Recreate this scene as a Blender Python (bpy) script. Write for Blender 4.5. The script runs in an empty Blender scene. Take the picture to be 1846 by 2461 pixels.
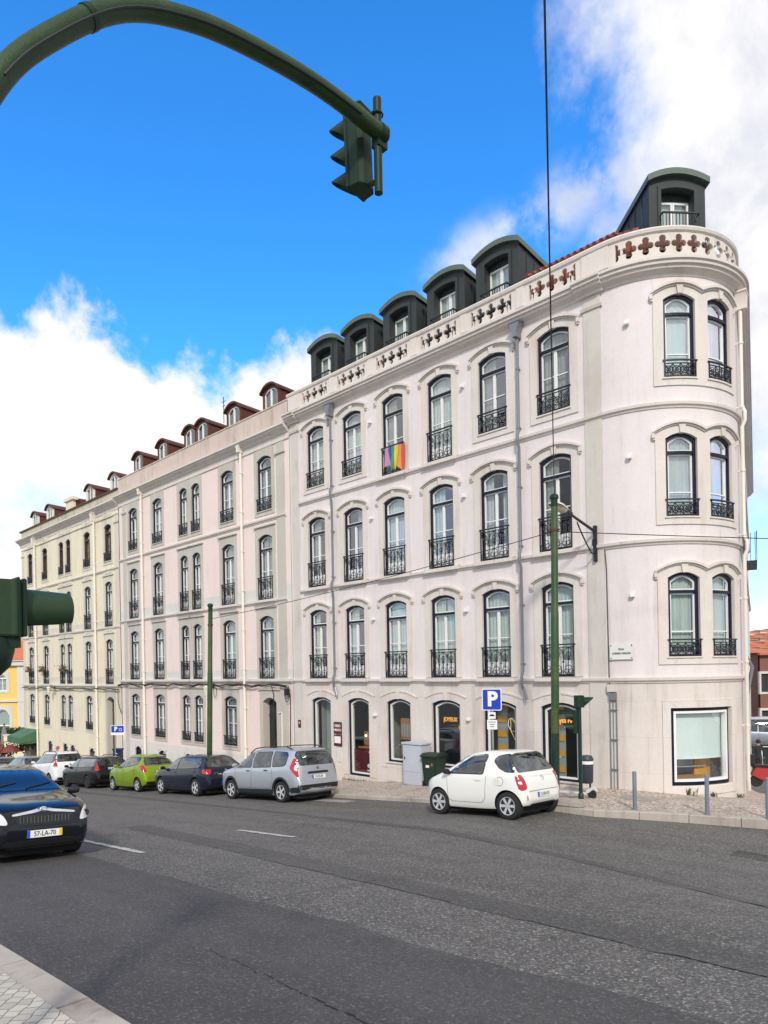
import bpy, bmesh, math, random
from mathutils import Vector, Matrix
from mathutils.geometry import tessellate_polygon
from mathutils.bvhtree import BVHTree
random.seed(7)
R_ = math.radians
SC = bpy.context.scene
COL = SC.collection
# ------------------------------------------------------------------ camera
PHI = R_(45.173); SP, CP = math.sin(PHI), math.cos(PHI)
FWD = Vector((-CP, SP, 0)); RGT = Vector((SP, CP, 0)); UPV = Vector((0, 0, 1))
ROLL = 0.018
cam = bpy.data.cameras.new('camera'); camo = bpy.data.objects.new('camera', cam); COL.objects.link(camo)
cx = RGT * math.cos(ROLL) - UPV * math.sin(ROLL); cy = UPV * math.cos(ROLL) + RGT * math.sin(ROLL); cz = -FWD
camo.matrix_world = Matrix(((cx.x, cy.x, cz.x, 0), (cx.y, cy.y, cz.y, 0), (cx.z, cy.z, cz.z, 0), (0, 0, 0, 1)))
cam.lens = 1650 / 2461 * 36; cam.sensor_width = 36; cam.shift_y = 379.5 / 2461
cam.clip_start = 0.05; cam.clip_end = 5000
SC.camera = camo
# ------------------------------------------------------------------ world
SUN_DIR = Vector((0.62, -0.60, 0.62)).normalized()      # towards the sun
sun_el = math.asin(SUN_DIR.z); sun_az = math.atan2(SUN_DIR.x, SUN_DIR.y)
W = bpy.data.worlds.new('World'); SC.world = W; W.use_nodes = True
nt = W.node_tree; nt.nodes.clear()
def N(t, typ, **kw):
    n = t.nodes.new(typ)
    for k, v in kw.items():
        if isinstance(k, str) and hasattr(n, k): setattr(n, k, v)
    return n
def mth(t, op, a, b=None, c=None, clamp=False):
    n = t.nodes.new('ShaderNodeMath'); n.operation = op; n.use_clamp = clamp
    for i, x in enumerate((a, b, c)):
        if x is None: continue
        if isinstance(x, (int, float)): n.inputs[i].default_value = x
        else: t.links.new(x, n.inputs[i])
    return n.outputs[0]
def maprange(t, v, a, b, c=0.0, d=1.0, smooth=True):
    n = t.nodes.new('ShaderNodeMapRange'); n.interpolation_type = 'SMOOTHSTEP' if smooth else 'LINEAR'
    t.links.new(v, n.inputs[0])
    for i, x in enumerate((a, b, c, d)): n.inputs[i + 1].default_value = x
    return n.outputs[0]
def mixc(t, f, a, b, mode='MIX'):
    n = t.nodes.new('ShaderNodeMix'); n.data_type = 'RGBA'; n.blend_type = mode
    for s, x in ((n.inputs[0], f), (n.inputs[6], a), (n.inputs[7], b)):
        if isinstance(x, (int, float)): s.default_value = x
        elif isinstance(x, (tuple, list)): s.default_value = (*x[:3], 1)
        else: t.links.new(x, s)
    return n.outputs[2]
def noise(t, vec, scale, detail=4, rough=0.55, dist=0.0):
    n = t.nodes.new('ShaderNodeTexNoise'); n.inputs['Scale'].default_value = scale
    n.inputs['Detail'].default_value = detail; n.inputs['Roughness'].default_value = rough; n.inputs['Distortion'].default_value = dist
    if vec is not None: t.links.new(vec, n.inputs['Vector'])
    return n.outputs['Fac']
sky = N(nt, 'ShaderNodeTexSky'); sky.sky_type = 'NISHITA'; sky.sun_disc = False
sky.sun_elevation = sun_el; sky.sun_rotation = sun_az; sky.air_density = 1.0; sky.dust_density = 0.3; sky.ozone_density = 3.0
tc = N(nt, 'ShaderNodeTexCoord'); sep = N(nt, 'ShaderNodeSeparateXYZ'); nt.links.new(tc.outputs['Generated'], sep.inputs[0])
az = mth(nt, 'ARCTAN2', sep.outputs[0], sep.outputs[1])          # azimuth from +Y towards +X
az = mth(nt, 'MULTIPLY', mth(nt, 'ADD', az, math.atan2(CP, SP)), 57.2958)  # degrees right of the street view
el = mth(nt, 'MULTIPLY', mth(nt, 'ARCSINE', sep.outputs[2]), 57.2958)
n1 = noise(nt, tc.outputs['Generated'], 3.2, 9, 0.62, 0.25)
n2 = noise(nt, tc.outputs['Generated'], 9.0, 8, 0.6, 0.1)
wob = mth(nt, 'ADD', mth(nt, 'MULTIPLY', mth(nt, 'SUBTRACT', n1, 0.5), 15.0), mth(nt, 'MULTIPLY', mth(nt, 'SUBTRACT', n2, 0.5), 14.0))
low = maprange(nt, mth(nt, 'SUBTRACT', mth(nt, 'ADD', wob, 25.2), el), -0.6, 2.6)     # cloud bank low over the roofs
tilt = mth(nt, 'MULTIPLY', mth(nt, 'SUBTRACT', el, 38.0), 0.12)
right = maprange(nt, mth(nt, 'SUBTRACT', mth(nt, 'ADD', mth(nt, 'ADD', az, wob), tilt), 17.8), -2.2, 5.0)
wisp = mth(nt, 'MULTIPLY', maprange(nt, mth(nt, 'ABSOLUTE', mth(nt, 'SUBTRACT', mth(nt, 'SUBTRACT', el, 29.8), mth(nt, 'MULTIPLY', mth(nt, 'SUBTRACT', az, 6.0), 0.35))), 3.4, 0.2),
           mth(nt, 'MULTIPLY', maprange(nt, az, 1.0, 7.0), maprange(nt, n2, 0.40, 0.62)))
behind = mth(nt, 'MULTIPLY', maprange(nt, n1, 0.38, 0.52), maprange(nt, mth(nt, 'ABSOLUTE', az), 45.0, 60.0))
mask = mth(nt, 'MAXIMUM', mth(nt, 'MAXIMUM', low, right), mth(nt, 'MAXIMUM', mth(nt, 'MULTIPLY', wisp, 0.75), behind))
gap = mth(nt, 'MULTIPLY', maprange(nt, el, 22.0, 5.0), maprange(nt, noise(nt, tc.outputs['Generated'], 6.0, 6, 0.6), 0.46, 0.62))
mask = mth(nt, 'MULTIPLY', mask, mth(nt, 'SUBTRACT', 1.0, mth(nt, 'MULTIPLY', gap, 0.55)))
shade = mth(nt, 'ADD', mth(nt, 'ADD', mth(nt, 'MULTIPLY', noise(nt, tc.outputs['Generated'], 5.0, 9, 0.62, .3), 0.75), mth(nt, 'MULTIPLY', mth(nt, 'SUBTRACT', n2, .5), .35)), mth(nt, 'MULTIPLY', maprange(nt, az, 14.0, 34.0), 0.10))
CLOUD_HI = (8.9, 8.8, 8.8); CLOUD_LO = (6.1, 6.3, 7.1)
cloud = mixc(nt, maprange(nt, shade, 0.33, 0.56), CLOUD_HI, CLOUD_LO)
hs = N(nt, 'ShaderNodeHueSaturation'); hs.inputs['Saturation'].default_value = 1.26; hs.inputs['Value'].default_value = 1.9
nt.links.new(sky.outputs[0], hs.inputs['Color'])
skyc = mixc(nt, 1.0, hs.outputs[0], (0.66, 1.24, 1.52), 'MULTIPLY')
fin = mixc(nt, mask, skyc, cloud)
bg = N(nt, 'ShaderNodeBackground'); bg.inputs[1].default_value = 0.12; nt.links.new(fin, bg.inputs[0])
wo = N(nt, 'ShaderNodeOutputWorld'); nt.links.new(bg.outputs[0], wo.inputs[0])
# ------------------------------------------------------------------ sun
sl = bpy.data.lights.new('sun', 'SUN'); sl.energy = 2.9; sl.angle = R_(6); sl.color = (1.0, 0.94, 0.84)
so = bpy.data.objects.new('sun', sl); COL.objects.link(so); so.rotation_euler = (-SUN_DIR).to_track_quat('-Z', 'Y').to_euler()
vs = SC.view_settings; vs.view_transform = 'Standard'; vs.look = 'None'; vs.exposure = 0.0; vs.gamma = 1.0
vs.use_curve_mapping = False
# ------------------------------------------------------------------ materials
MATS = {}
def mat(name, col, rough=0.6, metal=0.0, var=0.0, vscale=2.0, col2=None, stretch=None, bump=0.0, bscale=30.0, coat=0.0, spec=None, emit=None, estr=0.0):
    if name in MATS: return MATS[name]
    m = bpy.data.materials.new(name); m.use_nodes = True; t = m.node_tree; b = t.nodes['Principled BSDF']
    b.inputs['Roughness'].default_value = rough; b.inputs['Metallic'].default_value = metal
    b.inputs['Coat Weight'].default_value = coat; b.inputs['Coat Roughness'].default_value = 0.03; b.inputs['Coat IOR'].default_value = 1.42
    if spec is not None: b.inputs['Specular IOR Level'].default_value = spec
    b.inputs['Base Color'].default_value = (*col, 1)
    if var > 0 or bump > 0:
        c = N(t, 'ShaderNodeTexCoord'); mp = N(t, 'ShaderNodeMapping'); g = N(t, 'ShaderNodeNewGeometry')
        t.links.new(g.outputs['Position'] if stretch != 'object' else c.outputs['Object'], mp.inputs[0])
        if isinstance(stretch, tuple): mp.inputs['Scale'].default_value = stretch
    if var > 0:
        c2 = col2 or tuple(x * 0.6 for x in col)
        f1 = noise(t, mp.outputs[0], vscale, 6, 0.6); f2 = noise(t, mp.outputs[0], vscale * 7, 4, 0.6)
        f = mth(t, 'ADD', mth(t, 'MULTIPLY', f1, 0.7), mth(t, 'MULTIPLY', f2, 0.3))
        f = mth(t, 'MULTIPLY', maprange(t, f, 0.38, 0.68), var)
        t.links.new(mixc(t, f, col, c2), b.inputs['Base Color'])
    if bump > 0:
        bn = N(t, 'ShaderNodeBump'); bn.inputs['Strength'].default_value = bump; bn.inputs['Distance'].default_value = 0.02
        t.links.new(noise(t, mp.outputs[0], bscale, 5, 0.6), bn.inputs['Height']); t.links.new(bn.outputs[0], b.inputs['Normal'])
    if emit: b.inputs['Emission Color'].default_value = (*emit, 1); b.inputs['Emission Strength'].default_value = estr
    MATS[name] = m
    return m
def glassmat(name, tint, f0, cap=.4, rough=0.0):
    m = bpy.data.materials.new(name); m.use_nodes = True; t = m.node_tree; t.nodes.clear()
    tr = N(t, 'ShaderNodeBsdfTransparent'); tr.inputs[0].default_value = (*tint, 1)
    gl = N(t, 'ShaderNodeBsdfGlossy'); gl.inputs['Roughness'].default_value = rough; gl.inputs[0].default_value = (.95, .97, 1, 1)
    fr = N(t, 'ShaderNodeFresnel'); fr.inputs[0].default_value = 1.5
    bn = N(t, 'ShaderNodeBump'); bn.inputs['Strength'].default_value = 0.05; bn.inputs['Distance'].default_value = 0.02
    g = N(t, 'ShaderNodeNewGeometry'); t.links.new(noise(t, g.outputs['Position'], 1.7, 2), bn.inputs['Height']); t.links.new(bn.outputs[0], gl.inputs['Normal'])
    mx = N(t, 'ShaderNodeMixShader'); t.links.new(mth(t, 'MINIMUM', mth(t, 'ADD', fr.outputs[0], f0), cap), mx.inputs[0])
    t.links.new(tr.outputs[0], mx.inputs[1]); t.links.new(gl.outputs[0], mx.inputs[2])
    o = N(t, 'ShaderNodeOutputMaterial'); t.links.new(mx.outputs[0], o.inputs[0]); MATS[name] = m
    return m
def wallmat(name, col, dirt, amount=0.5):
    m = bpy.data.materials.new(name); m.use_nodes = True; t = m.node_tree; b = t.nodes['Principled BSDF']
    g = N(t, 'ShaderNodeNewGeometry'); mp = N(t, 'ShaderNodeMapping'); t.links.new(g.outputs['Position'], mp.inputs[0]); mp.inputs['Scale'].default_value = (1.6, 1.6, 0.22)
    big = noise(t, g.outputs['Position'], 0.5, 5, 0.6); st = noise(t, mp.outputs[0], 1.6, 7, 0.65); fine = noise(t, g.outputs['Position'], 14, 4)
    f = mth(t, 'ADD', mth(t, 'MULTIPLY', maprange(t, st, 0.48, 0.78), 0.75), mth(t, 'MULTIPLY', maprange(t, big, 0.5, 0.75), 0.4))
    c = mixc(t, mth(t, 'MULTIPLY', f, amount, clamp=True), col, dirt)
    mp3 = N(t, 'ShaderNodeMapping'); t.links.new(g.outputs['Position'], mp3.inputs[0]); mp3.inputs['Scale'].default_value = (5.5, 5.5, .30)
    st3 = noise(t, mp3.outputs[0], 1.3, 5, 0.6); c = mixc(t, mth(t, 'MULTIPLY', mth(t, 'MULTIPLY', maprange(t, st3, 0.56, 0.74), maprange(t, big, .42, .6)), min(.55, amount), clamp=True), c, tuple(x * .82 for x in dirt))
    pt = noise(t, g.outputs['Position'], 1.1, 3, .5); c = mixc(t, mth(t, 'MULTIPLY', maprange(t, pt, .60, .61, 0, 1, False), .07), c, (.9, .88, .86))
    c = mixc(t, mth(t, 'MULTIPLY', maprange(t, fine, 0.4, 0.7), 0.10), c, tuple(x * .8 for x in dirt))
    t.links.new(c, b.inputs['Base Color']); b.inputs['Roughness'].default_value = 0.85
    bn = N(t, 'ShaderNodeBump'); bn.inputs['Strength'].default_value = 0.25; bn.inputs['Distance'].default_value = 0.01
    t.links.new(noise(t, g.outputs['Position'], 25, 6, 0.65), bn.inputs['Height']); t.links.new(bn.outputs[0], b.inputs['Normal'])
    MATS[name] = m
    return m
def blockmat(name, col, c2, mortar, bw, bh, amt=0.8):
    m = wallmat(name, col, c2, 0.9); t = m.node_tree; b = t.nodes['Principled BSDF']
    g = N(t, 'ShaderNodeNewGeometry'); sp = N(t, 'ShaderNodeSeparateXYZ'); t.links.new(g.outputs['Position'], sp.inputs[0])
    cm = N(t, 'ShaderNodeCombineXYZ'); t.links.new(mth(t, 'SUBTRACT', sp.outputs[0], sp.outputs[1]), cm.inputs[0]); t.links.new(sp.outputs[2], cm.inputs[1])
    br = N(t, 'ShaderNodeTexBrick'); t.links.new(cm.outputs[0], br.inputs[0]); br.inputs['Scale'].default_value = 1.0
    br.inputs['Brick Width'].default_value = bw; br.inputs['Row Height'].default_value = bh; br.inputs['Mortar Size'].default_value = 0.008
    br.inputs['Color1'].default_value = (1, 1, 1, 1); br.inputs['Color2'].default_value = (.88, .87, .85, 1); br.inputs['Mortar'].default_value = (*mortar, 1)
    src = b.inputs['Base Color'].links[0].from_socket
    t.links.new(mixc(t, amt, src, br.outputs[0], 'MULTIPLY'), b.inputs['Base Color'])
    return m
wallmat('white_plaster', (.735, .665, .655), (.54, .47, .43), .6)
wallmat('pink_plaster', (.80, .665, .615), (.62, .50, .46), .5)
wallmat('cream_plaster', (.78, .705, .53), (.56, .46, .34), .7)
wallmat('yellow_plaster', (.82, .57, .16), (.7, .45, .12), .2)
blockmat('pale_stone', (.69, .63, .585), (.48, .40, .34), (.72, .69, .66), 1.5, .95, .45)
wallmat('trim_stone', (.685, .625, .575), (.48, .41, .34), .8); wallmat('pilaster_stone', (.62, .57, .52), (.44, .38, .32), 1.0)
wallmat('grey_stone', (.53, .49, .43), (.37, .33, .28), .8)
wallmat('cream_stone', (.66, .61, .50), (.50, .43, .33), .8); wallmat('band_stone', (.66, .64, .60), (.50, .47, .43), .7)
wallmat('molding_paint', (.68, .615, .565), (.48, .43, .38), .7)
wallmat('stained_parapet', (.62, .50, .44), (.38, .30, .24), 1.0)
wallmat('lichen_parapet', (.52, .49, .36), (.22, .21, .15), 1.2)
def tilemat():
    m = bpy.data.materials.new('clay_tile'); m.use_nodes = True; t = m.node_tree; b = t.nodes['Principled BSDF']
    g = N(t, 'ShaderNodeNewGeometry'); n_ = noise(t, g.outputs['Position'], 3, 6, .65)
    t.links.new(mixc(t, maprange(t, n_, .35, .65), (.30, .085, .05), (.13, .045, .035)), b.inputs['Base Color'])
    wv = N(t, 'ShaderNodeTexWave'); wv.inputs['Scale'].default_value = 1.6; wv.bands_direction = 'X'; t.links.new(g.outputs['Position'], wv.inputs[0])
    bn = N(t, 'ShaderNodeBump'); bn.inputs['Strength'].default_value = .9; bn.inputs['Distance'].default_value = .06
    t.links.new(wv.outputs['Fac'], bn.inputs['Height']); t.links.new(bn.outputs[0], b.inputs['Normal']); b.inputs['Roughness'].default_value = .8
    MATS['clay_tile'] = m
tilemat()
mat('navy_paint', (.006, .009, .026), .4, spec=.3); mat('white_paint', (.82, .82, .80), .4, var=.15, vscale=3); mat('iron_black', (.012, .014, .022), .5)
mat('brown_paint', (.075, .033, .024), .5); mat('curtain', (.66, .72, .68), .9, var=.6, vscale=1.5, col2=(.40, .47, .44), stretch=(9, 9, .3))
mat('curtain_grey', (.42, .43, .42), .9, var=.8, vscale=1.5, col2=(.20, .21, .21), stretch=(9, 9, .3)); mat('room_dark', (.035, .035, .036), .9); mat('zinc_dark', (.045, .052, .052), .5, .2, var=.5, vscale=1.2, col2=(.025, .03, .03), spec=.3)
mat('zinc_light', (.115, .15, .125), .4, .3, var=.4, vscale=2); mat('rust_tile', (.16, .06, .04), .8, var=.7, vscale=4, col2=(.06, .035, .03)); mat('rust_brown', (.11, .035, .022), .7, var=.6, vscale=1.5, col2=(.05, .02, .015))
mat('grey_pipe', (.22, .23, .25), .4, .4); mat('cream_pipe', (.76, .72, .64), .5); mat('pole_dark', (.008, .028, .022), .4)
mat('plastic_white', (.8, .8, .78), .5); mat('black_rubber', (.012, .012, .013), .7); mat('cable', (.015, .015, .017), .6)
glassmat('window_glass', (.74, .78, .77), -.01, .22); glassmat('shop_glass', (.84, .87, .86), .0, .16); glassmat('mirror_glass', (.8, .84, .83), .25, .8)
mat('blind_cloth', (.80, .90, .89), .9, var=.2, vscale=1, emit=(.70, .84, .84), estr=0.0); mat('shop_wall', (.27, .29, .25), .8, var=.3, vscale=.8)
mat('shop_yellow', (.75, .36, .02), .7); mat('shop_wood', (.45, .22, .08), .6, var=.5, vscale=2); mat('burgundy', (.11, .012, .02), .4); mat('shop_grey', (.35, .38, .38), .6)
mat('neon_orange', (.9, .4, .05), .5, emit=(1.0, .42, .06), estr=.8); mat('neon_warm', (.8, .6, .3), .5, emit=(1.0, .70, .35), estr=.4)
mat('white_light', (1, 1, 1), .5, emit=(1, .95, .85), estr=3.0)
# green weathered tram-pole paint
def polemat():
    m = bpy.data.materials.new('pole_green'); m.use_nodes = True; t = m.node_tree; b = t.nodes['Principled BSDF']
    g = N(t, 'ShaderNodeNewGeometry'); n_ = noise(t, g.outputs['Position'], 1.4, 6, .7)
    c = mixc(t, maprange(t, n_, .42, .62), (.020, .062, .018), (.062, .085, .024)); n3 = noise(t, g.outputs['Position'], 2.6, 7, .7)
    c = mixc(t, maprange(t, n3, .60, .70), c, (.22, .075, .02)); t.links.new(c, b.inputs['Base Color']); b.inputs['Roughness'].default_value = .5
    MATS['pole_green'] = m
polemat()
mat('signal_green', (.008, .026, .014), .5, var=.5, vscale=5, col2=(.016, .040, .018), bump=.1, bscale=60, spec=.25)
mat('arm_green', (.022, .054, .014), .45, var=.8, vscale=3, col2=(.010, .026, .008), bump=.3, bscale=70, spec=.3)
# ------------------------------------------------------------------ mesh helpers
class MB:
    def __init__(s): s.v = []; s.f = []; s.m = []
    def add(s, vs, fs, mi=0):
        o = len(s.v); s.v += [tuple(v) for v in vs]; s.f += [tuple(i + o for i in f) for f in fs]; s.m += [mi] * len(fs); return s
    def box(s, x0, x1, y0, y1, z0, z1, mi=0, nx=1):
        xs = [x0 + (x1 - x0) * i / nx for i in range(nx + 1)]; vs = []; fs = []
        for x in xs: vs += [(x, y0, z0), (x, y1, z0), (x, y1, z1), (x, y0, z1)]
        for i in range(nx):
            a = 4 * i
            for k in range(4): fs.append((a + k, a + (k + 1) % 4, a + 4 + (k + 1) % 4, a + 4 + k))
        fs.append((3, 2, 1, 0)); e = 4 * nx; fs.append((e, e + 1, e + 2, e + 3))
        return s.add(vs, fs, mi)
    def tube(s, pts, r, n=6, mi=0, closed=False, cap=True):
        pts = [Vector(p) for p in pts]; k = len(pts); rs = r if isinstance(r, (list, tuple)) else [r] * k; vs = []; fs = []; up = None
        for i, p in enumerate(pts):
            if closed: d = pts[(i + 1) % k] - pts[i - 1]
            else: d = pts[min(i + 1, k - 1)] - pts[max(i - 1, 0)]
            d.normalize()
            if up is None: up = Vector((0, 0, 1)) if abs(d.z) < .9 else Vector((0, 1, 0))
            a = d.cross(up)
            if a.length < 1e-4: a = d.cross(Vector((1, 0, 0)))
            a.normalize(); b = a.cross(d).normalized(); up = b
            for j in range(n):
                t = 2 * math.pi * j / n; vs.append(p + (a * math.cos(t) + b * math.sin(t)) * rs[i])
        for i in range(k if closed else k - 1):
            for j in range(n):
                a0 = i * n; b0 = ((i + 1) % k) * n; fs.append((a0 + j, a0 + (j + 1) % n, b0 + (j + 1) % n, b0 + j))
        if not closed and cap: fs.append(tuple(range(n - 1, -1, -1))); fs.append(tuple((k - 1) * n + j for j in range(n)))
        return s.add(vs, fs, mi)
    def lathe(s, prof, c=(0, 0, 0), axis='z', n=16, mi=0):
        vs = []; fs = []
        for r, h in prof:
            for j in range(n):
                t = 2 * math.pi * j / n; a, b = r * math.cos(t), r * math.sin(t)
                p = {'z': (a, b, h), 'y': (a, h, b), 'x': (h, a, b)}[axis]; vs.append((p[0] + c[0], p[1] + c[1], p[2] + c[2]))
        for i in range(len(prof) - 1):
            for j in range(n): fs.append((i * n + j, i * n + (j + 1) % n, (i + 1) * n + (j + 1) % n, (i + 1) * n + j))
        if prof[0][0] > 1e-5: fs.append(tuple(range(n - 1, -1, -1)))
        if prof[-1][0] > 1e-5: fs.append(tuple((len(prof) - 1) * n + j for j in range(n)))
        return s.add(vs, fs, mi)
    def ring(s, inner, outer, y0, y1, mi=0, closed=False, yo=None):
        n = len(inner); vs = []; fs = []
        for (a, b), (c, d) in zip(inner, outer): vs += [(a, y0, b), (c, y0, d), (a, y1, b), (c, y1 if yo is None else yo, d)]
        for i in range(n if closed else n - 1):
            a = 4 * i; b = 4 * ((i + 1) % n); fs += [(a, a + 1, b + 1, b), (a, b, b + 2, a + 2), (a + 1, a + 3, b + 3, b + 1)]
        if not closed: fs += [(0, 2, 3, 1), (4 * n - 4, 4 * n - 3, 4 * n - 1, 4 * n - 2)]
        return s.add(vs, fs, mi)
    def prism(s, poly, h0, h1, axis='y', mi=0):
        n = len(poly); f = {'y': lambda p, h: (p[0], h, p[1]), 'x': lambda p, h: (h, p[0], p[1]), 'z': lambda p, h: (p[0], p[1], h)}[axis]
        vs = [f(p, h0) for p in poly] + [f(p, h1) for p in poly]
        fs = [tuple(range(n)), tuple(range(2 * n - 1, n - 1, -1))] + [(i, (i + 1) % n, n + (i + 1) % n, n + i) for i in range(n)]
        return s.add(vs, fs, mi)
    def merge(s, o, off=(0, 0, 0), fn=None):
        return s.add([(fn(v) if fn else (v[0] + off[0], v[1] + off[1], v[2] + off[2])) for v in o.v], [f for f in o.f]) if False else s._mg(o, off, fn)
    def _mg(s, o, off, fn):
        b = len(s.v)
        for v in o.v: s.v.append(tuple(fn(v)) if fn else (v[0] + off[0], v[1] + off[1], v[2] + off[2]))
        s.f += [tuple(i + b for i in f) for f in o.f]; s.m += o.m; return s
    def mapped(s, fn): r = MB(); r.v = [tuple(fn(*v)) for v in s.v]; r.f = s.f; r.m = s.m; return r
    def mesh(s, name, mats, smooth=False, bevel=0):
        me = bpy.data.meshes.new(name); me.from_pydata(s.v, [], s.f); ms = mats if isinstance(mats, (list, tuple)) else [mats]
        for m in ms: me.materials.append(MATS[m] if isinstance(m, str) else m)
        me.polygons.foreach_set('material_index', s.m)
        bm = bmesh.new(); bm.from_mesh(me); bmesh.ops.recalc_face_normals(bm, faces=bm.faces)
        if bevel: bmesh.ops.bevel(bm, geom=[e for e in bm.edges if e.is_manifold and e.calc_face_angle(0) > .6], offset=bevel, segments=2, affect='EDGES', clamp_overlap=True)
        bm.to_mesh(me); bm.free()
        if smooth:
            me.polygons.foreach_set('use_smooth', [True] * len(me.polygons))
            if smooth != 'all': me.set_sharp_from_angle(angle=R_(smooth if isinstance(smooth, (int, float)) and smooth is not True else 40))
        return me
    def build(s, name, mats, parent=None, smooth=False, bevel=0, loc=(0, 0, 0), label=None):
        return link(name, s.mesh(name, mats, smooth, bevel), parent, loc, label)
def link(name, me, parent=None, loc=(0, 0, 0), label=None, world=True):
    o = bpy.data.objects.new(name, me); COL.objects.link(o); loc = Vector(loc)
    if parent is not None:
        o.parent = parent
        if world and 'wx' in parent.keys(): loc = loc - Vector(parent['wx'])
    o.location = loc
    if label: o['label'] = label
    return o
ROOTS = []
def thing(name, label, cat, loc=(0, 0, 0), rz=0.0, group=None, world=False):
    o = bpy.data.objects.new(name, None); o.empty_display_size = .2; COL.objects.link(o); o.location = loc; o.rotation_euler = (0, 0, rz)
    o['label'] = label; o['category'] = cat
    if group: o['group'] = group
    if world: o['wx'] = tuple(loc); ROOTS.append(o)
    return o
def tag(o, label=None, cat=None, group=None, kind=None):
    for k, v in (('label', label), ('category', cat), ('group', group), ('kind', kind)):
        if v: o[k] = v
    return o
def textmesh(name, s, size, M, matname, parent, ext=.003, bold=0.0, align='CENTER', sx=1.0):
    cu = bpy.data.curves.new('t', 'FONT'); cu.body = s; cu.size = size; cu.extrude = ext; cu.align_x = align; cu.align_y = 'CENTER'; cu.offset = bold; cu.resolution_u = 3
    to = bpy.data.objects.new('t', cu); COL.objects.link(to); dg = bpy.context.evaluated_depsgraph_get(); dg.update()
    me = bpy.data.meshes.new_from_object(to.evaluated_get(dg)); bpy.data.objects.remove(to); bpy.data.curves.remove(cu)
    me.transform(M @ Matrix.Diagonal((sx, 1, 1, 1))); me.materials.clear(); me.materials.append(MATS[matname])
    o = bpy.data.objects.new(name, me); COL.objects.link(o); o.parent = parent
    if parent is not None and 'wx' in parent.keys(): o.location = -Vector(parent['wx'])
    return o
def frame(org, xdir, up=(0, 0, 1)):
    x = Vector(xdir).normalized(); z = Vector(up); n = x.cross(z).normalized()   # text plane: x right, y up, z out (n)
    return Matrix(((x.x, z.x, n.x, org[0]), (x.y, z.y, n.y, org[1]), (x.z, z.z, n.z, org[2]), (0, 0, 0, 1)))
# ------------------------------------------------------------------ ground
D = 17.46
def sst(t): t = max(0, min(1, t)); return t * t * (3 - 2 * t)
def G(X, Y):
    h = .074 * Y if Y < 12.7 else .94 + .04 * (min(Y, 17.5) - 12.7)
    z = -1.72 + .08 * X - h
    if X > -9: z -= .08 * (X + 9) * sst((Y - 5) / 8)
    if Y > 17.5: z -= (.10 if X > -30 else .02) * (Y - 17.5) * (1 if X > -30 else .5)
    if X < -60: z += .03 * (-60 - X)
    return z
def KY(X):     # kerb line of the far pavement
    return 14.45 if X < -8.4 else 14.45 + .38 * (X + 8.4) * sst((X + 8.4) / 2)
def GS(X, Y=15):
    z = -2.614 + .08 * X
    if X > -8.6: z = -3.302 - .13 * max(0, Y - D) * sst((X + 8.6) / 1.5)
    if Y > D + .3 and X > -30: z -= .0
    return z
def sheet(name, xs, ys, fz, m, label=None, kind='structure', dz=0.0):
    b = MB(); vs = [(x, y, fz(x, y) + dz) for x in xs for y in ys]; ny = len(ys)
    b.add(vs, [(i * ny + j, (i + 1) * ny + j, (i + 1) * ny + j + 1, i * ny + j + 1) for i in range(len(xs) - 1) for j in range(ny - 1)])
    o = b.build(name, m, smooth='all'); tag(o, kind=kind); return o
def frange(a, b, st):
    n = max(1, int(round((b - a) / st))); return [a + (b - a) * i / n for i in range(n + 1)]
def asphalt(name, c1, c2, agg, grain=1.0):
    m = bpy.data.materials.new(name); m.use_nodes = True; t = m.node_tree; b = t.nodes['Principled BSDF']
    g = N(t, 'ShaderNodeNewGeometry'); mp = N(t, 'ShaderNodeMapping'); t.links.new(g.outputs['Position'], mp.inputs[0]); mp.inputs['Scale'].default_value = (.16, 1.1, 1)
    big = noise(t, mp.outputs[0], .9, 6, .62, .4); mid = noise(t, g.outputs['Position'], 2.2, 5, .6)
    c = mixc(t, maprange(t, mth(t, 'ADD', mth(t, 'MULTIPLY', big, .65), mth(t, 'MULTIPLY', mid, .35)), .38, .62), c1, c2)
    sc_ = 42
    n3 = noise(t, g.outputs['Position'], sc_, 4, .75); n4 = noise(t, g.outputs['Position'], 23, 3, .7)
    gr = mth(t, 'ADD', mth(t, 'MULTIPLY', n3, .7), mth(t, 'MULTIPLY', n4, .3))
    c = mixc(t, mth(t, 'MULTIPLY', maprange(t, gr, .53, .62), .8 * grain, clamp=True), c, agg); c = mixc(t, mth(t, 'MULTIPLY', maprange(t, gr, .47, .38), .8 * grain, clamp=True), c, (.022, .022, .024))
    t.links.new(c, b.inputs['Base Color']); b.inputs['Roughness'].default_value = .82
    bn = N(t, 'ShaderNodeBump'); bn.inputs['Strength'].default_value = .5 * grain; bn.inputs['Distance'].default_value = .012; t.links.new(n3, bn.inputs['Height']); t.links.new(bn.outputs[0], b.inputs['Normal'])
    MATS[name] = m
asphalt('asphalt_old', (.078, .072, .066), (.116, .108, .099), (.42, .40, .37), 1.2); asphalt('asphalt_new', (.053, .049, .048), (.073, .069, .066), (.22, .21, .21), .75)
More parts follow.
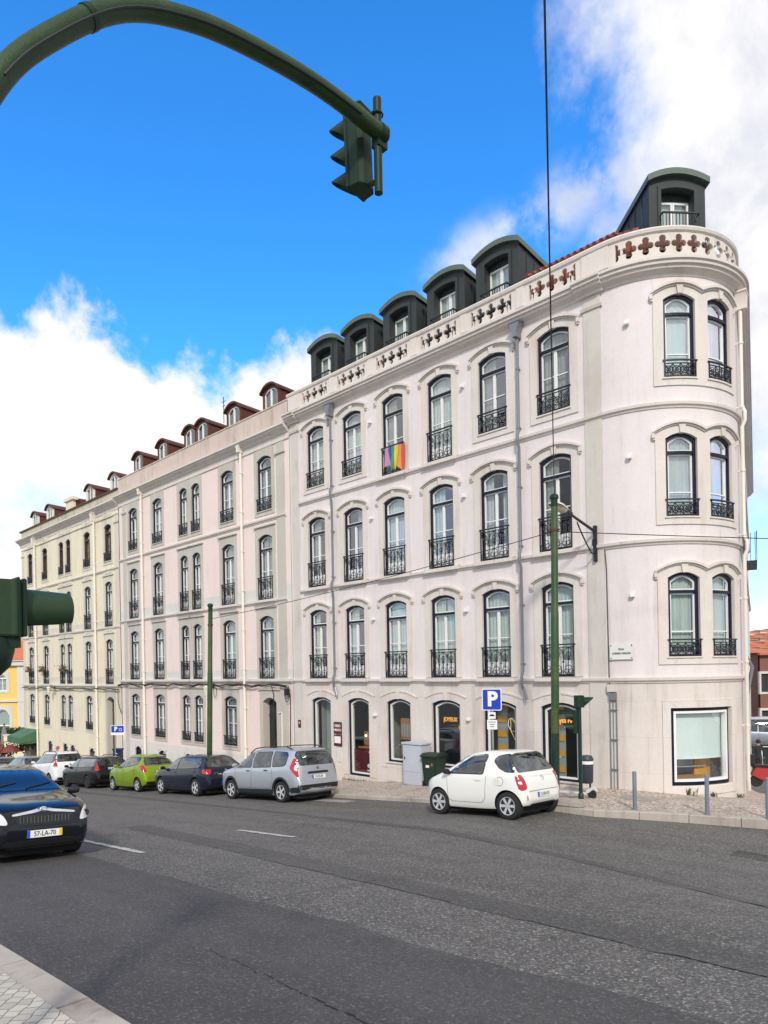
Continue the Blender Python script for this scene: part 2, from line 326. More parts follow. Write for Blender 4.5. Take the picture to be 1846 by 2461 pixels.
def cobble(name, scale, c1, c2, gapc, brick=False, gw=.06):
    m = bpy.data.materials.new(name); m.use_nodes = True; t = m.node_tree; b = t.nodes['Principled BSDF']
    g = N(t, 'ShaderNodeNewGeometry'); big = noise(t, g.outputs['Position'], .8, 5, .65)
    if brick:
        mp = N(t, 'ShaderNodeMapping'); mp.inputs['Rotation'].default_value = (0, 0, R_(38)); ad = N(t, 'ShaderNodeVectorMath'); ad.operation = 'MULTIPLY_ADD'
        nn = N(t, 'ShaderNodeTexNoise'); nn.inputs['Scale'].default_value = 7; t.links.new(g.outputs['Position'], nn.inputs['Vector'])
        t.links.new(nn.outputs['Color'], ad.inputs[0]); ad.inputs[1].default_value = (.05, .05, 0); t.links.new(g.outputs['Position'], ad.inputs[2]); t.links.new(ad.outputs[0], mp.inputs[0])
        br = N(t, 'ShaderNodeTexBrick'); t.links.new(mp.outputs[0], br.inputs[0]); br.inputs['Scale'].default_value = 1; br.inputs['Brick Width'].default_value = .105; br.inputs['Row Height'].default_value = .085
        br.inputs['Mortar Size'].default_value = .0035; br.inputs['Color1'].default_value = (*c1, 1); br.inputs['Color2'].default_value = (*c2, 1); br.inputs['Mortar'].default_value = (*gapc, 1); br.offset = .4
        c = br.outputs[0]; h = mth(t, 'SUBTRACT', 1.0, br.outputs['Fac'])
    else:
        v = N(t, 'ShaderNodeTexVoronoi'); v.feature = 'DISTANCE_TO_EDGE'; v.inputs['Scale'].default_value = scale; t.links.new(g.outputs['Position'], v.inputs['Vector'])
        v2 = N(t, 'ShaderNodeTexVoronoi'); v2.inputs['Scale'].default_value = scale; t.links.new(g.outputs['Position'], v2.inputs['Vector'])
        h = maprange(t, v.outputs['Distance'], .02, gw * 2.4); sp = N(t, 'ShaderNodeSeparateColor'); t.links.new(v2.outputs['Color'], sp.inputs[0])
        c = mixc(t, h, gapc, mixc(t, sp.outputs[0], c1, c2))
    c = mixc(t, mth(t, 'MULTIPLY', maprange(t, big, .45, .7), .45), c, tuple(x * .7 for x in gapc)); t.links.new(c, b.inputs['Base Color']); b.inputs['Roughness'].default_value = .8
    bn = N(t, 'ShaderNodeBump'); bn.inputs['Strength'].default_value = .6; bn.inputs['Distance'].default_value = .012; t.links.new(h, bn.inputs['Height']); t.links.new(bn.outputs[0], b.inputs['Normal'])
    MATS[name] = m
cobble('cobble_far', 9, (.62, .52, .44), (.46, .39, .33), (.27, .22, .18)); cobble('cobble_near', 9, (.60, .55, .46), (.42, .39, .33), (.15, .125, .10), True)
wallmat('kerb_stone', (.43, .385, .335), (.24, .20, .17), 1.3)
mat('road_paint', (.55, .54, .52), .7, var=.7, vscale=9, col2=(.20, .195, .19))
xs = [-200, -150, -120] + frange(-100, -20, 4) + frange(-19, 12, 1) + [20, 40, 80]
ys = [-60, -30, -10, 0, 1.5] + frange(1.8, 17.4, .65) + [20, 24, 30, 40, 60, 90, 140, 220]
sheet('road', xs, ys, G, 'asphalt_old')
# darker resurfaced strip with a ragged edge
def strip():
    b = MB(); X = frange(-40, 10, .22); vs = []; fs = []
    for i, x in enumerate(X):
        e = 4.38 + (.02 * (-x - 5) if x > -12 else .14) + .035 * math.sin(x * 2.1) + random.uniform(-.025, .025)
        for k in range(6):
            y = 1.4 + (e - 1.4) * k / 5; vs.append((x, y, G(x, y) + .006))
    for i in range(len(X) - 1):
        for k in range(5): fs.append((i * 6 + k, (i + 1) * 6 + k, (i + 1) * 6 + k + 1, i * 6 + k + 1))
    tag(b.add(vs, fs).build('resurfaced_road', 'asphalt_new', smooth='all'), kind='structure')
strip()
def dash(x0, x1, y, w):
    b = MB(); X = frange(x0, x1, .1); vs = []; fs = []
    for x in X:
        j = random.uniform(-.012, .012); k = random.uniform(-.012, .012)
        vs += [(x, y - w / 2 + j, G(x, y - w / 2) + .011), (x, y + w / 2 + k, G(x, y + w / 2) + .011)]
    for i in range(len(X) - 1): fs.append((2 * i, 2 * i + 2, 2 * i + 3, 2 * i + 1))
    return b.add(vs, fs)
def seam_strip(P, w, m, name):
    b = MB(); Q = spl2(P)
    vs = [];
    for i, (x, y) in enumerate(Q):
        j = random.uniform(-.03, .03); vs += [(x, y - w / 2 + j, G(x, y - w / 2) + .005), (x, y + w / 2 + j * .5, G(x, y + w / 2) + .005)]
    b.add(vs, [(2 * i, 2 * i + 2, 2 * i + 3, 2 * i + 1) for i in range(len(Q) - 1)]); tag(b.build(name, m), kind='structure')
def spl2(P):
    out = []
    for (a, b), (c, d) in zip(P, P[1:]):
        n = max(1, int(abs(c - a) / .2)); out += [(a + (c - a) * k / n, b + (d - b) * k / n) for k in range(n)]
    return out + [P[-1]]
asphalt('asphalt_worn', (.066, .061, .056), (.088, .082, .076), (.26, .24, .22), 1.1)
seam_strip([(-34, 11.7), (-16, 10.9), (-10.5, 10.5), (-7.9, 10.3), (-5.8, 10.0), (-4.0, 9.35), (-2.5, 8.67), (4, 5.6)], .30, 'asphalt_worn', 'road_seam')
seam_strip([(-15, 7.0), (-12.3, 6.76), (-10.4, 6.6), (-8.1, 6.33), (-6.3, 6.2), (-2, 5.7), (5, 5.0)], .55, 'asphalt_worn', 'worn_track')
mk = MB()
for x0, x1, y in ((-13.6, -10.95, 5.25), (-12.3, -10.4, 7.98), (-21.5, -18.5, 5.25)): mk._mg(dash(x0, x1, y, .13), (0, 0, 0), None)
tag(mk.build('road_markings', 'road_paint'), kind='structure')
# cracks and pothole wear in the asphalt
mat('crack', (.012, .012, .013), .9)
cr = MB()
def crack(p0, p1, w, n, jit=.06):
    P = []
    for i in range(n + 1):
        t = i / n; P.append((p0[0] + (p1[0] - p0[0]) * t + random.uniform(-jit, jit), p0[1] + (p1[1] - p0[1]) * t + random.uniform(-jit, jit)))
    for a, b in zip(P, P[1:]):
        d = Vector((b[0] - a[0], b[1] - a[1])).normalized(); q = Vector((-d.y, d.x)) * w * random.uniform(.4, 1.1)
        vs = [(a[0] + q.x, a[1] + q.y), (a[0] - q.x, a[1] - q.y), (b[0] - q.x, b[1] - q.y), (b[0] + q.x, b[1] + q.y)]
        cr.add([(x, y, G(x, y) + .010) for x, y in vs], [(0, 1, 2, 3)])
crack((-6.42, 4.45), (-6.26, 6.1), .006, 12, .02); crack((-6.26, 6.1), (-5.2, 7.4), .004, 12, .03)
for i in range(13):
    t = i / 12; x = -5.1 + 2.0 * t; y = 3.07 - .16 * t + random.uniform(-.02, .02); l = random.uniform(.03, .09)
    crack((x - l, y), (x + l, y - .01), .004 + .007 * t, 4, .010)
tag(cr.build('road_cracks', 'crack'), kind='structure')
# near pavement (bottom left) and kerb
sheet('near_pavement', frange(-30, 8, 1), frange(-12, 1.57, .8), lambda x, y: G(x, y) + .12, 'cobble_near')
def kerb(name, X, yfun, zf, w, h, side, joint):
    b = MB(); x = X[0]
    while x < X[1]:
        x2 = x + joint * random.uniform(.85, 1.15); g_ = .008; a, c = x + g_, x2 - g_; dz = random.uniform(-.004, .004)
        vs = []
        for xx in (a, c):
            y = yfun(xx); yi = y + side * w; z = zf(xx, y)
            vs += [(xx, y, z - h - .1), (xx, y, z - .02 + dz), (xx, y + side * .02, z + dz), (xx, yi, z + dz + .002), (xx, yi, z - h - .1)]
        b.add(vs, [(0, 1, 6, 5), (1, 2, 7, 6), (2, 3, 8, 7), (3, 4, 9, 8), (4, 3, 2, 1, 0), (5, 6, 7, 8, 9)]); x = x2
    tag(b.build(name, 'kerb_stone'), kind='structure')
kerb('near_kerb', (-30, 8), lambda x: 1.80, lambda x, y: G(x, y) + .125, .24, .12, -1, 1.05)
# far pavement
def farpave():
    b = MB(); X = frange(-62, -9.5, 1.5) + frange(-9, 4, .5); K = 7; vs = []; fs = []
    for x in X:
        y0 = KY(x) + .2; y1 = 17.6 if x < -9 else 24
        for k in range(K):
            y = y0 + (y1 - y0) * k / (K - 1); vs.append((x, y, GS(x, y)))
    for i in range(len(X) - 1):
        for k in range(K - 1): fs.append((i * K + k, (i + 1) * K + k, (i + 1) * K + k + 1, i * K + k + 1))
    tag(b.add(vs, fs).build('far_pavement', 'cobble_far', smooth='all'), kind='structure')
farpave()
kerb('far_kerb', (-62, 4), KY, lambda x, y: GS(x, y) + .004, .2, .12, 1, .95)
# ------------------------------------------------------------------ facade kit (x along wall, y into the wall, z up)
S0 = -8.85; RC = 2.52; CC = (-8.85, D + 2.52); TH = R_(106.3)
def Mc(s, y, z):
    if s <= S0: return (s, D + y, z)
    t = (s - S0) / RC; tt = min(t, TH); x = CC[0] + (RC - y) * math.sin(tt); yy = CC[1] - (RC - y) * math.cos(tt)
    if t > TH: e = (t - TH) * RC; x += e * math.cos(TH); yy += e * math.sin(TH)
    return (x, yy, z)
def Mf(s, y, z): return (s, D + y, z)
def srange(a, b):
    out = [a]
    if a < S0 < b: out.append(S0)
    st = max(a, S0); en = min(b, S0 + TH * RC)
    if en > st:
        n = max(1, int((en - st) / .12)); out += [st + (en - st) * i / n for i in range(n + 1)]
    out.append(b); r = []
    for v in sorted(out):
        if not r or v - r[-1] > 1e-4: r.append(v)
    return r
def sweep(mb, prof, a, b, fn, mi=0, ss=None):
    ss = ss or srange(a, b); k = len(prof); vs = [fn(s, y, z) for s in ss for (y, z) in prof]; fs = []
    for i in range(len(ss) - 1):
        for j in range(k): fs.append((i * k + j, i * k + (j + 1) % k, (i + 1) * k + (j + 1) % k, (i + 1) * k + j))
    fs += [tuple(range(k)), tuple(len(vs) - 1 - j for j in range(k))]
    mb.add(vs, fs, mi)
def wall(mb, a, b, z0, z1, holes, fn, zones):
    ss = set(srange(a, b)); zs = {z0, z1} | {z for z, _ in zones if z0 < z < z1}
    for h in holes: ss |= {h[0], h[1]}; zs |= {h[2], h[3]}
    ss = sorted(ss); zs = sorted(zs); ss = [v for i, v in enumerate(ss) if i == 0 or v - ss[i - 1] > 1e-5]; zs = [v for i, v in enumerate(zs) if i == 0 or v - zs[i - 1] > 1e-5]
    def mi(z):
        r = zones[0][1]
        for zz, m in zones:
            if z > zz: r = m
        return r
    idx = {}
    def vid(i, j):
        if (i, j) not in idx: idx[(i, j)] = len(mb.v); mb.v.append(fn(ss[i], 0, zs[j]))
        return idx[(i, j)]
    for i in range(len(ss) - 1):
        for j in range(len(zs) - 1):
            cs, cz_ = (ss[i] + ss[i + 1]) / 2, (zs[j] + zs[j + 1]) / 2
            if any(h[0] < cs < h[1] and h[2] < cz_ < h[3] for h in holes): continue
            mb.f.append((vid(i, j), vid(i + 1, j), vid(i + 1, j + 1), vid(i, j + 1))); mb.m.append(mi(cz_))
def xsamp(w, n=8): return [-w / 2 + w * i / n for i in range(n + 1)]
def railing_mb(w, H, n=4):
    b = MB(); W = w / 2; y = -.045; L = W - .012
    b.box(-W - .03, W + .03, y - .03, y + .015, H - .035, H, nx=4); b.box(-L, L, y - .012, y + .012, .03, .055, nx=4)
    b.box(-L, L, y - .012, y + .012, H - .11, H - .085, nx=4)
    for sx in (-1, 1): b.box(sx * L - .014, sx * L + .014, y - .014, y + .014, 0, H - .03)
    def circ(cx_, cz_, r, t=.0105, a0=0, a1=360, k=10):
        b.tube([(cx_ + r * math.cos(R_(a0 + (a1 - a0) * i / k)), y, cz_ + r * math.sin(R_(a0 + (a1 - a0) * i / k))) for i in range(k if a1 - a0 == 360 else k + 1)], t, 4, closed=(a1 - a0 == 360), cap=False)
    if H > .75:
        m = 6; sp = 2 * L / m
        for i in range(1, m): b.box(-L + i * sp - .009, -L + i * sp + .009, y - .009, y + .009, .05, H - .1)
        for i in range(m // 2):
            c = -L + sp * (2 * i + 1); circ(c, H - .11 - sp * .95, sp * .9, a0=0, a1=180); circ(c, .06 + sp * .8, sp * .75); circ(c - sp * .45, .06 + sp * .55, sp * .38); circ(c + sp * .45, .06 + sp * .55, sp * .38)
            b.box(c - .03, c + .03, y - .016, y + .016, H * .5, H * .5 + .07); b.box(c - .022 + sp, c + .022 + sp, y - .014, y + .014, H * .42, H * .42 + .05) if i < m // 2 - 1 else None
            circ(c, H - .13 - sp * 1.0, sp * .4)
    else:
        m = 4; sp = 2 * L / m
        for i in range(m):
            c = -L + sp * (i + .5); circ(c, H * .44, sp * .46, .012); circ(c, H * .44, sp * .22, .011); b.tube([(c - sp * .5, y, .05), (c, y, H * .44), (c + sp * .5, y, H - .1)], .011, 4, cap=False)
            b.tube([(c + sp * .5, y, .05), (c, y, H * .44), (c - sp * .5, y, H - .1)], .011, 4, cap=False)
        for i in range(m + 1): b.box(-L + i * sp - .008, -L + i * sp + .008, y - .008, y + .008, .05, H - .1)
    return b
def win_parts(style, w, h, closed, rail, cur, owl, owr, sash='white_paint', fr='navy_paint', kind='casement', rise=.14):
    P = {}; X = xsamp(w); zt = lambda x: h - rise * (2 * x / w) ** 2; rv = .24
    s = MB(); inner = [(-w / 2, 0)] + [(x, zt(x)) for x in X] + [(w / 2, 0)]; ob = -.2 if closed else 0.0
    if style == 'b1':
        hd = lambda x: h + .25 - .20 * (2 * x / (w + .5)) ** 2
        U = [(-owl + (owl + owr) * i / 8) for i in range(9)]; outer = [(-owl, ob)] + [(u, hd(u)) for u in U] + [(owr, ob)]
        B_ = [i / 8 for i in range(1, 8)] if closed else []
        s.ring(inner + [(w / 2 - w * t, 0) for t in B_], outer + [(owr - (owl + owr) * t, ob) for t in B_], -.035, rv, 0, closed, .01)
        V = [(-owl - .05 + (owl + owr + .10) * i / 12) for i in range(13)] if owl > .3 + w / 2 - .1 or True else U
        V = [-(owl + (.06 if owl >= w / 2 + .22 else 0)) + ((owl + (.06 if owl >= w / 2 + .22 else 0)) + (owr + (.06 if owr >= w / 2 + .22 else 0))) * i / 12 for i in range(13)]
        s.ring([(u, hd(u) - .01) for u in V], [(u, hd(u) + .055) for u in V], -.125, .0); s.ring([(u, hd(u) - .05) for u in V], [(u, hd(u) - .012) for u in V], -.075, .0)
        for sd, o in ((-1, owl), (1, owr)):
            if o >= w / 2 + .22: s.box(sd * (o + .045) - .035, sd * (o + .045) + .035, -.105, .0, hd(o) - .17, hd(o) - .05); s.box(sd * (o + .03) - .025, sd * (o + .03) + .025, -.075, .0, hd(o) - .22, hd(o) - .17)
        s.prism([(-.055, zt(0) - .015), (.055, zt(0) - .015), (.085, hd(0) - .055), (-.085, hd(0) - .055)], -.085, .2)
    elif style == 'ground':
        hd = lambda x: h + .27 - .19 * (2 * x / (w + .5)) ** 2; U = [(-owl + (owl + owr) * i / 8) for i in range(9)]
        s.ring(inner, [(-owl, ob)] + [(u, hd(u)) for u in U] + [(owr, ob)], -.025, .32, 0, closed, .01)
        s.ring([(u, hd(u) - .03) for u in U], [(u, hd(u) + .02) for u in U], -.05, .0)
        s.prism([(-.06, zt(0) - .01), (.06, zt(0) - .01), (.085, hd(0) + .03), (-.085, hd(0) + .03)], -.06, .25)
    elif style in ('b2', 'b2c', 'b3'):
        tp = h + (.30 if style == 'b2' else .34); U = [(-owl + (owl + owr) * i / 8) for i in range(9)]
        s.ring(inner, [(-owl, ob)] + [(u, tp) for u in U] + [(owr, ob)], -.03, rv, 0, closed, .01)
        if style != 'b2' and style != 'arch': s.box(-owl - .04, owr + .04, -.10, 0, tp + .003, tp + .06)
        if style == 'b2': s.box(-owl * .8, owr * .8, -.032, 0, tp + .003, tp + .07)
        if style == 'b3':
            s.box(-owl + .02, owr - .02, -.03, 0, tp + .063, tp + .40); c = tp + .23
            for i in range(-2, 3): s.lathe([(0, -.06), (.035, -.05), (.05, -.028)], (i * .13, 0, c + .06 * math.cos(i * 1.2)), 'y', 7)
            for sg in (-1, 1): s.tube([(sg * (.05 + .07 * k), -.04, c - .08 + .05 * math.cos(k * 1.1)) for k in range(6)], .022, 5)
            s.tube([(.12 * math.cos(t), -.045, c + .02 + .1 * math.sin(t)) for t in [i * .7 for i in range(9)]], .02, 5, closed=True)
    else:
        s.ring(inner, [(-w / 2 - .09, 0)] + [(x * (1 + .18 / w), zt(x) + .09) for x in X] + [(w / 2 + .09, 0)], -.012, rv, 0, False, .01)
    if closed: s.box(-w / 2 - .04, w / 2 + .04, -.07, .05, -.035, .004, nx=3)
    P['window'] = (s, {'b1': 'trim_stone', 'ground': 'pale_stone', 'b2': 'grey_stone', 'b2c': 'grey_stone', 'b3': 'cream_stone'}.get(style, 'molding_paint'), False)
    e = .068; yf = .045; f = MB(); a = w / 2 - e; k = 1 - 2 * e / w
    f.ring([(-a, e)] + [(x * k, zt(x) - e) for x in X] + [(a, e)], [(-w / 2 + .001, .001)] + [(x * .998, zt(x) - .001) for x in X] + [(w / 2 - .001, .001)], yf, .17, 0, True)
    T = h * .775
    wsh = MB(); ys = yf + .065
    if kind == 'shop':
        q = .05; wsh.ring([(-a + q, e + q)] + [(x * (k - 2 * q / w), zt(x) - e - q) for x in X] + [(a - q, e + q)], [(-a + .001, e + .001)] + [(x * k * .998, zt(x) - e - .001) for x in X] + [(a - .001, e + .001)], ys - .02, .16, 0, True)
    elif kind == 'corner':
        q = .045; f.box(-a, a, yf + .002, .168, T - .035, T + .035, nx=4)
        ux = [(x * k * .998, zt(x) - e - .001) for x in X]; wsh.ring([(-a + q, T + .035 + q)] + [(x * (1 - q / a), z - q) for x, z in ux] + [(a - q, T + .035 + q)], [(-a + .001, T + .036)] + ux + [(a - .001, T + .036)], ys, .16, 0, True)
        wsh.ring([(-a + q, e + q), (-a + q, T - .036 - q), (0, T - .036 - q), (a - q, T - .036 - q), (a - q, e + q), (0, e + q)], [(-a + .001, e + .001), (-a + .001, T - .036), (0, T - .036), (a - .001, T - .036), (a - .001, e + .001), (0, e + .001)], ys, .16, 0, True)
        wsh.box(-a + q, a - q, ys + .006, .155, T * .38, T * .38 + .03, nx=4)
    else:
        q = .042; f.box(-a, a, yf + .002, .168, T - .035, T + .035)
        ux = [(x * k * .998, zt(x) - e - .001) for x in X]; wsh.ring([(-a + q, T + .035 + q)] + [(x * (1 - q / a), z - q) for x, z in ux] + [(a - q, T + .035 + q)], [(-a + .001, T + .036)] + ux + [(a - .001, T + .036)], ys, .16, 0, True)
        for sg in (-1, 1):
            x0, x1 = (.003, a - .001) if sg > 0 else (-a + .001, -.003)
            wsh.ring([(x0 + q, e + q), (x0 + q, T - .036 - q), (x1 - q, T - .036 - q), (x1 - q, e + q)], [(x0, e + .001), (x0, T - .036), (x1, T - .036), (x1, e + .001)], ys, .16, 0, True)
            wsh.box(x0 + q, x1 - q, ys + .006, .155, h * .44, h * .44 + .028)
            if not closed and h > 2: wsh.box(x0 + q, x1 - q, ys + .01, .155, e + q, .46)
    P['frame'] = (f, fr, False); P['sash'] = (wsh, sash, False)
    g = MB(); vs = []; 
    for x in X: vs += [(x * k, .15, e * .6), (x * k, .15, zt(x) - e * .6)]
    g.add(vs, [(2 * i, 2 * i + 2, 2 * i + 3, 2 * i + 1) for i in range(len(X) - 1)]); P['pane'] = (g, 'shop_glass' if kind == 'shop' else 'window_glass', False)
    if cur != 'none':
        c = MB(); n = 24; cg = cur.startswith('g_'); cur = cur[2:] if cg else cur; segs = {'full': [(0, 1)], 'left': [(0, .48)], 'right': [(.52, 1)], 'gap': [(0, .32), (.68, 1)], 'blind': [(0, 1)], 'halfblind': [(0, 1)], 'peep': [(0, .42), (.5, 1)]}[cur]
        zb = {'halfblind': h * .35}.get(cur, .05)
        for (p, q) in segs:
            vs = []; kk = max(4, int(n * (q - p)))
            for i in range(kk + 1):
                x = -w / 2 + .03 + (w - .06) * (p + (q - p) * i / kk); yy = .235 + (0 if 'blind' in cur else .014 * math.sin(i * 1.9)); vs += [(x, yy, zb), (x, yy, h - .02)]
            c.add(vs, [(2 * i, 2 * i + 2, 2 * i + 3, 2 * i + 1) for i in range(kk)])
        P['curtain'] = (c, 'blind_cloth' if 'blind' in cur else 'curtain_grey' if cg else 'curtain', False)
    if rail: P['railing'] = (railing_mb(w, rail), 'iron_black', False)
    return P
CACHE = {}
def window(parent, s, z0, fn=None, label=None, openleaf=False, **kw):
    key = tuple(sorted(kw.items())); root = None; out = {}
    if fn is None:
        if key not in CACHE: CACHE[key] = {n_: p[0].mesh(n_, p[1], p[2]) for n_, p in win_parts(**kw).items()}
        ms = CACHE[key]
        for n_, me in ms.items():
            if root is None: root = link(n_, me, parent, (s, D, z0), label)
            else: out[n_] = link(n_, me, root, (0, 0, 0))
    else:
        base = Vector(fn(s, 0, z0))
        for n_, p in win_parts(**kw).items():
            mb = p[0].mapped(lambda x, y, z: tuple(Vector(fn(s + x, y, z0 + z)) - base)); me = mb.mesh(n_, p[1], p[2])
            if root is None: root = link(n_, me, parent, base, label)
            else: out[n_] = link(n_, me, root, (0, 0, 0))
    return root, out
def quat(cx_, cz_, r=.088, d=.140, half=0, n=6):
    """quatrefoil outline, counter-clockwise; half: +1 keeps the right half, -1 the left half"""
    pts = []
    for k in range(4):
        a0 = k * 90
        dd = d * (1.08 if k % 2 else .80); c = (cx_ + dd * math.cos(R_(a0)), cz_ + dd * math.sin(R_(a0)))
        for i in range(n + 1):
            a = R_(a0 - 118 + 236 * i / n); pts.append((c[0] + r * math.cos(a), c[1] + r * math.sin(a)))
    if half:
        P = []; m = len(pts)
        for i in range(m):
            p, q = pts[i], pts[(i + 1) % m]; a, b = (p[0] - cx_) * half, (q[0] - cx_) * half
            if a >= 0: P.append(p)
            if (a >= 0) != (b >= 0): t = a / (a - b); P.append((cx_, p[1] + (q[1] - p[1]) * t))
        pts = P
    return pts
def pierced_cell(mb, x0, x1, z0, z1, hole, fn, y0=-.02, y1=.07):
    outer = [Vector((x0, z0, 0)), Vector((x1, z0, 0)), Vector((x1, z1, 0)), Vector((x0, z1, 0))]; hl = [Vector((p[0], p[1], 0)) for p in hole]
    tri = tessellate_polygon([outer, hl]); pts = outer + hl; n = len(pts)
    vs = [fn(p.x, y0, p.y) for p in pts] + [fn(p.x, y1, p.y) for p in pts]; fs = [tuple(t) for t in tri] + [tuple(i + n for i in t) for t in tri]
    h0 = 4; k = len(hl); fs += [(h0 + i, h0 + (i + 1) % k, n + h0 + (i + 1) % k, n + h0 + i) for i in range(k)]
    mb.add(vs, fs)
# ================================================================== BUILDING 1 (white, rounded corner)
B1 = thing('apartment_building', 'white plaster corner building with a rounded end, pierced quatrefoil parapet and dark grey dormers', 'building', (-15, D + 3, -3.7), world=True)
cols = [-20.95, -18.82, -16.70, -14.55, -12.43, -10.30]; SE = S0 + TH * RC + 26
A = lambda deg: S0 + R_(deg) * RC
wins = []   # (s, z0, w, h, closed, rail, curtain, style, kind, owl, owr, curved)
curt = [['gap', 'left', 'full', 'peep', 'full', 'full'], ['g_left', 'g_right', 'full', 'left', 'gap', 'g_left'], ['full', 'full', 'g_left', 'full', 'g_left', 'g_full']]
for i, c in enumerate(cols):
    W_ = .52 + .25
    wins.append((c, -.28, 1.04, 2.71, False, .93, curt[0][i], 'b1', 'casement', W_, W_, 0))
    wins.append((c, 3.34, 1.04, 2.74, False, .98, curt[1][i], 'b1', 'casement', W_, W_, 0))
    if i in (2, 3): wins.append((c, 6.89, 1.04, 2.79, False, 1.0, curt[2][i], 'b1', 'casement', W_, W_, 0))
    else: wins.append((c, 7.29, 1.04, 2.38, True, .62, curt[2][i], 'b1', 'casement', W_, W_, 0))
gz = [-4.02, -3.93, -3.27, -3.27, -3.27, -3.27]; gc = [-20.86, -18.73, -16.65, -14.5, -12.36, -10.3]
for i, c in enumerate(gc): wins.append((c, gz[i], 1.15 + (.05 if i > 2 else 0), -1.02 - gz[i], gz[i] > -3.5, None, 'none', 'ground', 'shop', .86, .86, 0))
for (zz, hh, cu) in ((7.48, 2.18, ('blind', 'peep')), (3.86, 2.18, ('full', 'right')), (.21, 2.2, ('full', 'full'))):
    for k, (a0, a1) in enumerate(((36.4, 55.3), (64.0, 85.0))):
        s_ = (A(a0) + A(a1)) / 2; w_ = A(a1) - A(a0); gp = (A(64.0) - A(55.3)) / 2; e = w_ / 2 + .25
        wins.append((s_, zz, w_, hh, True, .46, cu[k], 'b1', 'corner', w_ / 2 + gp if k else e, e if k else w_ / 2 + gp, 1))
holes = [(w[0] - w[2] / 2 - .02, w[0] + w[2] / 2 + .02, w[1], w[1] + w[3] + .02) for w in wins]
SH = (A(36.8), A(79.4), -3.16, -1.13); holes.append(SH)
wb = MB(); wall(wb, -22.62, SE, -9, 10.52, holes, Mc, [(-9, 1), (-.42, 0)])
wb.build('wall', ['white_plaster', 'pale_stone'], B1, smooth=30)
for w in wins:
    s_, z0, w_, h_, cl, rl, cu, st, kd, ol, orr, cv = w
    R0, O0 = window(B1, s_, z0, Mc if cv else None, style=st, w=round(w_, 3), h=round(h_, 3), closed=cl, rail=rl, cur=cu, owl=round(ol, 3), owr=round(orr, 3), kind=kd)
    if cv and z0 > 3: O0['pane'].data.materials[0] = MATS['mirror_glass']
# curved shop window
def strip_ring(x0, x1, z0, z1, e):
    n = 10; X = [x0 + (x1 - x0) * i / n for i in range(n + 1)]; Xi = [x0 + e + (x1 - x0 - 2 * e) * i / n for i in range(n + 1)]
    return [(x, z0 + e) for x in Xi] + [(x, z1 - e) for x in reversed(Xi)], [(x, z0) for x in X] + [(x, z1) for x in reversed(X)]
m_ = MB(); i_, o_ = strip_ring(SH[0] - .2, SH[1] + .2, SH[2] - .24, SH[3] + .2, .2); m_.ring(i_, o_, -.03, .3, 0, True, .01)
sw = m_.mapped(Mc).build('shop_window', 'pale_stone', B1)
def sub(mb, name, m, par=None, **k): o = mb.mapped(Mc).build(name, m, None, **k); o.parent = par or sw; o.location = -Vector(sw.location) if par is None else (0, 0, 0); return o
sw_off = -Vector(sw.location)
m_ = MB(); i_, o_ = strip_ring(SH[0] + .002, SH[1] - .002, SH[2] + .002, SH[3] - .002, .09); m_.ring(i_, o_, .08, .2, 0, True); sub(m_, 'frame', 'navy_paint').location = (Vector(B1['wx']) * 0)
m_ = MB(); i_, o_ = strip_ring(SH[0] + .091, SH[1] - .091, SH[2] + .091, SH[3] - .091, .06); m_.ring(i_, o_, .06, .19, 0, True); sub(m_, 'sash', 'white_paint')
m_ = MB(); X = frange(SH[0] + .1, SH[1] - .1, .12); m_.add([(x, .15, z) for x in X for z in (SH[2] + .1, SH[3] - .1)], [(2 * i, 2 * i + 2, 2 * i + 3, 2 * i + 1) for i in range(len(X) - 1)]); sub(m_, 'pane', 'shop_glass')
m_ = MB(); m_.add([(x, .24, z) for x in X for z in (SH[2] + .68, SH[3] - .1)], [(2 * i, 2 * i + 2, 2 * i + 3, 2 * i + 1) for i in range(len(X) - 1)]); m_.box(X[0], X[-1], .225, .25, SH[2] + .66, SH[2] + .685, nx=10); sub(m_, 'blind', 'blind_cloth')
for ch in sw.children: ch.location = (0, 0, 0)
# string courses, cornice, parapet, pilasters
stm = MB()
for z in (-.38, 3.24, 6.79): sweep(stm, [(.02, z - .10), (-.03, z - .09), (-.05, z - .03), (-.09, z - .02), (-.10, z + .05), (-.05, z + .06), (.02, z + .07)], -22.0 if z > 0 else -22.6, SE, Mc)
for i, c in enumerate(cols):
    for z in (-.38, 3.24) + ((6.79,) if i in (2, 3) else ()): stm.add(*[(lambda b: (b.v, b.f))(MB().box(c - .72, c + .72, D - .16, D + .0, z - .035, z + .075))][0])
stm.build('string_course', 'molding_paint', B1, smooth=30)
cm_ = MB(); CP_ = [(.05, 10.10), (-.03, 10.12), (-.05, 10.18), (-.12, 10.22), (-.20, 10.25), (-.22, 10.31), (-.28, 10.33), (-.29, 10.40), (-.34, 10.42), (-.34, 10.49), (-.06, 10.55), (.05, 10.55)]
sweep(cm_, CP_, -22.7, SE, Mc)
for a, b in ((-22.62, -21.95), (-9.5, -8.72)): sweep(cm_, [(y - .07 if y < 0 else y, z + .004) for y, z in CP_], a, b, Mc)
cm_.build('cornice', 'molding_paint', B1, smooth=30)
pp = MB(); sweep(pp, [(-.02, 10.53), (-.02, 10.69), (.07, 10.69), (.07, 10.53)], -22.7, SE, Mc); zp0, zp1 = 10.69, 11.27; qs = []
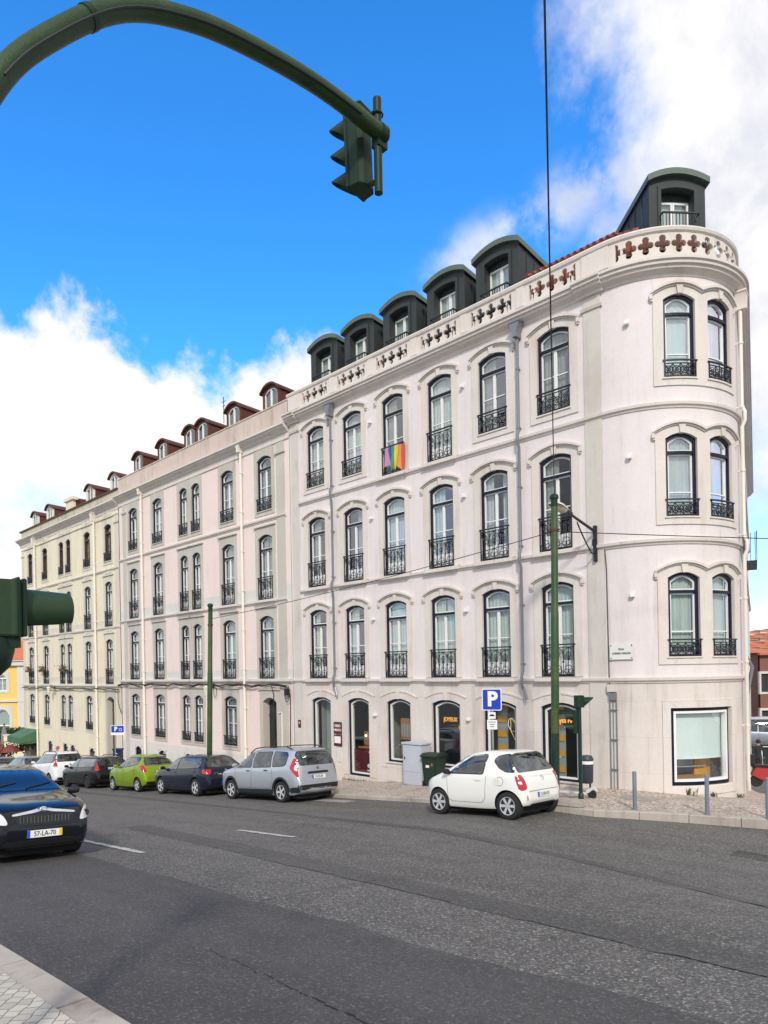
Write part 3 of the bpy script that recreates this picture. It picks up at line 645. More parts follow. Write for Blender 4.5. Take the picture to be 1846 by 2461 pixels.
def panel(c0, n, pitch, half=True):
    x = c0 - pitch * (n / 2)
    a = x - pitch * .62; b = c0 + pitch * n / 2 + pitch * .62
    for i in range(n): xc = x + pitch * (i + .5); pierced_cell(pp, xc - pitch / 2, xc + pitch / 2, zp0, zp1, quat(xc, 10.98), Mc)
    pierced_cell(pp, a, x, zp0, zp1, quat(a + .12, 10.98, half=1), Mc); pierced_cell(pp, x + pitch * n, b, zp0, zp1, quat(b - .12, 10.98, half=-1), Mc)
    return a, b
spans = [panel(c, 3, .412) for c in cols] + [panel(A(5.4) + .12 + 10.2 * .415 / 2 - .02, 9, .415)]
prev = -22.7
for a, b in spans + [(SE, SE)]:
    if a - prev > .02: sweep(pp, [(-.02, zp0), (-.02, zp1), (.12, zp1), (.12, zp0)], prev, a, Mc); 
    if .3 < a - prev < 2: sweep(pp, [(-.045, zp0 + .003), (-.045, zp1), (-.01, zp1), (-.01, zp0 + .003)], prev + .06, a - .06, Mc)
    prev = b
sweep(pp, [(-.02, zp1 - .001), (-.07, zp1 + .03), (-.09, zp1 + .10), (-.05, zp1 + .155), (.16, zp1 + .155), (.16, zp1 - .001)], -22.7, SE, Mc)
pp.build('parapet', 'molding_paint', B1, smooth=30)
for a, b in ((-22.5, -22.02), (-9.34, -8.84)):
    pl = MB()
    sweep(pl, [(.02, -9), (-.03, -9), (-.03, 10.11), (.02, 10.11)], a, b, Mc)
    sweep(pl, [(.02, 9.72), (-.07, 9.74), (-.09, 9.82), (.02, 9.83)], a - .06, b + .06, Mc)
    pl.build('pilaster', 'pilaster_stone', B1)
# interiors (dark rooms and shops)
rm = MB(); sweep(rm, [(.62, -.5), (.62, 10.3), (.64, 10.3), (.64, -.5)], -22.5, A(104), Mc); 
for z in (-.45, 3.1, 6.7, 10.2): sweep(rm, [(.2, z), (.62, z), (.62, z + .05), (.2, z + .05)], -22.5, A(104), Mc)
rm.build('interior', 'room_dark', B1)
sh = MB()
sh.box(-22.5, -8.9, D + 3.0, D + 3.1, -4.6, -.6, 0); sh.box(-22.5, -8.9, D + .34, D + 3.0, -.72, -.62, 0); sh.box(-22.5, -8.9, D + .34, D + 3, -4.5, -4.2, 4)
for x in (-21.3, -17.7, -11.35, -9.0): sh.box(x, x + .1, D + .36, D + 3, -4.5, -.7, 0)
sh.box(-21.15, -20.55, D + .5, D + .6, -4.2, -1.0, 5)      # pale inner door behind first shop window
sh.box(-19.25, -18.85, D + 1.0, D + 1.4, -2.6, -1.9, 1); sh.box(-19.2, -17.95, D + .40, D + .8, -4.1, -2.95, 3); sh.box(-19.2, -17.95, D + .38, D + .85, -2.95, -2.9, 2)
sh.box(-19.2, -18.55, D + .7, D + .95, -2.86, -2.35, 2)
sh.box(-17.0, -16.55, D + .45, D + .6, -2.5, -1.75, 2); sh.box(-17.0, -16.55, D + .45, D + .6, -3.1, -2.58, 2); sh.box(-16.9, -16.2, D + .4, D + .8, -3.2, -3.1, 2)
for k in range(4): sh.box(-16.94 + k * .12, -16.88 + k * .12, D + .42, D + .45, -2.4, -1.95, 5); sh.box(-16.94 + k * .12, -16.88 + k * .12, D + .42, D + .45, -3.02, -2.7, 5)
sh.box(-14.3, -13.9, D + .5, D + .9, -3.2, -2.95, 1)
for k in range(5):
    sh.box(-12.85, -12.5, D + .55, D + .57, -3.1 + k * .46, -2.9 + k * .46, 1); sh.box(-10.85, -10.45, D + .5, D + .52, -3.1 + k * .46, -2.92 + k * .46, 1)
sh.box(-12.87, -12.48, D + .58, D + .6, -4, -1, 5); sh.box(-10.87, -10.43, D + .53, D + .55, -4, -1.4, 5); sh.box(-12.0, -11.6, D + 1.2, D + 1.3, -4, -1.2, 2)
m_ = MB(); sweep(m_, [(1.9, -4.5), (1.9, -.6), (2.0, -.6), (2.0, -4.5)], A(2), A(100), Mc, 0); sweep(m_, [(.4, -.6), (1.9, -.6), (1.9, -.65), (.4, -.65)], A(2), A(100), Mc, 0)
sweep(m_, [(.6, -4.5), (.6, -.6), (.65, -.6), (.65, -4.5)], A(61), A(79), Mc, 1); sweep(m_, [(.45, -3.2), (.45, -2.98), (.7, -2.98), (.7, -3.2)], A(40), A(66), Mc, 2); sweep(m_, [(.5, -2.75), (.5, -2.72), (.55, -2.72), (.55, -2.75)], A(41), A(70), Mc, 5)
sh._mg(m_, (0, 0, 0), None)
sh.build('shop_interior', ['shop_wall', 'shop_yellow', 'shop_wood', 'burgundy', 'room_dark', 'shop_grey'], B1)
# lettering in the shop windows
def fpart(txt, s_, z, size, m, y=.3, **k): return textmesh('lettering', txt, size, frame((s_, D + y, z), (1, 0, 0)), m, B1, **k)
fpart('JOYEUX', -14.62, -1.70, .20, 'neon_orange', .36, ext=.008, bold=.002, sx=.82)
fpart('JOYEUX', -10.42, -1.62, .22, 'neon_orange', .36, ext=.008, bold=.004, sx=.85)
m_ = MB(); c = (-14.15, D + .36, -1.93)
for k in range(3): m_.tube([(c[0] - .12 + .08 * k, c[1], c[2] + .03), (c[0] - .08 + .06 * k, c[1], c[2] - .08), (c[0], c[1], c[2] - .1)], .012, 5)
m_.tube([(c[0] + .09 * math.cos(t), c[1], c[2] + .07 * math.sin(t)) for t in [i * .6 for i in range(11)]], .014, 5, closed=True); m_.build('cup_sign', 'neon_orange', B1)
m_ = MB(); hx, hz, hy = -12.02, -1.9, D + .36
m_.tube([(hx, hy, hz + .18), (hx - .14, hy, hz + .34), (hx - .27, hy, hz + .30), (hx - .30, hy, hz + .12), (hx, hy, hz - .40), (hx + .30, hy, hz + .12), (hx + .27, hy, hz + .30), (hx + .14, hy, hz + .34)], .013, 5, closed=True)
m_.tube([(hx - .2, hy, hz - .06), (hx - .2, hy, hz + .34), (hx, hy, hz + .14), (hx + .2, hy, hz + .34), (hx + .2, hy, hz - .06)], .012, 5, closed=True); m_.build('heart_sign', 'neon_warm', B1)
fpart('OSSO', -18.72, -3.22, .13, 'plastic_white', .17, bold=.004); fpart('MENTO', -18.72, -3.40, .11, 'plastic_white', .17, bold=.003)
bd = MB(); bd.box(-19.2, -18.25, D + .165, D + .168, -3.88, -2.98); bd.build('window_film', 'burgundy', B1)
m_ = MB(); m_.lathe([(.075, .165), (.075, .175), (.055, .175)], (-18.4, D - .005, -3.55), 'y', 14); m_.box(-18.47, -18.33, D + .155, D + .165, -3.75, -3.70); m_.build('emblem', 'plastic_white', B1)
# two lamps glowing on the machine inside
m_ = MB(); m_.lathe([(0, 0), (.04, .0), (.04, .03)], (-19.05, D + .64, -2.5), 'y', 10); m_.lathe([(0, 0), (.04, .0), (.04, .03)], (-18.7, D + .64, -2.5), 'y', 10); m_.build('machine_lamps', 'white_light', B1)
# small white sensors / security boxes, utility panels
def wbox(s_, z, fn=Mc): m_ = MB(); m_.box(s_ - .055, s_ + .055, -.13, 0, z - .05, z + .06); m_.box(s_ + .03, s_ + .05, -.02, .01, z + .06, z + .15); m_.mapped(fn).build('wall_box', 'plastic_white', B1, bevel=.01)
for s_, z in ((-17.8, 8.99), (-13.56, 9.0), (-17.8, 5.51), (-13.57, 5.5), (-17.79, 1.85), (-13.56, 1.85), (-17.8, -1.62), (-13.53, -1.62), (A(16.2), 9.05), (A(16.4), 5.51), (A(16.8), 1.85)): wbox(s_, z)
m_ = MB(); m_.box(-17.25, -16.52, D - .018, D, -3.95, -3.36); m_.box(-16.5, -16.1, D - .018, D, -3.95, -3.36); m_.build('utility_door', 'molding_paint', B1)
m_ = MB(); m_.box(-19.98, -19.72, D - .02, D, -3.5, -2.95); m_.build('meter_door', 'band_stone', B1); m_ = MB(); m_.box(-20.05, -19.65, D - .02, D, -4.3, -3.6); m_.build('stone_patch', 'trim_stone', B1)
# rain pipes
def pipe(par, s_, z1, z0, m, bends, hop=True, r=.044, fn=Mc, topw=.18):
    b = MB(); P = [(s_, -.13, z1)]
    for z in bends: P += [(s_, -.13, z + .28), (s_ + .0, -.20, z + .12), (s_, -.20, z - .12), (s_, -.13, z - .28)]
    P += [(s_, -.13, z0 + .35), (s_ + .12, -.13, z0)]; b.tube([fn(*p) for p in P], r, 8)
    if hop: q = MB(); q.prism([(-topw, .32), (topw, .32), (.07, .06), (.07, -.1), (-.07, -.1), (-.07, .06)], -.30, -.02); q.box(-topw - .02, topw + .02, -.32, 0, .32, .37); b._mg(q.mapped(lambda x, y, z: fn(s_ + x, y, z1 + z)), (0, 0, 0), None)
    z = z1 - 1
    while z > z0 + .6: 
        c_ = MB(); c_.lathe([(r * 1.3, -.03), (r * 1.35, .03)], (0, 0, 0), 'z', 8); c_.box(-.015, .015, 0, .13, -.02, .02); b._mg(c_.mapped(lambda x, y, zz: fn(s_ + x, -.13 + y, z + zz)), (0, 0, 0), None); z -= 1.75
    return b.build('rain_pipe', m, par, smooth=40)
mat('hopper_dark', (.05, .05, .05), .5)
pipe(B1, -19.9, 9.85, -.95, 'grey_pipe', (6.79, 3.24, -.38)); pipe(B1, -11.42, 9.85, -.95, 'grey_pipe', (6.79, 3.24, -.38))
m_ = MB(); m_.tube([Mc(A(2.4), -.04, -.9), Mc(A(2.4), -.04, -3.4)], .015, 8); m_.tube([Mc(A(6.4), -.04, -.9), Mc(A(6.4), -.04, -3.4)], .015, 8); m_.tube([Mc(A(4.4), -.04, -.9), Mc(A(4.4), -.04, -3.4)], .009, 6)
for z in (-1.2, -2.0, -2.8): m_._mg(MB().box(A(2.0), A(6.8), -.06, 0, z, z + .025).mapped(Mc), (0, 0, 0), None)
m_._mg(MB().box(A(2.4), A(6.4), -.09, 0, -.92, -.72).mapped(Mc), (0, 0, 0), None); m_.build('conduit', 'grey_pipe', B1, smooth=40)
MB().box(A(1.4), A(6.2), -.12, 0, -.70, -.50).mapped(Mc).build('junction_box', 'molding_paint', B1)
m_ = MB(); m_.tube([Mc(A(.6), -.03, 3.15), Mc(A(1.2), -.04, 2.95), Mc(A(1.6), -.03, 2.6), Mc(A(2.2), -.03, -.8)], .012, 5); m_.build('wall_cable', 'cable', B1)
pipe(B1, A(99), 9.8, -3.5, 'cream_pipe', (6.79, 3.24), True, .05); 
m_ = MB(); m_.tube([Mc(A(101), -.12, 4.2), Mc(A(101), -.12, .2), Mc(A(103), -.25, -.1), Mc(A(101), -.12, -.9), Mc(A(101), -.12, -1.3)], .05, 8); m_.build('rain_pipe', 'grey_pipe', B1, smooth=40)
# side balcony seen edge-on
for z, t in ((3.34, 3.6),):
    m_ = MB(); a = A(107) + t; m_.box(a, a + 1.6, -.42, 0, z - .13, z); m_.box(a, a + 1.6, -.43, -.40, z + .9, z + .94)
    for k in range(11): m_.box(a + k * .16, a + k * .16 + .02, -.425, -.405, z, z + .9)
    for k in range(3): m_.box(a, a + .02, -.38 + k * .13, -.36 + k * .13, z, z + .9)
    m_.mapped(Mc).build('balcony', 'iron_black', B1)
# roof: tiled slope behind the parapet
def roof_strip(par, a, b, fn, y0, z0, y1, z1, m='clay_tile', ss=None):
    r = MB(); sweep(r, [(y0, z0), (y1, z1), (y1, z1 - .1), (y0 + .02, z0 - .1), (y0, 10.8), (y0 - .02, 10.8)], a, b, fn, ss=ss); return r.build('roof', m, par)
roof_strip(B1, -11.45, A(24), Mc, .46, 11.80, 2.3, 12.78); roof_strip(B1, -22.6, -11.46, Mc, .62, 11.5, 2.6, 12.3, 'rust_tile')
sweep(m_ := MB(), [(.46, 10.8), (.46, 11.5), (.5, 11.5), (.5, 10.8)], A(24.2), A(104), Mc); m_.build('roof_edge', 'rust_tile', B1)
m_ = MB(); sweep(m_, [(.14, 11.0), (.9, 11.05), (.9, 11.0), (.14, 10.9)], -22.6, A(104), Mc); m_.build('gutter', 'rust_brown', B1)
# scalloped tile ends along the eave
m_ = MB(); s_ = -11.4
while s_ < A(8):
    m_._mg(MB().tube([(s_, .42, 11.78), (s_, .75, 11.97)], .075, 6).mapped(Mc), (0, 0, 0), None); s_ += .2
m_.build('eave_tiles', 'clay_tile', B1)
m_ = MB(); m_.box(-22.6, -10.0, 19.2, 26, 8, 12.2); m_.build('attic', 'zinc_dark', B1)
# dormers
def dormer_b1(par, M4, w=1.62, h=1.65, dep=2.2, z0=11.2, flip=False):
    f = lambda mb: mb.mapped(lambda x, y, z: tuple(M4 @ Vector((x, y, z))))
    W2 = w / 2; zt = lambda x: h + .14 - .22 * (x / (W2 + .08)) ** 2
    b = MB(); iw, ih = .46, h - .34; X = [-W2 + w * i / 8 for i in range(9)]
    inner = [(-iw, .12)] + [(-iw + 2 * iw * i / 8, ih + .07 - .07 * ((i - 4) / 4) ** 2) for i in range(9)] + [(iw, .12)]
    b.ring(inner, [(-W2, -.1)] + [(x, zt(x) - .1) for x in X] + [(W2, -.1)], 0, .42, 0, True)
    b.ring([(-iw - .0, .13)] + [(-iw + 2 * iw * i / 8, ih + .07 - .07 * ((i - 4) / 4) ** 2) for i in range(9)] + [(iw, .13)], [(-iw - .09, .13)] + [((-iw + 2 * iw * i / 8) * 1.2, ih + .17 - .07 * ((i - 4) / 4) ** 2) for i in range(9)] + [(iw + .09, .13)], -.04, .001)
    for sg in (-1, 1): b.add([(sg * (W2 + .006), .002, -1.2), (sg * (W2 + .006), .002, zt(W2) - .1), (sg * (W2 + .006), dep, zt(W2) - .35), (sg * (W2 + .006), dep, -.5), (sg * (W2 - .06), .001, -1.2), (sg * (W2 - .06), .001, zt(W2) - .1), (sg * (W2 - .06), dep, zt(W2) - .35), (sg * (W2 - .06), dep, -.5)], [(0, 1, 2, 3), (4, 5, 6, 7), (0, 4, 5, 1), (1, 5, 6, 2), (2, 6, 7, 3)])
    for sg in (-1, 1):
        for q in range(1, 5): b.box(sg * (W2 + .012) - .012, sg * (W2 + .012) + .012, q * .42 - .01, q * .42 + .01, -.9, zt(W2) - .14 - q * .05)
    d = f(b).build('dormer', 'zinc_dark', par); 
    r = MB(); XX = [(-W2 - .08) + (w + .16) * i / 10 for i in range(11)]; vs = []
    for y, dz in ((-.14, 0), (dep + .1, -.28)):
        for x in XX: vs += [(x, y, zt(x) - .10 + dz), (x, y, zt(x) + .06 + dz)]
    k = 22; fs = []
    for i in range(10): a = 2 * i; fs += [(a, a + 2, a + 3, a + 1), (k + a, k + a + 1, k + a + 3, k + a + 2), (a + 1, a + 3, k + a + 3, k + a + 1), (a, k + a, k + a + 2, a + 2)]
    fs += [(0, 1, k + 1, k), (20, k + 20, k + 21, 21)]; r.add(vs, fs)
    def subp(mb, n_, m, **kw): o = f(mb).build(n_, m, None, **kw); o.parent = d; return o
    subp(r, 'dormer_roof', 'zinc_light')
    s2 = MB(); a = .45
    for x0, x1 in ((-a, -.003), (.003, a)): s2.ring([(x0 + .05, .18), (x0 + .05, ih - .2), (x1 - .05, ih - .2), (x1 - .05, .18)], [(x0, .12), (x0, ih - .14), (x1, ih - .14), (x1, .12)], .26, .32, 0, True)
    subp(s2, 'sash', 'white_paint'); g_ = MB(); g_.add([(-a, .29, .12), (a, .29, .12), (a, .29, ih - .14), (-a, .29, ih - .14)], [(0, 1, 2, 3)]); subp(g_, 'pane', 'window_glass')
    c_ = MB(); c_.box(-a, a, .36, .37, .1, ih); c_.build; subp(c_, 'curtain', 'curtain'); bk = MB(); bk.box(-a, a, .27, .34, ih - .13, ih + .06); subp(bk, 'lintel', 'zinc_dark')
    q = MB(); L = .52; q.box(-L, L, -.22, -.18, .44, .48); q.box(-L, -L + .03, -.2, 0, .44, .47); q.box(L - .03, L, -.2, 0, .44, .47); q.box(-L, L, -.21, -.19, .02, .05)
    for i in range(12): x = -L + .01 + (2 * L - .03) * i / 11; q.box(x, x + .016, -.21, -.19, .0, .45)
    subp(q, 'railing', 'iron_black')
    return d
b1off = Vector(B1['wx'])
def M4(x, y, z, ang=0): return Matrix.Translation((x, y, z)) @ Matrix.Rotation(ang, 4, 'Z')
for c in (-20.95, -18.9, -16.78, -14.65, -12.55): dormer_b1(B1, M4(c, 17.98, 11.38), h=1.80)
dormer_b1(B1, M4(-7.29, 18.87, 11.60, R_(49)), w=1.56, h=1.52, dep=3.2)
# ================================================================== BUILDINGS 2 AND 3
mat('door_dark', (.018, .020, .018), .45, var=.5, vscale=4, col2=(.035, .03, .02)); mat('flower_leaf', (.035, .07, .02), .7); mat('flower_red', (.5, .05, .03), .6)
def facade(B, a, b, ztop, holes, mup, mlow, bands):
    w = MB(); wall(w, a, b, -14, ztop, holes, Mf, [(-14, 1)] + bands); return w.build('wall', mup if isinstance(mup, list) else [mup, mlow, 'cream_stone' if mlow == 'cream_plaster' else 'band_stone'], B)
def dormer_b2(par, x, y, z0, w, h, roofm, facem, cheekm, wm=False, dep=1.7):
    d = MB(); W2 = w / 2; X = [-W2 + w * i / 10 for i in range(11)]; rz = lambda t: h - .30 * (abs(t) / W2) ** 2.4
    iw = W2 - .13; Xi = [-iw + 2 * iw * i / 10 for i in range(11)]; iz = lambda t: h - .16 - .22 * (abs(t) / iw) ** 2.4
    d.ring([(-iw, .05)] + [(t, iz(t)) for t in Xi] + [(iw, .05)], [(-W2, -.3)] + [(t, rz(t)) for t in X] + [(W2, -.3)], 0, .12, 0, True)
    o = d.build('dormer', facem, par, loc=(x, y, z0))
    def subp(mb, n_, m): q = mb.build(n_, m, None, smooth=30); q.parent = o; return q
    c = MB(); vs = []
    for yy, dz in ((.02, 0), (dep, -.1)): vs += [(-W2 + .01, yy, -.9)] + [(t * .99, yy, rz(t) - .01 + dz) for t in X] + [(W2 - .01, yy, -.9)]
    n = 13; c.add(vs, [(i, i + 1, n + i + 1, n + i) for i in range(n - 1)]); subp(c, 'cheeks', cheekm)
    r = MB(); V = [-W2 - .07 + (w + .14) * i / 12 for i in range(13)]; rr = lambda t: h + .01 - .30 * (min(1, abs(t) / (W2 + .05))) ** 2.4
    vs = []
    for yy, dz in ((-.14, 0), (dep, -.1)):
        for t in V: vs += [(t, yy, rr(t) - .05 + dz), (t, yy, rr(t) + .035 + dz)]
    k = 26; fs = [(k - 2, 2 * k - 2, 2 * k - 1, k - 1), (0, 1, k + 1, k)]
    for i in range(12): a = 2 * i; fs += [(a, a + 2, a + 3, a + 1), (a + 1, a + 3, k + a + 3, k + a + 1), (a, k + a, k + a + 2, a + 2)]
    r.add(vs, fs); subp(r, 'dormer_roof', roofm)
    s_ = MB()
    for x0, x1 in ((-iw + .01, -.003), (.003, iw - .01)):
        zt_ = lambda t: iz(t) - .01
        s_.ring([(x0 + .045, .11), (x0 + .045, zt_(x0 + .045) - .05), ((x0 + x1) / 2, zt_((x0 + x1) / 2) - .05), (x1 - .045, zt_(x1 - .045) - .05), (x1 - .045, .11)], [(x0, .06), (x0, zt_(x0)), ((x0 + x1) / 2, zt_((x0 + x1) / 2)), (x1, zt_(x1)), (x1, .06)], .03, .09, 0, True)
    subp(s_, 'sash', 'white_paint'); g = MB(); g.add([(t, .07, z) for t in Xi for z in (.06, iz(t))], [(2 * i, 2 * i + 2, 2 * i + 3, 2 * i + 1) for i in range(10)]); subp(g, 'pane', 'window_glass')
    k_ = MB(); k_.add([(-iw, .16, .05), (iw, .16, .05), (iw, .16, h - .2), (-iw, .16, h - .2)], [(0, 1, 2, 3)]); subp(k_, 'curtain', 'curtain' if random.random() < .4 else 'room_dark')
    return o
def edges(B, a, b, zc, zs, m='molding_paint', par=None):
    e = MB()
    for z in zs: sweep(e, [(.02, z - .10), (-.03, z - .09), (-.05, z - .03), (-.09, z - .02), (-.10, z + .05), (-.05, z + .06), (.02, z + .07)], a, b, Mf, ss=[a, b])
    e.build('string_course', m, B)
def nwin(B, c, z0, w, h, cl, rl, cu, st, owl=None, owr=None, rise=.17, fr='navy_paint', sash='white_paint'):
    return window(B, c, z0, None, style=st, w=w, h=round(h, 3), closed=cl, rail=rl, cur=cu, owl=owl or w / 2 + .21, owr=owr or w / 2 + .21, rise=rise, fr=fr, sash=sash)
def hole(c, z0, w, h): return (c - w / 2 - .02, c + w / 2 + .02, z0, z0 + h + .02)
CU = ['g_full', 'gap', 'g_left', 'g_peep', 'right', 'g_full', 'none', 'full', 'g_gap', 'left', 'g_full']
# ---- building 2: pink
B2 = thing('apartment_building', 'pink plaster terraced building with grey stone window frames and brown arched dormers', 'building', (-31, D + 3, -5), world=True)
a2, b2 = -38.72, -22.64
c2s = [(-36.95, 0), (-34.10, 0), (-31.36, -1), (-30.16, 1), (-27.35, 0), (-24.42, 0)]
spec2 = []; holes = []
for i, (c, pr) in enumerate(c2s):
    w_ = .80 if pr else 1.05; gl = .20
    ol = gl if pr > 0 else .21; orr = gl if pr < 0 else .21
    for (z0, h_, cl, rl, st) in ((6.95, 2.36, True, .56, 'b2'), (3.12, 2.80, False, .98, 'b2c'), (-.30, 2.72, False, .92, 'b2c'), (-3.36, 2.28, True, .46, 'b2c')):
        if i == 5 and z0 < -3: continue
        spec2.append((c, z0, w_, h_, cl, rl, CU[(i * 3 + int(z0 * 7)) % 11], st, w_ / 2 + ol, w_ / 2 + orr)); holes.append(hole(c, z0, w_, h_))
base2 = [(-36.78, -5.2, .78, 1.2), (-34.0, -5.0, .85, .95), (-31.3, -4.75, .75, .72), (-30.12, -4.7, .75, .68)]
for c, z0, w_, h_ in base2: holes.append(hole(c, z0, w_, h_))
DR = (-24.28, -4.6, .98, 3.5); holes.append(hole(*DR))
facade(B2, a2, b2, 10.1, holes, 'pink_plaster', 'band_stone', [(-3.72, 0), (-.40, 2), (.11, 0), (3.0, 2), (3.62, 0)])
for c, z0, w_, h_, cl, rl, cu, st, ol, orr in spec2: nwin(B2, c, z0, w_, h_, cl, rl, cu, st, ol, orr)
for k, (c, z0, w_, h_) in enumerate(base2): window(B2, c, z0, None, style='arch', w=w_, h=h_, closed=False, rail=None, cur='none' if k == 0 else 'full', owl=w_ / 2, owr=w_ / 2, rise=.2, sash='brown_paint' if k == 0 else 'white_paint')
def door(B, c, z0, w, h, m='door_dark'):
    s = MB(); X = xsamp(w); zt = lambda x: h - .2 * (2 * x / w) ** 2; U = [-w / 2 - .24 + (w + .48) * i / 8 for i in range(9)]
    s.ring([(-w / 2, 0)] + [(x, zt(x)) for x in X] + [(w / 2, 0)], [(-w / 2 - .24, 0)] + [(u, h + .33) for u in U] + [(w / 2 + .24, 0)], -.035, .4, 0, False, .01); s.box(-w / 2 - .3, w / 2 + .3, -.1, 0, h + .333, h + .40)
    o = s.build('door_frame', 'grey_stone', B, loc=(c, D, z0)); d = MB()
    d.add([(x, .33, z) for x in X for z in (0, zt(x))], [(2 * i, 2 * i + 2, 2 * i + 3, 2 * i + 1) for i in range(8)]); d.box(-w / 2, w / 2, .28, .34, h - .82, h - .74)
    for sg in (-1, 1):
        d.box(sg * w / 4 - w / 4 + .01, sg * w / 4 + w / 4 - .01, .29, .33, 0, h - .83)
        for za, zb in ((.15, .8), (.92, 1.5), (1.62, h - .95)): d.box(sg * w / 4 - w / 6, sg * w / 4 + w / 6, .27, .3, za, zb)
    q = d.build('door', m, None); q.parent = o
    h_ = MB(); h_.lathe([(0, .22), (.03, .22), (.035, .25), (.015, .27)], (.06, 0, 1.05), 'y', 8); k = h_.build('handle', 'brass', None); k.parent = o
mat('brass', (.5, .33, .1), .35, 1.0)
door(B2, *DR)
edges(B2, a2, b2 - .25, 0, (3.03, 6.55)); 
e = MB(); sweep(e, [(.02, -.50), (-.05, -.48), (-.08, -.42), (-.13, -.40), (-.13, -.30), (.02, -.28)], a2, b2, Mf, ss=[a2, b2]); e.build('string_course', 'molding_paint', B2)
for c, pr in c2s:
    for z in (3.03, -.38):
        sl_ = MB(); sl_.box(c - (.62 if pr else .75), c + (.62 if pr else .75), D - .17, D - .0, z - .02, z + .078); sl_.build('window_ledge', 'molding_paint', B2)
e = MB(); PR2 = [(.05, 9.70), (-.03, 9.71), (-.03, 9.90), (-.09, 9.94), (-.13, 10.0), (-.27, 10.08), (-.29, 10.14), (-.36, 10.16), (-.36, 10.25), (-.02, 10.29), (.05, 10.29)]
sweep(e, PR2, a2 - .1, b2, Mf, ss=[a2 - .1, b2]); sweep(e, [(.02, 9.63), (-.05, 9.65), (-.05, 9.71), (.02, 9.72)], a2, b2, Mf, ss=[a2, b2]); e.build('cornice', 'molding_paint', B2)
e = MB(); e.box(a2, b2, D - .02, D + .16, 10.28, 11.22, nx=8); e.box(a2 - .03, b2, D - .05, D + .2, 11.22, 11.27); e.build('parapet', 'stained_parapet', B2)
for a, b in ((-38.25, -37.82), (-23.55, -22.98)):
    e = MB(); e.box(a, b, D - .03, D + .02, -9, 9.64); e.box(a - .05, b + .05, D - .09, D, 9.15, 9.24); e.build('pilaster', 'grey_stone', B2)
e = MB(); sweep(e, [(.35, 11.0), (2.0, 12.45), (3.6, 13.0), (3.6, 10.5), (.35, 10.5)], a2, b2, Mf, ss=[a2, b2]); e.build('roof', 'clay_tile', B2)
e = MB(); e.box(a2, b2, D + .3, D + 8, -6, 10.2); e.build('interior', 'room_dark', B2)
for c in (-37.15, -34.3, -31.45, -30.25, -27.45, -24.52): dormer_b2(B2, c, 17.95, 11.12, 1.2, 1.46, 'rust_brown', 'rust_brown', 'rust_brown')
m_ = MB(); m_.tube([(-29.3, 18.6, 12.3), (-29.3, 18.6, 13.6)], .02, 5); m_.box(-29.5, -29.1, 18.59, 18.61, 13.35, 13.37); m_.box(-29.42, -29.18, 18.59, 18.61, 13.15, 13.17); m_.build('antenna', 'zinc_dark', B2)
pipe(B2, -26.03, 9.9, -4.3, 'cream_pipe', (), True, .06, Mf, .2); pipe(B2, -35.72, 9.9, -5.2, 'cream_pipe', (), True, .06, Mf, .2)
for x0 in (-38.6,):
    m_ = MB(); P = []
    x = -38.9
    while x < -22.6: P.append((x, D - .17, -.56 + .03 * math.sin(x * 2.3) - .03 * math.sin(x * 5.1))); x += .5
    m_.tube(P, .035, 6); m_.tube([(p[0], p[1] + .02, p[2] - .06 + .02 * math.sin(p[0] * 3.7)) for p in P], .018, 5)
    for xx, dz in ((-24.0, -1.9), (-22.85, -4.2)): m_.tube([(xx, D - .12, -.58), (xx + .06, D - .06, -1.0), (xx - .02, D - .06, -.56 + dz)], .02, 5)
    m_.tube([(-22.9 + .16 * math.cos(t), D - .14, -.95 + .3 * math.sin(t)) for t in [i * .6 for i in range(11)]], .016, 5, closed=True); m_.box(-23.0, -22.82, D - .22, D - .06, -.98, -.7)
    m_.build('cable_bundle', 'cable', B2)
m_ = MB(); m_.tube([(-23.65, D - .05, -1.75), (-23.4, D - .05, -1.72), (-23.4, D - .05, -3.4)], .03, 6); m_.build('gas_pipe', 'cream_pipe', B2)
m_ = MB(); m_.box(-36.1, -35.9, D - .03, D, -4.5, -4.15); m_.build('letter_plate', 'zinc_dark', B2)
def wall_lantern(x, z, label):
    t = thing('wall_lantern', label, 'lantern', (x, D - .02, z))
    m_ = MB(); m_.box(-.05, .05, -.05, .0, -.1, .12); m_.tube([(0, 0, .05), (0, -.25, .12), (0, -.42, .02)], .02, 6); m_.build('bracket', 'iron_black', t)
    m_ = MB(); m_.lathe([(.03, .05), (.15, -.03), (.12, -.1), (.07, -.42), (.03, -.45)], (0, -.42, -.02), 'z', 8); m_.build('lantern_head', 'cream_pipe', t, smooth=30)
    m_ = MB(); m_.tube([(.25 + .13 * math.cos(q), -.1, -.25 + .3 * math.sin(q)) for q in [i * .6 for i in range(11)]], .012, 5, closed=True); m_.build('cable_loop', 'cable', t)
wall_lantern(-28.75, -.62, 'small wall lantern with a cable loop under the ledge of the pink building')
wall_lantern(-49.1, -.75, 'small wall lantern with a cable loop under the ledge of the cream building')
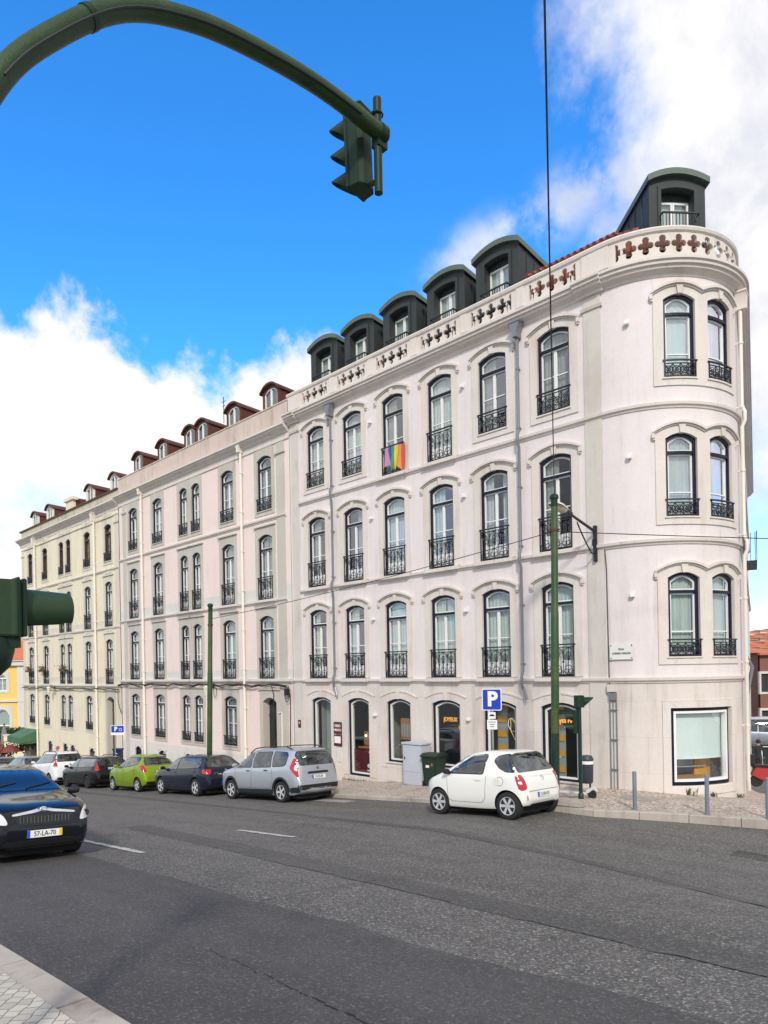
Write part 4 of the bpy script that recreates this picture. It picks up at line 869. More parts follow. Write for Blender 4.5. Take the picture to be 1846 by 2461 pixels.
# ---- building 3: cream
B3 = thing('apartment_building', 'cream plaster terraced building with relief panels over its windows, farthest down the row', 'building', (-47, D + 3, -6), world=True)
a3, b3 = -55.35, -38.80; spec3 = []; holes = []
c3s = [(-53.6, 0), (-50.65, 0), (-47.62, -1), (-46.4, 1), (-43.35, 0), (-40.28, 0)]
for i, (c, pr) in enumerate(c3s):
    w_ = .82 if pr else 1.0; ol = .20 if pr > 0 else .21; orr = .20 if pr < 0 else .21
    for (z0, h_, cl, rl) in ((6.75, 2.2, True, .55), (2.88, 2.66, False, .92), (-.54, 2.66, False, .92), (-3.4, 2.12, True, .5)):
        if i == 5 and z0 < -3: continue
        spec3.append((c, z0, w_, h_, cl, rl, CU[(i * 5 + int(z0 * 3)) % 11], w_ / 2 + ol, w_ / 2 + orr)); holes.append(hole(c, z0, w_, h_))
base3 = [(-50.2, -5.8, .85, 1.28), (-47.45, -5.7, .8, 1.18), (-46.2, -5.7, .8, 1.15), (-43.1, -5.6, .85, 1.05)]
for q in base3: holes.append(hole(*q))
DR3 = (-40.25, -5.6, .98, 4.3); holes.append(hole(*DR3)); DR4 = (-53.4, -7.0, 1.15, 2.45); holes.append(hole(*DR4))
facade(B3, a3, b3, 10.0, holes, 'cream_plaster', 'cream_plaster', [(-3.6, 0), (-.62, 2), (-.1, 0), (2.78, 2), (3.25, 0)])
for c, z0, w_, h_, cl, rl, cu, ol, orr in spec3:
    top = z0 > 6; nwin(B3, c, z0, w_, h_, cl, rl, cu, 'b3', ol, orr, fr='brown_paint' if top else 'navy_paint', sash='brown_paint' if top else 'white_paint')
for k, (c, z0, w_, h_) in enumerate(base3):
    r_, _ = window(B3, c, z0, None, style='arch', w=w_, h=h_, closed=False, rail=None, cur='full', owl=w_ / 2, owr=w_ / 2, rise=.22)
    g_ = MB()
    for sg in (-1, 1): g_.tube([(sg * .14 + .10 * math.sin(t * 1.3 + k), .0, .1 + t * .09) for t in range(int(h_ / .1))], .02, 5)
    g_.tube([(0, 0, .05), (0, 0, h_ - .1)], .015, 5); o = g_.build('grille', 'iron_black', None); o.parent = r_
door(B3, *DR3, m='brown_paint'); door(B3, *DR4, m='brown_paint')
edges(B3, a3, b3, 0, (2.78, 6.22)); e = MB(); sweep(e, [(.02, -.78), (-.05, -.76), (-.08, -.70), (-.13, -.68), (-.13, -.58), (.02, -.56)], a3, b3, Mf, ss=[a3, b3]); e.build('string_course', 'molding_paint', B3)
e = MB(); sweep(e, [(y, z - .10) for y, z in PR2], a3 - .35, b3 + .02, Mf, ss=[a3 - .35, b3 + .02]); sweep(e, [(.02, 9.30), (-.06, 9.32), (-.06, 9.38), (.02, 9.4)], a3, b3, Mf, ss=[a3, b3]); e.build('cornice', 'molding_paint', B3)
e = MB(); e.box(a3, b3, D - .02, D + .16, 10.18, 10.72, nx=8); e.build('parapet', 'lichen_parapet', B3); e = MB(); e.box(a3 - .2, b3, D - .1, D + .3, 10.72, 10.82); e.build('parapet_cap', 'rust_brown', B3)
for a, b in ((a3, a3 + .5), (-39.35, -38.85)):
    e = MB(); e.box(a, b, D - .03, D + .02, -9, 9.35); e.box(a - .05, b + .05, D - .09, D, 8.85, 8.95); e.build('pilaster', 'cream_stone', B3)
e = MB(); sweep(e, [(.3, 10.75), (2.3, 12.0), (2.3, 10.2), (.3, 10.2)], a3 + .1, b3, Mf, ss=[a3 + .1, b3]); e.build('roof', 'rust_brown', B3)
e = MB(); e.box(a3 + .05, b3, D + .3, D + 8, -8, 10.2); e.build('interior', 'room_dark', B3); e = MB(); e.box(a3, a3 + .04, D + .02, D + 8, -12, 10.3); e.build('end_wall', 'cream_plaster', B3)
for c, k in ((-53.9, 0), (-51.0, 0), (-44.0, 0), (-40.4, 0)): dormer_b2(B3, c, 17.95, 10.75, 1.15, 1.38, 'rust_brown', 'cream_pipe', 'rust_brown')
m_ = MB(); m_.box(-48.1, -46.9, 18.0, 18.2, 10.7, 11.75); m_.box(-48.25, -46.75, 17.9, 18.3, 11.75, 11.95); m_.build('gable', 'cream_plaster', B3); m_ = MB(); m_.box(-48.05, -46.95, 18.2, 19.8, 10.7, 11.9); m_.build('gable_side', 'rust_brown', B3)
pipe(B3, -42.0, 9.5, -5.7, 'cream_pipe', (), True, .06, Mf, .2); pipe(B3, -52.35, 9.5, -6.5, 'cream_pipe', (), True, .06, Mf, .2)
m_ = MB(); P = [(-55.3 + .5 * i, D - .17, -.84 + .02 * math.sin(i * 1.7)) for i in range(34)]; m_.tube(P, .035, 6); m_.tube([(-38.95, D - .15, -.84), (-38.95, D - .15, -1.6), (-38.7, D - .1, -2.2)], .02, 5); m_.build('cable_bundle', 'cable', B3)
# flower boxes on the first floor balconies of building 3
def flower_box(x, z, wd, label):
    t = thing('flower_box', label, 'flower box', (x, D - .16, z), group='flower boxes on the cream building')
    m_ = MB(); m_.box(-wd / 2, wd / 2, -.12, .06, -.12, .02); m_.build('box', 'brown_paint', t)
    m_ = MB(); rr = random.Random(int(x * 10))
    for i in range(230):
        p = Vector((rr.gauss(0, wd * .3), rr.gauss(-.03, .1), .1 + rr.gauss(0, .1))); s_ = .05
        a = Vector((rr.uniform(-1, 1), rr.uniform(-1, 1), rr.uniform(-1, 1))) * s_; b_ = Vector((rr.uniform(-1, 1), rr.uniform(-1, 1), rr.uniform(-1, 1))) * s_
        m_.add([p, p + a, p + a + b_, p + b_], [(0, 1, 2, 3)], 1 if rr.random() < .15 else 0)
    m_.build('plant', ['flower_leaf', 'flower_red'], t)
for x, l in ((-53.75, 'small leafy flower box at the first floor window nearest the end of the cream building'), (-51.05, 'small leafy flower box on the balcony rail second from the end of the cream building'), (-47.2, 'small flower box with red blooms between the paired windows of the cream building')): flower_box(x, .42, .9, l)
# ================================================================== CARS
mat('tyre', (.015, .015, .016), .8); mat('alloy', (.70, .71, .73), .35, .45); mat('alloy_back', (.02, .02, .022), .6); mat('car_dark_trim', (.012, .012, .014), .5)
mat('lamp_red', (.45, .008, .012), .15, coat=1); mat('lamp_clear', (.75, .76, .78), .12, .3, coat=1); mat('plate_white', (.78, .78, .76), .4); mat('plate_blue', (.02, .08, .5), .4); mat('plate_yellow', (.85, .5, .03), .4)
mat('chrome', (.8, .8, .82), .12, 1.0); mat('ink', (.01, .01, .012), .5); mat('wheel_well', (.006, .006, .006), .9); mat('lamp_amber', (.7, .2, .02), .2)
def carglass():
    m = bpy.data.materials.new('car_glass'); m.use_nodes = True; t = m.node_tree; b = t.nodes['Principled BSDF']
    g = N(t, 'ShaderNodeNewGeometry'); n_ = noise(t, g.outputs['Position'], 2.6, 3, .6)
    t.links.new(mixc(t, maprange(t, n_, .48, .60), (.006, .008, .010), (.05, .065, .07)), b.inputs['Base Color']); b.inputs['Roughness'].default_value = .02; b.inputs['Coat Weight'].default_value = 1.0
    b.inputs['Specular IOR Level'].default_value = .8; MATS['car_glass'] = m
carglass()
def paint(name, col, metal=.35, rough=.28):
    return mat(name, col, rough, metal, coat=.55, spec=.25)
def ip(pts, x):
    pts = sorted(pts)
    if x <= pts[0][0]: return pts[0][1]
    if x >= pts[-1][0]: return pts[-1][1]
    for i in range(len(pts) - 1):
        if pts[i][0] <= x <= pts[i + 1][0]:
            a, b = pts[i], pts[i + 1]; t = (x - a[0]) / max(1e-6, b[0] - a[0])
            def sl(j):
                if j <= 0 or j >= len(pts) - 1: return (b[1] - a[1]) / max(1e-6, b[0] - a[0])
                d0 = (pts[j][1] - pts[j - 1][1]) / max(1e-6, pts[j][0] - pts[j - 1][0]); d1 = (pts[j + 1][1] - pts[j][1]) / max(1e-6, pts[j + 1][0] - pts[j][0])
                return 0 if d0 * d1 <= 0 else 2 * d0 * d1 / (d0 + d1)
            h = b[0] - a[0]; m0, m1 = sl(i) * h, sl(i + 1) * h
            return (2 * t**3 - 3 * t**2 + 1) * a[1] + (t**3 - 2 * t**2 + t) * m0 + (-2 * t**3 + 3 * t**2) * b[1] + (t**3 - t**2) * m1
def smoothpoly(P, r=.05, n=3):
    out = []; k = len(P)
    for i in range(k):
        p, a, b = Vector(P[i]), Vector(P[i - 1]), Vector(P[(i + 1) % k]); da, db = a - p, b - p
        ra = min(r, da.length * .45); rb = min(r, db.length * .45); s, e = p + da.normalized() * ra, p + db.normalized() * rb
        for j in range(n + 1): t = j / n; out.append(tuple((1 - t)**2 * s + 2 * t * (1 - t) * p + t * t * e))
    return out
def car_body(c):
    L, Wd = c['L'], c['W']; NS = 80; secs = []
    for i in range(NS + 1):
        x = L / 2 * math.cos(math.pi * i / NS); T = ip(c['top'], x); B = min(ip(c['belt'], x), T - .01); w = Wd / 2 * ip(c['plan'], x); r = ip(c['roof'], x) * Wd / 2; b = ip(c['bot'], x)
        g = max(0, min(1, (T - B) / .35)); r = min(r, w * .97); rr = w * .90 * (1 - g) + r * g; rr2 = w * .80 * (1 - g) + (r - .10) * g
        wt = c.get('wt', .975)
        P = [(0, b), (.6 * w, b), (.93 * w, b + .015), (.975 * w, b + .07), (w, b + .40 * (B - b)), (1.0 * w, b + .62 * (B - b)), (.985 * w, B - .12 * (B - b)), (wt * w, B), (wt * w * .99, B + .012),
             (wt * w * .5 + rr * .5 + .015 * g, B + (T - B) * .5), (rr, T - .075 * g - .012), ((rr + rr2) / 2, T - .035 * g - .006), (rr2, T - .015 * g - .002), (.4 * w, T + .0), (0, T + .004)]
        secs.append([(x, y, z) for y, z in P])
    m = MB(); n = len(secs[0]); vs = []; full = 2 * n - 2
    for s in secs: vs += s + [(p[0], -p[1], p[2]) for p in reversed(s[1:-1])]
    fs = [(i * full + j, i * full + (j + 1) % full, (i + 1) * full + (j + 1) % full, (i + 1) * full + j) for i in range(NS) for j in range(full)]
    fs += [tuple(range(full)), tuple(NS * full + full - 1 - j for j in range(full))]; m.add(vs, fs); return m
def boolcut(me, cutter):
    o = bpy.data.objects.new('a', me); q = bpy.data.objects.new('b', cutter); COL.objects.link(o); COL.objects.link(q)
    md = o.modifiers.new('b', 'BOOLEAN'); md.object = q; md.operation = 'DIFFERENCE'; md.solver = 'EXACT'
    dg = bpy.context.evaluated_depsgraph_get(); dg.update(); r = bpy.data.meshes.new_from_object(o.evaluated_get(dg)); bpy.data.objects.remove(o); bpy.data.objects.remove(q); return r
def decal(bvh, poly, view, off=.004, res=.05, thick=0.0, lim=None):
    """conform a 2D outline to the car's surface; view = side(+1/-1), front, rear, top"""
    bm = bmesh.new(); vs = [bm.verts.new((p[0], p[1], 0)) for p in poly]
    try: bm.faces.new(vs)
    except ValueError: pass
    bmesh.ops.triangulate(bm, faces=bm.faces)
    for _ in range(5):
        es = [e for e in bm.edges if e.calc_length() > res * 1.6]
        if not es: break
        bmesh.ops.subdivide_edges(bm, edges=es, cuts=1); bmesh.ops.triangulate(bm, faces=bm.faces)
    m = MB(); ok = {}; 
    for v in bm.verts:
        a, b = v.co.x, v.co.y
        if view in (1, -1): o, d = Vector((a, 3 * view, b)), Vector((0, -view, 0))
        elif view == 'front': o, d = Vector((6, a, b)), Vector((-1, 0, 0))
        elif view == 'rear': o, d = Vector((-6, a, b)), Vector((1, 0, 0))
        else: o, d = Vector((a, b, 4)), Vector((0, 0, -1))
        h = bvh.ray_cast(o, d)
        if h[0] is None: continue
        n = h[1] if h[1].dot(d) < 0 else -h[1]
        if abs(n.dot(d)) < (lim or (.42 if view in (1, -1) else .30 if view == 'front' else .38)): continue
        ok[v.index] = len(m.v); m.v.append(tuple(h[0] + n * off))
    for f in bm.faces:
        ii = [v.index for v in f.verts]
        if all(i in ok for i in ii): m.f.append(tuple(ok[i] for i in ii)); m.m.append(0)
    bm.free(); return m
WH = {}
def wheel(parent, x, y, r, side, spokes, wid=.2, dark=False):
    key = (r, side, spokes, dark)
    if key not in WH:
        t = MB(); rr = r * .66; s = side
        t.lathe([(rr, s * -.005), (r * .72, s * .012), (r * .90, s * .014), (r * .975, s * 0), (r, s * -.03), (r, s * (-wid + .03)), (r * .93, s * -wid), (rr, s * -wid)], (0, 0, 0), 'y', 28)
        a = MB(); a.lathe([(0, s * -.05), (rr * .98, s * -.05)], (0, 0, 0), 'y', 20, 1); a.lathe([(rr * .90, s * -.02), (rr * .93, s * .004), (rr * 1.0, s * .006), (rr * 1.01, s * -.04)], (0, 0, 0), 'y', 28); a.lathe([(0, s * .0), (rr * .16, s * .0), (rr * .22, s * -.04)], (0, 0, 0), 'y', 12)
        for k in range(spokes):
            an = 2 * math.pi * k / spokes; ca, sa = math.cos(an), math.sin(an); w0, w1 = rr * .13, rr * (.17 if spokes < 7 else .10)
            pts = [(rr * .12, -w0), (rr * .92, -w1), (rr * .92, w1), (rr * .12, w0)]; P = [(p * ca - q * sa, p * sa + q * ca) for p, q in pts]; a.prism(P, s * -.045, s * -.004)
        WH[key] = (t.mesh('wheel', 'tyre', 35), a.mesh('rim', ['alloy' if not dark else 'car_dark_trim', 'alloy_back'], 35))
    w = link('wheel', WH[key][0], parent, (x, y, r), world=False); q = link('rim', WH[key][1], w, (0, 0, 0))
def car(label, X, Y, c, paintm, nose=-1, group='cars parked along the kerb', plate='12-AB-34', cat='car', side_vis=(1, -1)):
    """X,Y = midpoint of the wheelbase on the ground; nose -1 faces down the street (-X)"""
    L = c['L']; rw = c['rw']; xf, xr = c['xf'], c['xr']; ang = math.pi if nose < 0 else 0
    z0, z1 = G(X - 1.2, Y), G(X + 1.2, Y); pitch = math.atan2(z1 - z0, 2.4); roll = math.atan2(G(X, Y + .7) - G(X, Y - .7), 1.4)
    t = thing('car', label, cat, (X, Y, G(X, Y)), group=group)
    t.rotation_euler = (Matrix.Rotation(-pitch, 4, 'Y') @ Matrix.Rotation(roll, 4, 'X') @ Matrix.Rotation(ang, 4, 'Z')).to_euler()
    raw = car_body(c); me = raw.mesh('body', [paintm, 'wheel_well'], 50)
    bvh = BVHTree.FromPolygons([Vector(v) for v in raw.v], raw.f)
    cut = MB()
    for x in (xf, xr): cut.lathe([(rw + c.get('gap', .045), -1.5), (rw + c.get('gap', .045), 1.5)], (x, 0, rw + .01), 'y', 40)
    cm2 = cut.mesh('c', 'wheel_well')
    try:
        r_ = boolcut(me, cm2)
        if len(r_.polygons) > 500: me = r_
    except Exception: pass
    if me.materials[0] is None or len(me.materials) < 2: me.materials.clear(); me.materials.append(paintm if not isinstance(paintm, str) else MATS[paintm]); me.materials.append(MATS['wheel_well'])
    me.polygons.foreach_set('use_smooth', [True] * len(me.polygons)); me.set_sharp_from_angle(angle=R_(50)); me.name = 'body'
    body = link('body', me, t, (0, 0, 0), world=False)
    inn = MB(); inn.box(-L / 2 + .25, L / 2 - .25, -c['W'] / 2 + .22, c['W'] / 2 - .22, .12, .5); q = inn.build('underbody_shade_box', 'wheel_well', None); q.parent = t  # dark box under the floor, set low to deepen the shadow beneath the car
    def put(n_, m, par=None, mt='car_glass'): 
        if m.f: o = m.build(n_, mt, None, smooth=40); o.parent = par or t; return o
    for x in (xf, xr):
        for s in (1, -1): wheel(t, x, s * (c['W'] / 2 * ip(c['plan'], x) - .012), rw, s, c.get('spokes', 5), dark=c.get('darkrim', False))
    for s in (1, -1):
        for ax_ in ((xf, xr) if c.get('arch') else ()):
            am = MB()
            for q in range(0, 180, 15):
                a0, a1 = R_(q), R_(q + 15); am._mg(decal(bvh, [(ax_ + .385 * math.cos(a0), .335 + .385 * math.sin(a0)), (ax_ + .455 * math.cos(a0), .335 + .455 * math.sin(a0)), (ax_ + .455 * math.cos(a1), .335 + .455 * math.sin(a1)), (ax_ + .385 * math.cos(a1), .335 + .385 * math.sin(a1))], s, .012), (0, 0, 0), None)
            put('arch_trim', am, mt='car_dark_trim')
        for n_, mt, P in c['side']:
            if n_ == 'side_window': put('window_seal', decal(bvh, smoothpoly([(p[0], p[1]) for p in grow(P, .022)], .06), s, .002), mt='car_dark_trim')
            put(n_, decal(bvh, smoothpoly(P, .05) if 'line' not in n_ and 'seam' not in n_ else P, s, {'arch_trim': .012, 'tail_lamp': .009, 'tail_lamp_lens': .015}.get(n_, .0065), res=.03 if 'lamp' in n_ else .05, lim=.16 if 'window' in n_ else None), mt=mt)
        for P in c.get('seams', []): put('door_seam', seam(bvh, P, s), mt='ink')
        for hx, hz in c.get('handles', []):
            h = decal(bvh, smoothpoly([(hx - .09, hz - .015), (hx + .09, hz - .015), (hx + .09, hz + .02), (hx - .09, hz + .02)], .02), s, .022, .04); put('door_handle', h, mt=c.get('hmat', paintm))
        mx, mz = c['mirror']; yy = c['W'] / 2 * .93
        m_ = MB(); m_.lathe([(.0, -.09), (.05, -.085), (.075, -.03), (.08, .03), (.06, .08), (0, .09)], (0, 0, 0), 'y', 12); m_ = m_.mapped(lambda x, y, z: (mx + x * .8 + .02, s * (yy + .11) + y * 1.05, mz + .04 + z * .85)); m_.box(mx - .03, mx + .03, s * yy - .03, s * yy + .08, mz - .03, mz + .01)
        put('mirror', m_, mt=c.get('mmat', paintm))
    for n_, mt, P in c['rear']: put(n_, decal(bvh, smoothpoly(P, .06 if 'lens' not in n_ else .02), 'rear', {'tail_lamp': .010, 'tail_lamp_lens': .016, 'badge': .012}.get(n_, .0075), res=.03 if 'lamp' in n_ else .05, lim=.22 if 'window' in n_ else None), mt=mt)
    for n_, mt, P in c['front']: put(n_, decal(bvh, smoothpoly(P, .06), 'front', .0075 if 'seal' not in n_ else .004, lim=.10 if 'headlight' in n_ else None, res=.03), mt=mt)
    for n_, mt, P in c.get('over', []): put(n_, decal(bvh, smoothpoly(P, .04), 'top', .008), mt=mt)
    if c.get('rails'):
        for s in (1, -1):
            x0, x1 = c['rails']; yy = ip(c['roof'], 0) * c['W'] / 2 - .05; P = [(x0 + (x1 - x0) * k / 8, s * yy, ip(c['top'], x0 + (x1 - x0) * k / 8) + (.045 if 0 < k < 8 else -.01)) for k in range(9)]
            put('roof_rail', MB().tube(P, .018, 6), mt='car_dark_trim')
    # number plates
    for end, pz, py in ((-1, c['plate'], c.get('py', 0)), (1, c.get('fplate', .42), 0)):
        h = bvh.ray_cast(Vector((6 * end, py, pz)), Vector((-end, 0, 0)))[0]
        if h is None: continue
        x = h.x + end * .016; m_ = MB(); m_.box(x - .006, x + .006, py - .26, py + .26, pz - .056, pz + .056); pl_ = put('number_plate', m_, mt='plate_white')
        m_ = MB(); e = end; yb = py + e * -.26; m_.box(x - .007, x + .007, min(yb, yb + e * .045), max(yb, yb + e * .045), pz - .055, pz + .055); put('plate_band', m_, pl_, 'plate_blue')
        if c.get('yband'): yb = py + e * .26; m_ = MB(); m_.box(x - .007, x + .007, min(yb, yb - e * .045), max(yb, yb - e * .045), pz - .055, pz + .055); put('plate_date', m_, pl_, 'plate_yellow')
        textmesh('plate_text', plate, .105, frame((x + end * .0065, py, pz - .004), (0, end, 0)), 'ink', pl_, ext=.001, bold=.0015, sx=.82)
    return t, bvh, put
def grow(P, d):
    cx_ = sum(p[0] for p in P) / len(P); cz_ = sum(p[1] for p in P) / len(P)
    return [(p[0] + d * (1 if p[0] > cx_ else -1), p[1] + d * (1 if p[1] > cz_ else -1)) for p in P]
def seam(bvh, P, s):
    m = MB(); pts = []
    for (a, b), (c_, d) in zip(P, P[1:]):
        n = max(1, int(math.hypot(c_ - a, d - b) / .06))
        for k in range(n): pts.append((a + (c_ - a) * k / n, b + (d - b) * k / n))
    pts.append(P[-1]); Q = []
    for a, b in pts:
        h = bvh.ray_cast(Vector((a, 3 * s, b)), Vector((0, -s, 0)))[0]
        if h is not None: Q.append(h)
    if len(Q) > 1: m.tube(Q, .005, 4)
    return m
BOTF = lambda L: [(L / 2, .36), (L / 2 - .06, .26), (L / 2 - .35, .2), (0, .19), (-L / 2 + .35, .22), (-L / 2 + .07, .30), (-L / 2, .40)]
# ---- little white car (closest to the corner)
micro = dict(L=3.0, W=1.68, rw=.305, xf=.95, xr=-1.06, spokes=6, gap=.04,
    top=[(1.5, .52), (1.47, .68), (1.38, .80), (1.15, .92), (.88, 1.02), (.72, 1.10), (.30, 1.36), (0, 1.465), (-.35, 1.50), (-.75, 1.50), (-1.02, 1.47), (-1.16, 1.38), (-1.28, 1.12), (-1.36, .95), (-1.46, .90), (-1.49, .75), (-1.5, .5)],
    belt=[(1.5, .48), (1.4, .74), (1.1, .86), (.7, .94), (0, .97), (-1.0, 1.0), (-1.3, .98), (-1.5, .5)], plan=[(1.5, .55), (1.46, .68), (1.35, .82), (1.1, .94), (.7, 1.0), (-1.0, 1.0), (-1.3, .97), (-1.44, .90), (-1.5, .72)],
    roof=[(1.5, .6), (.7, .72), (.2, .70), (-.6, .72), (-1.1, .74), (-1.5, .7)], bot=BOTF(3.0), wt=.965,
    side=[('side_window', 'car_glass', [(.62, 1.0), (.30, 1.24), (-.02, 1.38), (-.36, 1.42), (-.46, 1.40), (-.40, 1.0)]), ('quarter_window', 'car_glass', [(-.66, 1.30), (-.74, 1.40), (-.95, 1.44), (-1.14, 1.43), (-1.42, 1.03), (-1.05, 1.04), (-.85, 1.12)]),
          ('tail_lamp', 'lamp_red', [(-1.27, .99), (-1.60, .99), (-1.60, .64), (-1.38, .66), (-1.32, .80)]), ('tail_lamp_lens', 'lamp_clear', [(-1.34, .85), (-1.60, .85), (-1.60, .78), (-1.37, .78)]), ('headlight', 'lamp_clear', [(1.20, .86), (1.46, .72), (1.48, .62), (1.34, .68)]), ('fuel_flap', 'white_car_paint2', [(-.80 + .09 * math.cos(t * .7), .84 + .09 * math.sin(t * .7)) for t in range(9)])],
    seams=[[(.66, .96), (.62, .4), (.5, .34), (-.36, .34), (-.46, .45), (-.50, .95)], [(-.88 + .1 * math.cos(t), .84 + .1 * math.sin(t)) for t in [i * .5 for i in range(13)]]], handles=[(-.28, .86)], mirror=(.58, 1.0), mmat='car_dark_trim',
    rear=[('rear_window', 'car_glass', [(-.72, 1.03), (.72, 1.03), (.64, 1.40), (.44, 1.45), (-.44, 1.45), (-.64, 1.40)]), ('tail_lamp', 'lamp_red', [(-.64, .99), (-.84, .99), (-.84, .64), (-.64, .66)]), ('tail_lamp', 'lamp_red', [(.64, .99), (.84, .99), (.84, .64), (.64, .66)]),
          ('tail_lamp_lens', 'lamp_clear', [(-.60, .87), (-.86, .87), (-.86, .78), (-.60, .78)]), ('badge', 'chrome', [(.07 * math.cos(t), .88 + .045 * math.sin(t)) for t in [i * .6 for i in range(10)]]), ('reflector', 'lamp_red', [(-.66, .42), (-.63, .42), (-.63, .54), (-.66, .54)]), ('reflector', 'lamp_red', [(.66, .42), (.63, .42), (.63, .54), (.66, .54)]), ('hatch_line', 'ink', [(-.6, .615), (.6, .615), (.6, .625), (-.6, .625)]), ('lower_grille', 'car_dark_trim', [(-.5, .30), (.5, .30), (.5, .345), (-.5, .345)])],
    front=[('windscreen', 'car_glass', [(-.66, 1.08), (.66, 1.08), (.52, 1.40), (-.52, 1.40)]), ('grille', 'car_dark_trim', [(-.45, .40), (.45, .40), (.40, .52), (-.40, .52)])], plate=.53)
paint('white_car_paint', (.80, .79, .74), .0, .3); paint('white_car_paint2', (.74, .73, .68), .0, .3)
t, bv, put = car('small white three-door city car parked alone at the kerb beside the green tram pole', -9.88, 13.52, micro, 'white_car_paint', plate='12-NN-95')
m_ = MB(); m_.tube([(-1.30, .18, 1.06), (-1.23, -.15, 1.22), (-1.17, -.42, 1.36)], .012, 5); put('wiper', m_, mt='car_dark_trim')
m_ = MB(); m_.tube([(-.55, -.2, 1.50), (-.66, -.2, 1.56)], .012, 5); put('aerial', m_, mt='car_dark_trim')
# ---- silver people carrier
mpv = dict(arch=True, L=4.50, W=1.75, rw=.325, xf=1.42, xr=-1.39, spokes=5, gap=.06,
    top=[(2.25, .60), (2.22, .80), (2.05, .94), (1.6, 1.04), (1.25, 1.12), (.72, 1.44), (.35, 1.60), (-.3, 1.665), (-1.2, 1.665), (-1.8, 1.62), (-2.0, 1.50), (-2.14, 1.15), (-2.19, .85), (-2.23, .62), (-2.25, .5)],
    belt=[(2.25, .55), (2.1, .85), (1.6, .95), (1.0, 1.01), (-1.0, 1.06), (-1.9, 1.10), (-2.25, .6)], plan=[(2.25, .6), (2.2, .74), (2.05, .88), (1.6, .97), (1.0, 1.0), (-1.5, 1.0), (-2.0, .96), (-2.2, .88), (-2.25, .82)],
    roof=[(2.25, .7), (1.2, .76), (.3, .74), (-1.5, .76), (-2.25, .74)], bot=BOTF(4.5), wt=.975,
    side=[('side_window', 'car_glass', [(1.12, 1.08), (.62, 1.40), (.30, 1.52), (.22, 1.53), (.22, 1.08)]), ('side_window', 'car_glass', [(.12, 1.08), (.12, 1.54), (-.80, 1.55), (-.86, 1.10)]), ('side_window', 'car_glass', [(-.96, 1.11), (-.92, 1.55), (-1.55, 1.53), (-1.68, 1.40), (-1.62, 1.18), (-1.5, 1.13)]),
          ('tail_lamp', 'lamp_red', [(-1.95, 1.36), (-2.10, 1.30), (-2.3, 1.0), (-2.3, .78), (-2.16, .76), (-1.84, 1.06)]), ('tail_lamp_lens', 'lamp_clear', [(-2.02, 1.14), (-2.16, 1.16), (-2.3, 1.02), (-2.16, .94), (-2.02, 1.0)]),
          ('sill_trim', 'car_dark_trim', [(1.0, .21), (-.98, .21), (-.98, .40), (1.0, .38)]), ('headlight', 'lamp_clear', [(1.78, .90), (2.16, .84), (2.2, .70), (1.98, .72)]), ('bumper_trim', 'car_dark_trim', [(-1.85, .30), (-2.3, .33), (-2.3, .50), (-1.85, .46)])],
    seams=[[(1.14, 1.02), (1.10, .5), (1.0, .42), (.2, .42), (.17, 1.06)], [(.17, .42), (-.82, .42), (-.98, .7), (-.92, 1.06)]], handles=[(.36, .96), (-.62, .98)], hmat='car_dark_trim', mirror=(1.02, 1.10), rails=(.55, -1.7),
    rear=[('rear_window', 'car_glass', [(-.66, 1.12), (.66, 1.12), (.70, 1.42), (.60, 1.56), (-.60, 1.56), (-.70, 1.42)]), ('bumper_trim', 'car_dark_trim', [(-.9, .40), (.9, .40), (.9, .54), (-.9, .54)]), ('skid_plate', 'alloy', [(-.5, .36), (.5, .36), (.55, .44), (-.55, .44)]), ('tailgate_trim', 'car_dark_trim', [(-.42, .86), (.42, .86), (.40, .93), (-.40, .93)]),
          ('tail_lamp', 'lamp_red', [(-.76, 1.28), (-.9, 1.34), (-.9, .78), (-.80, .80), (-.70, 1.05)]), ('tail_lamp', 'lamp_red', [(.76, 1.28), (.9, 1.34), (.9, .78), (.80, .80), (.70, 1.05)]), ('brake_lamp', 'lamp_red', [(-.15, 1.60), (.15, 1.60), (.15, 1.63), (-.15, 1.63)]), ('badge', 'chrome', [(-.07, 1.06), (.07, 1.06), (.02, .97), (-.02, .97)]), ('reflector', 'lamp_red', [(-.8, .47), (-.62, .47), (-.62, .51), (-.8, .51)])],
    front=[('windscreen', 'car_glass', [(-.72, 1.16), (.72, 1.16), (.60, 1.54), (-.60, 1.54)]), ('grille', 'car_dark_trim', [(-.6, .62), (.6, .62), (.55, .76), (-.55, .76)])], plate=.76)
paint('silver_car_paint', (.50, .53, .58), .6, .32)
car('silver people carrier with roof rails and diamond tail lights parked on the street', -18.6, 13.58, mpv, 'silver_car_paint', plate='59-PJ-09')
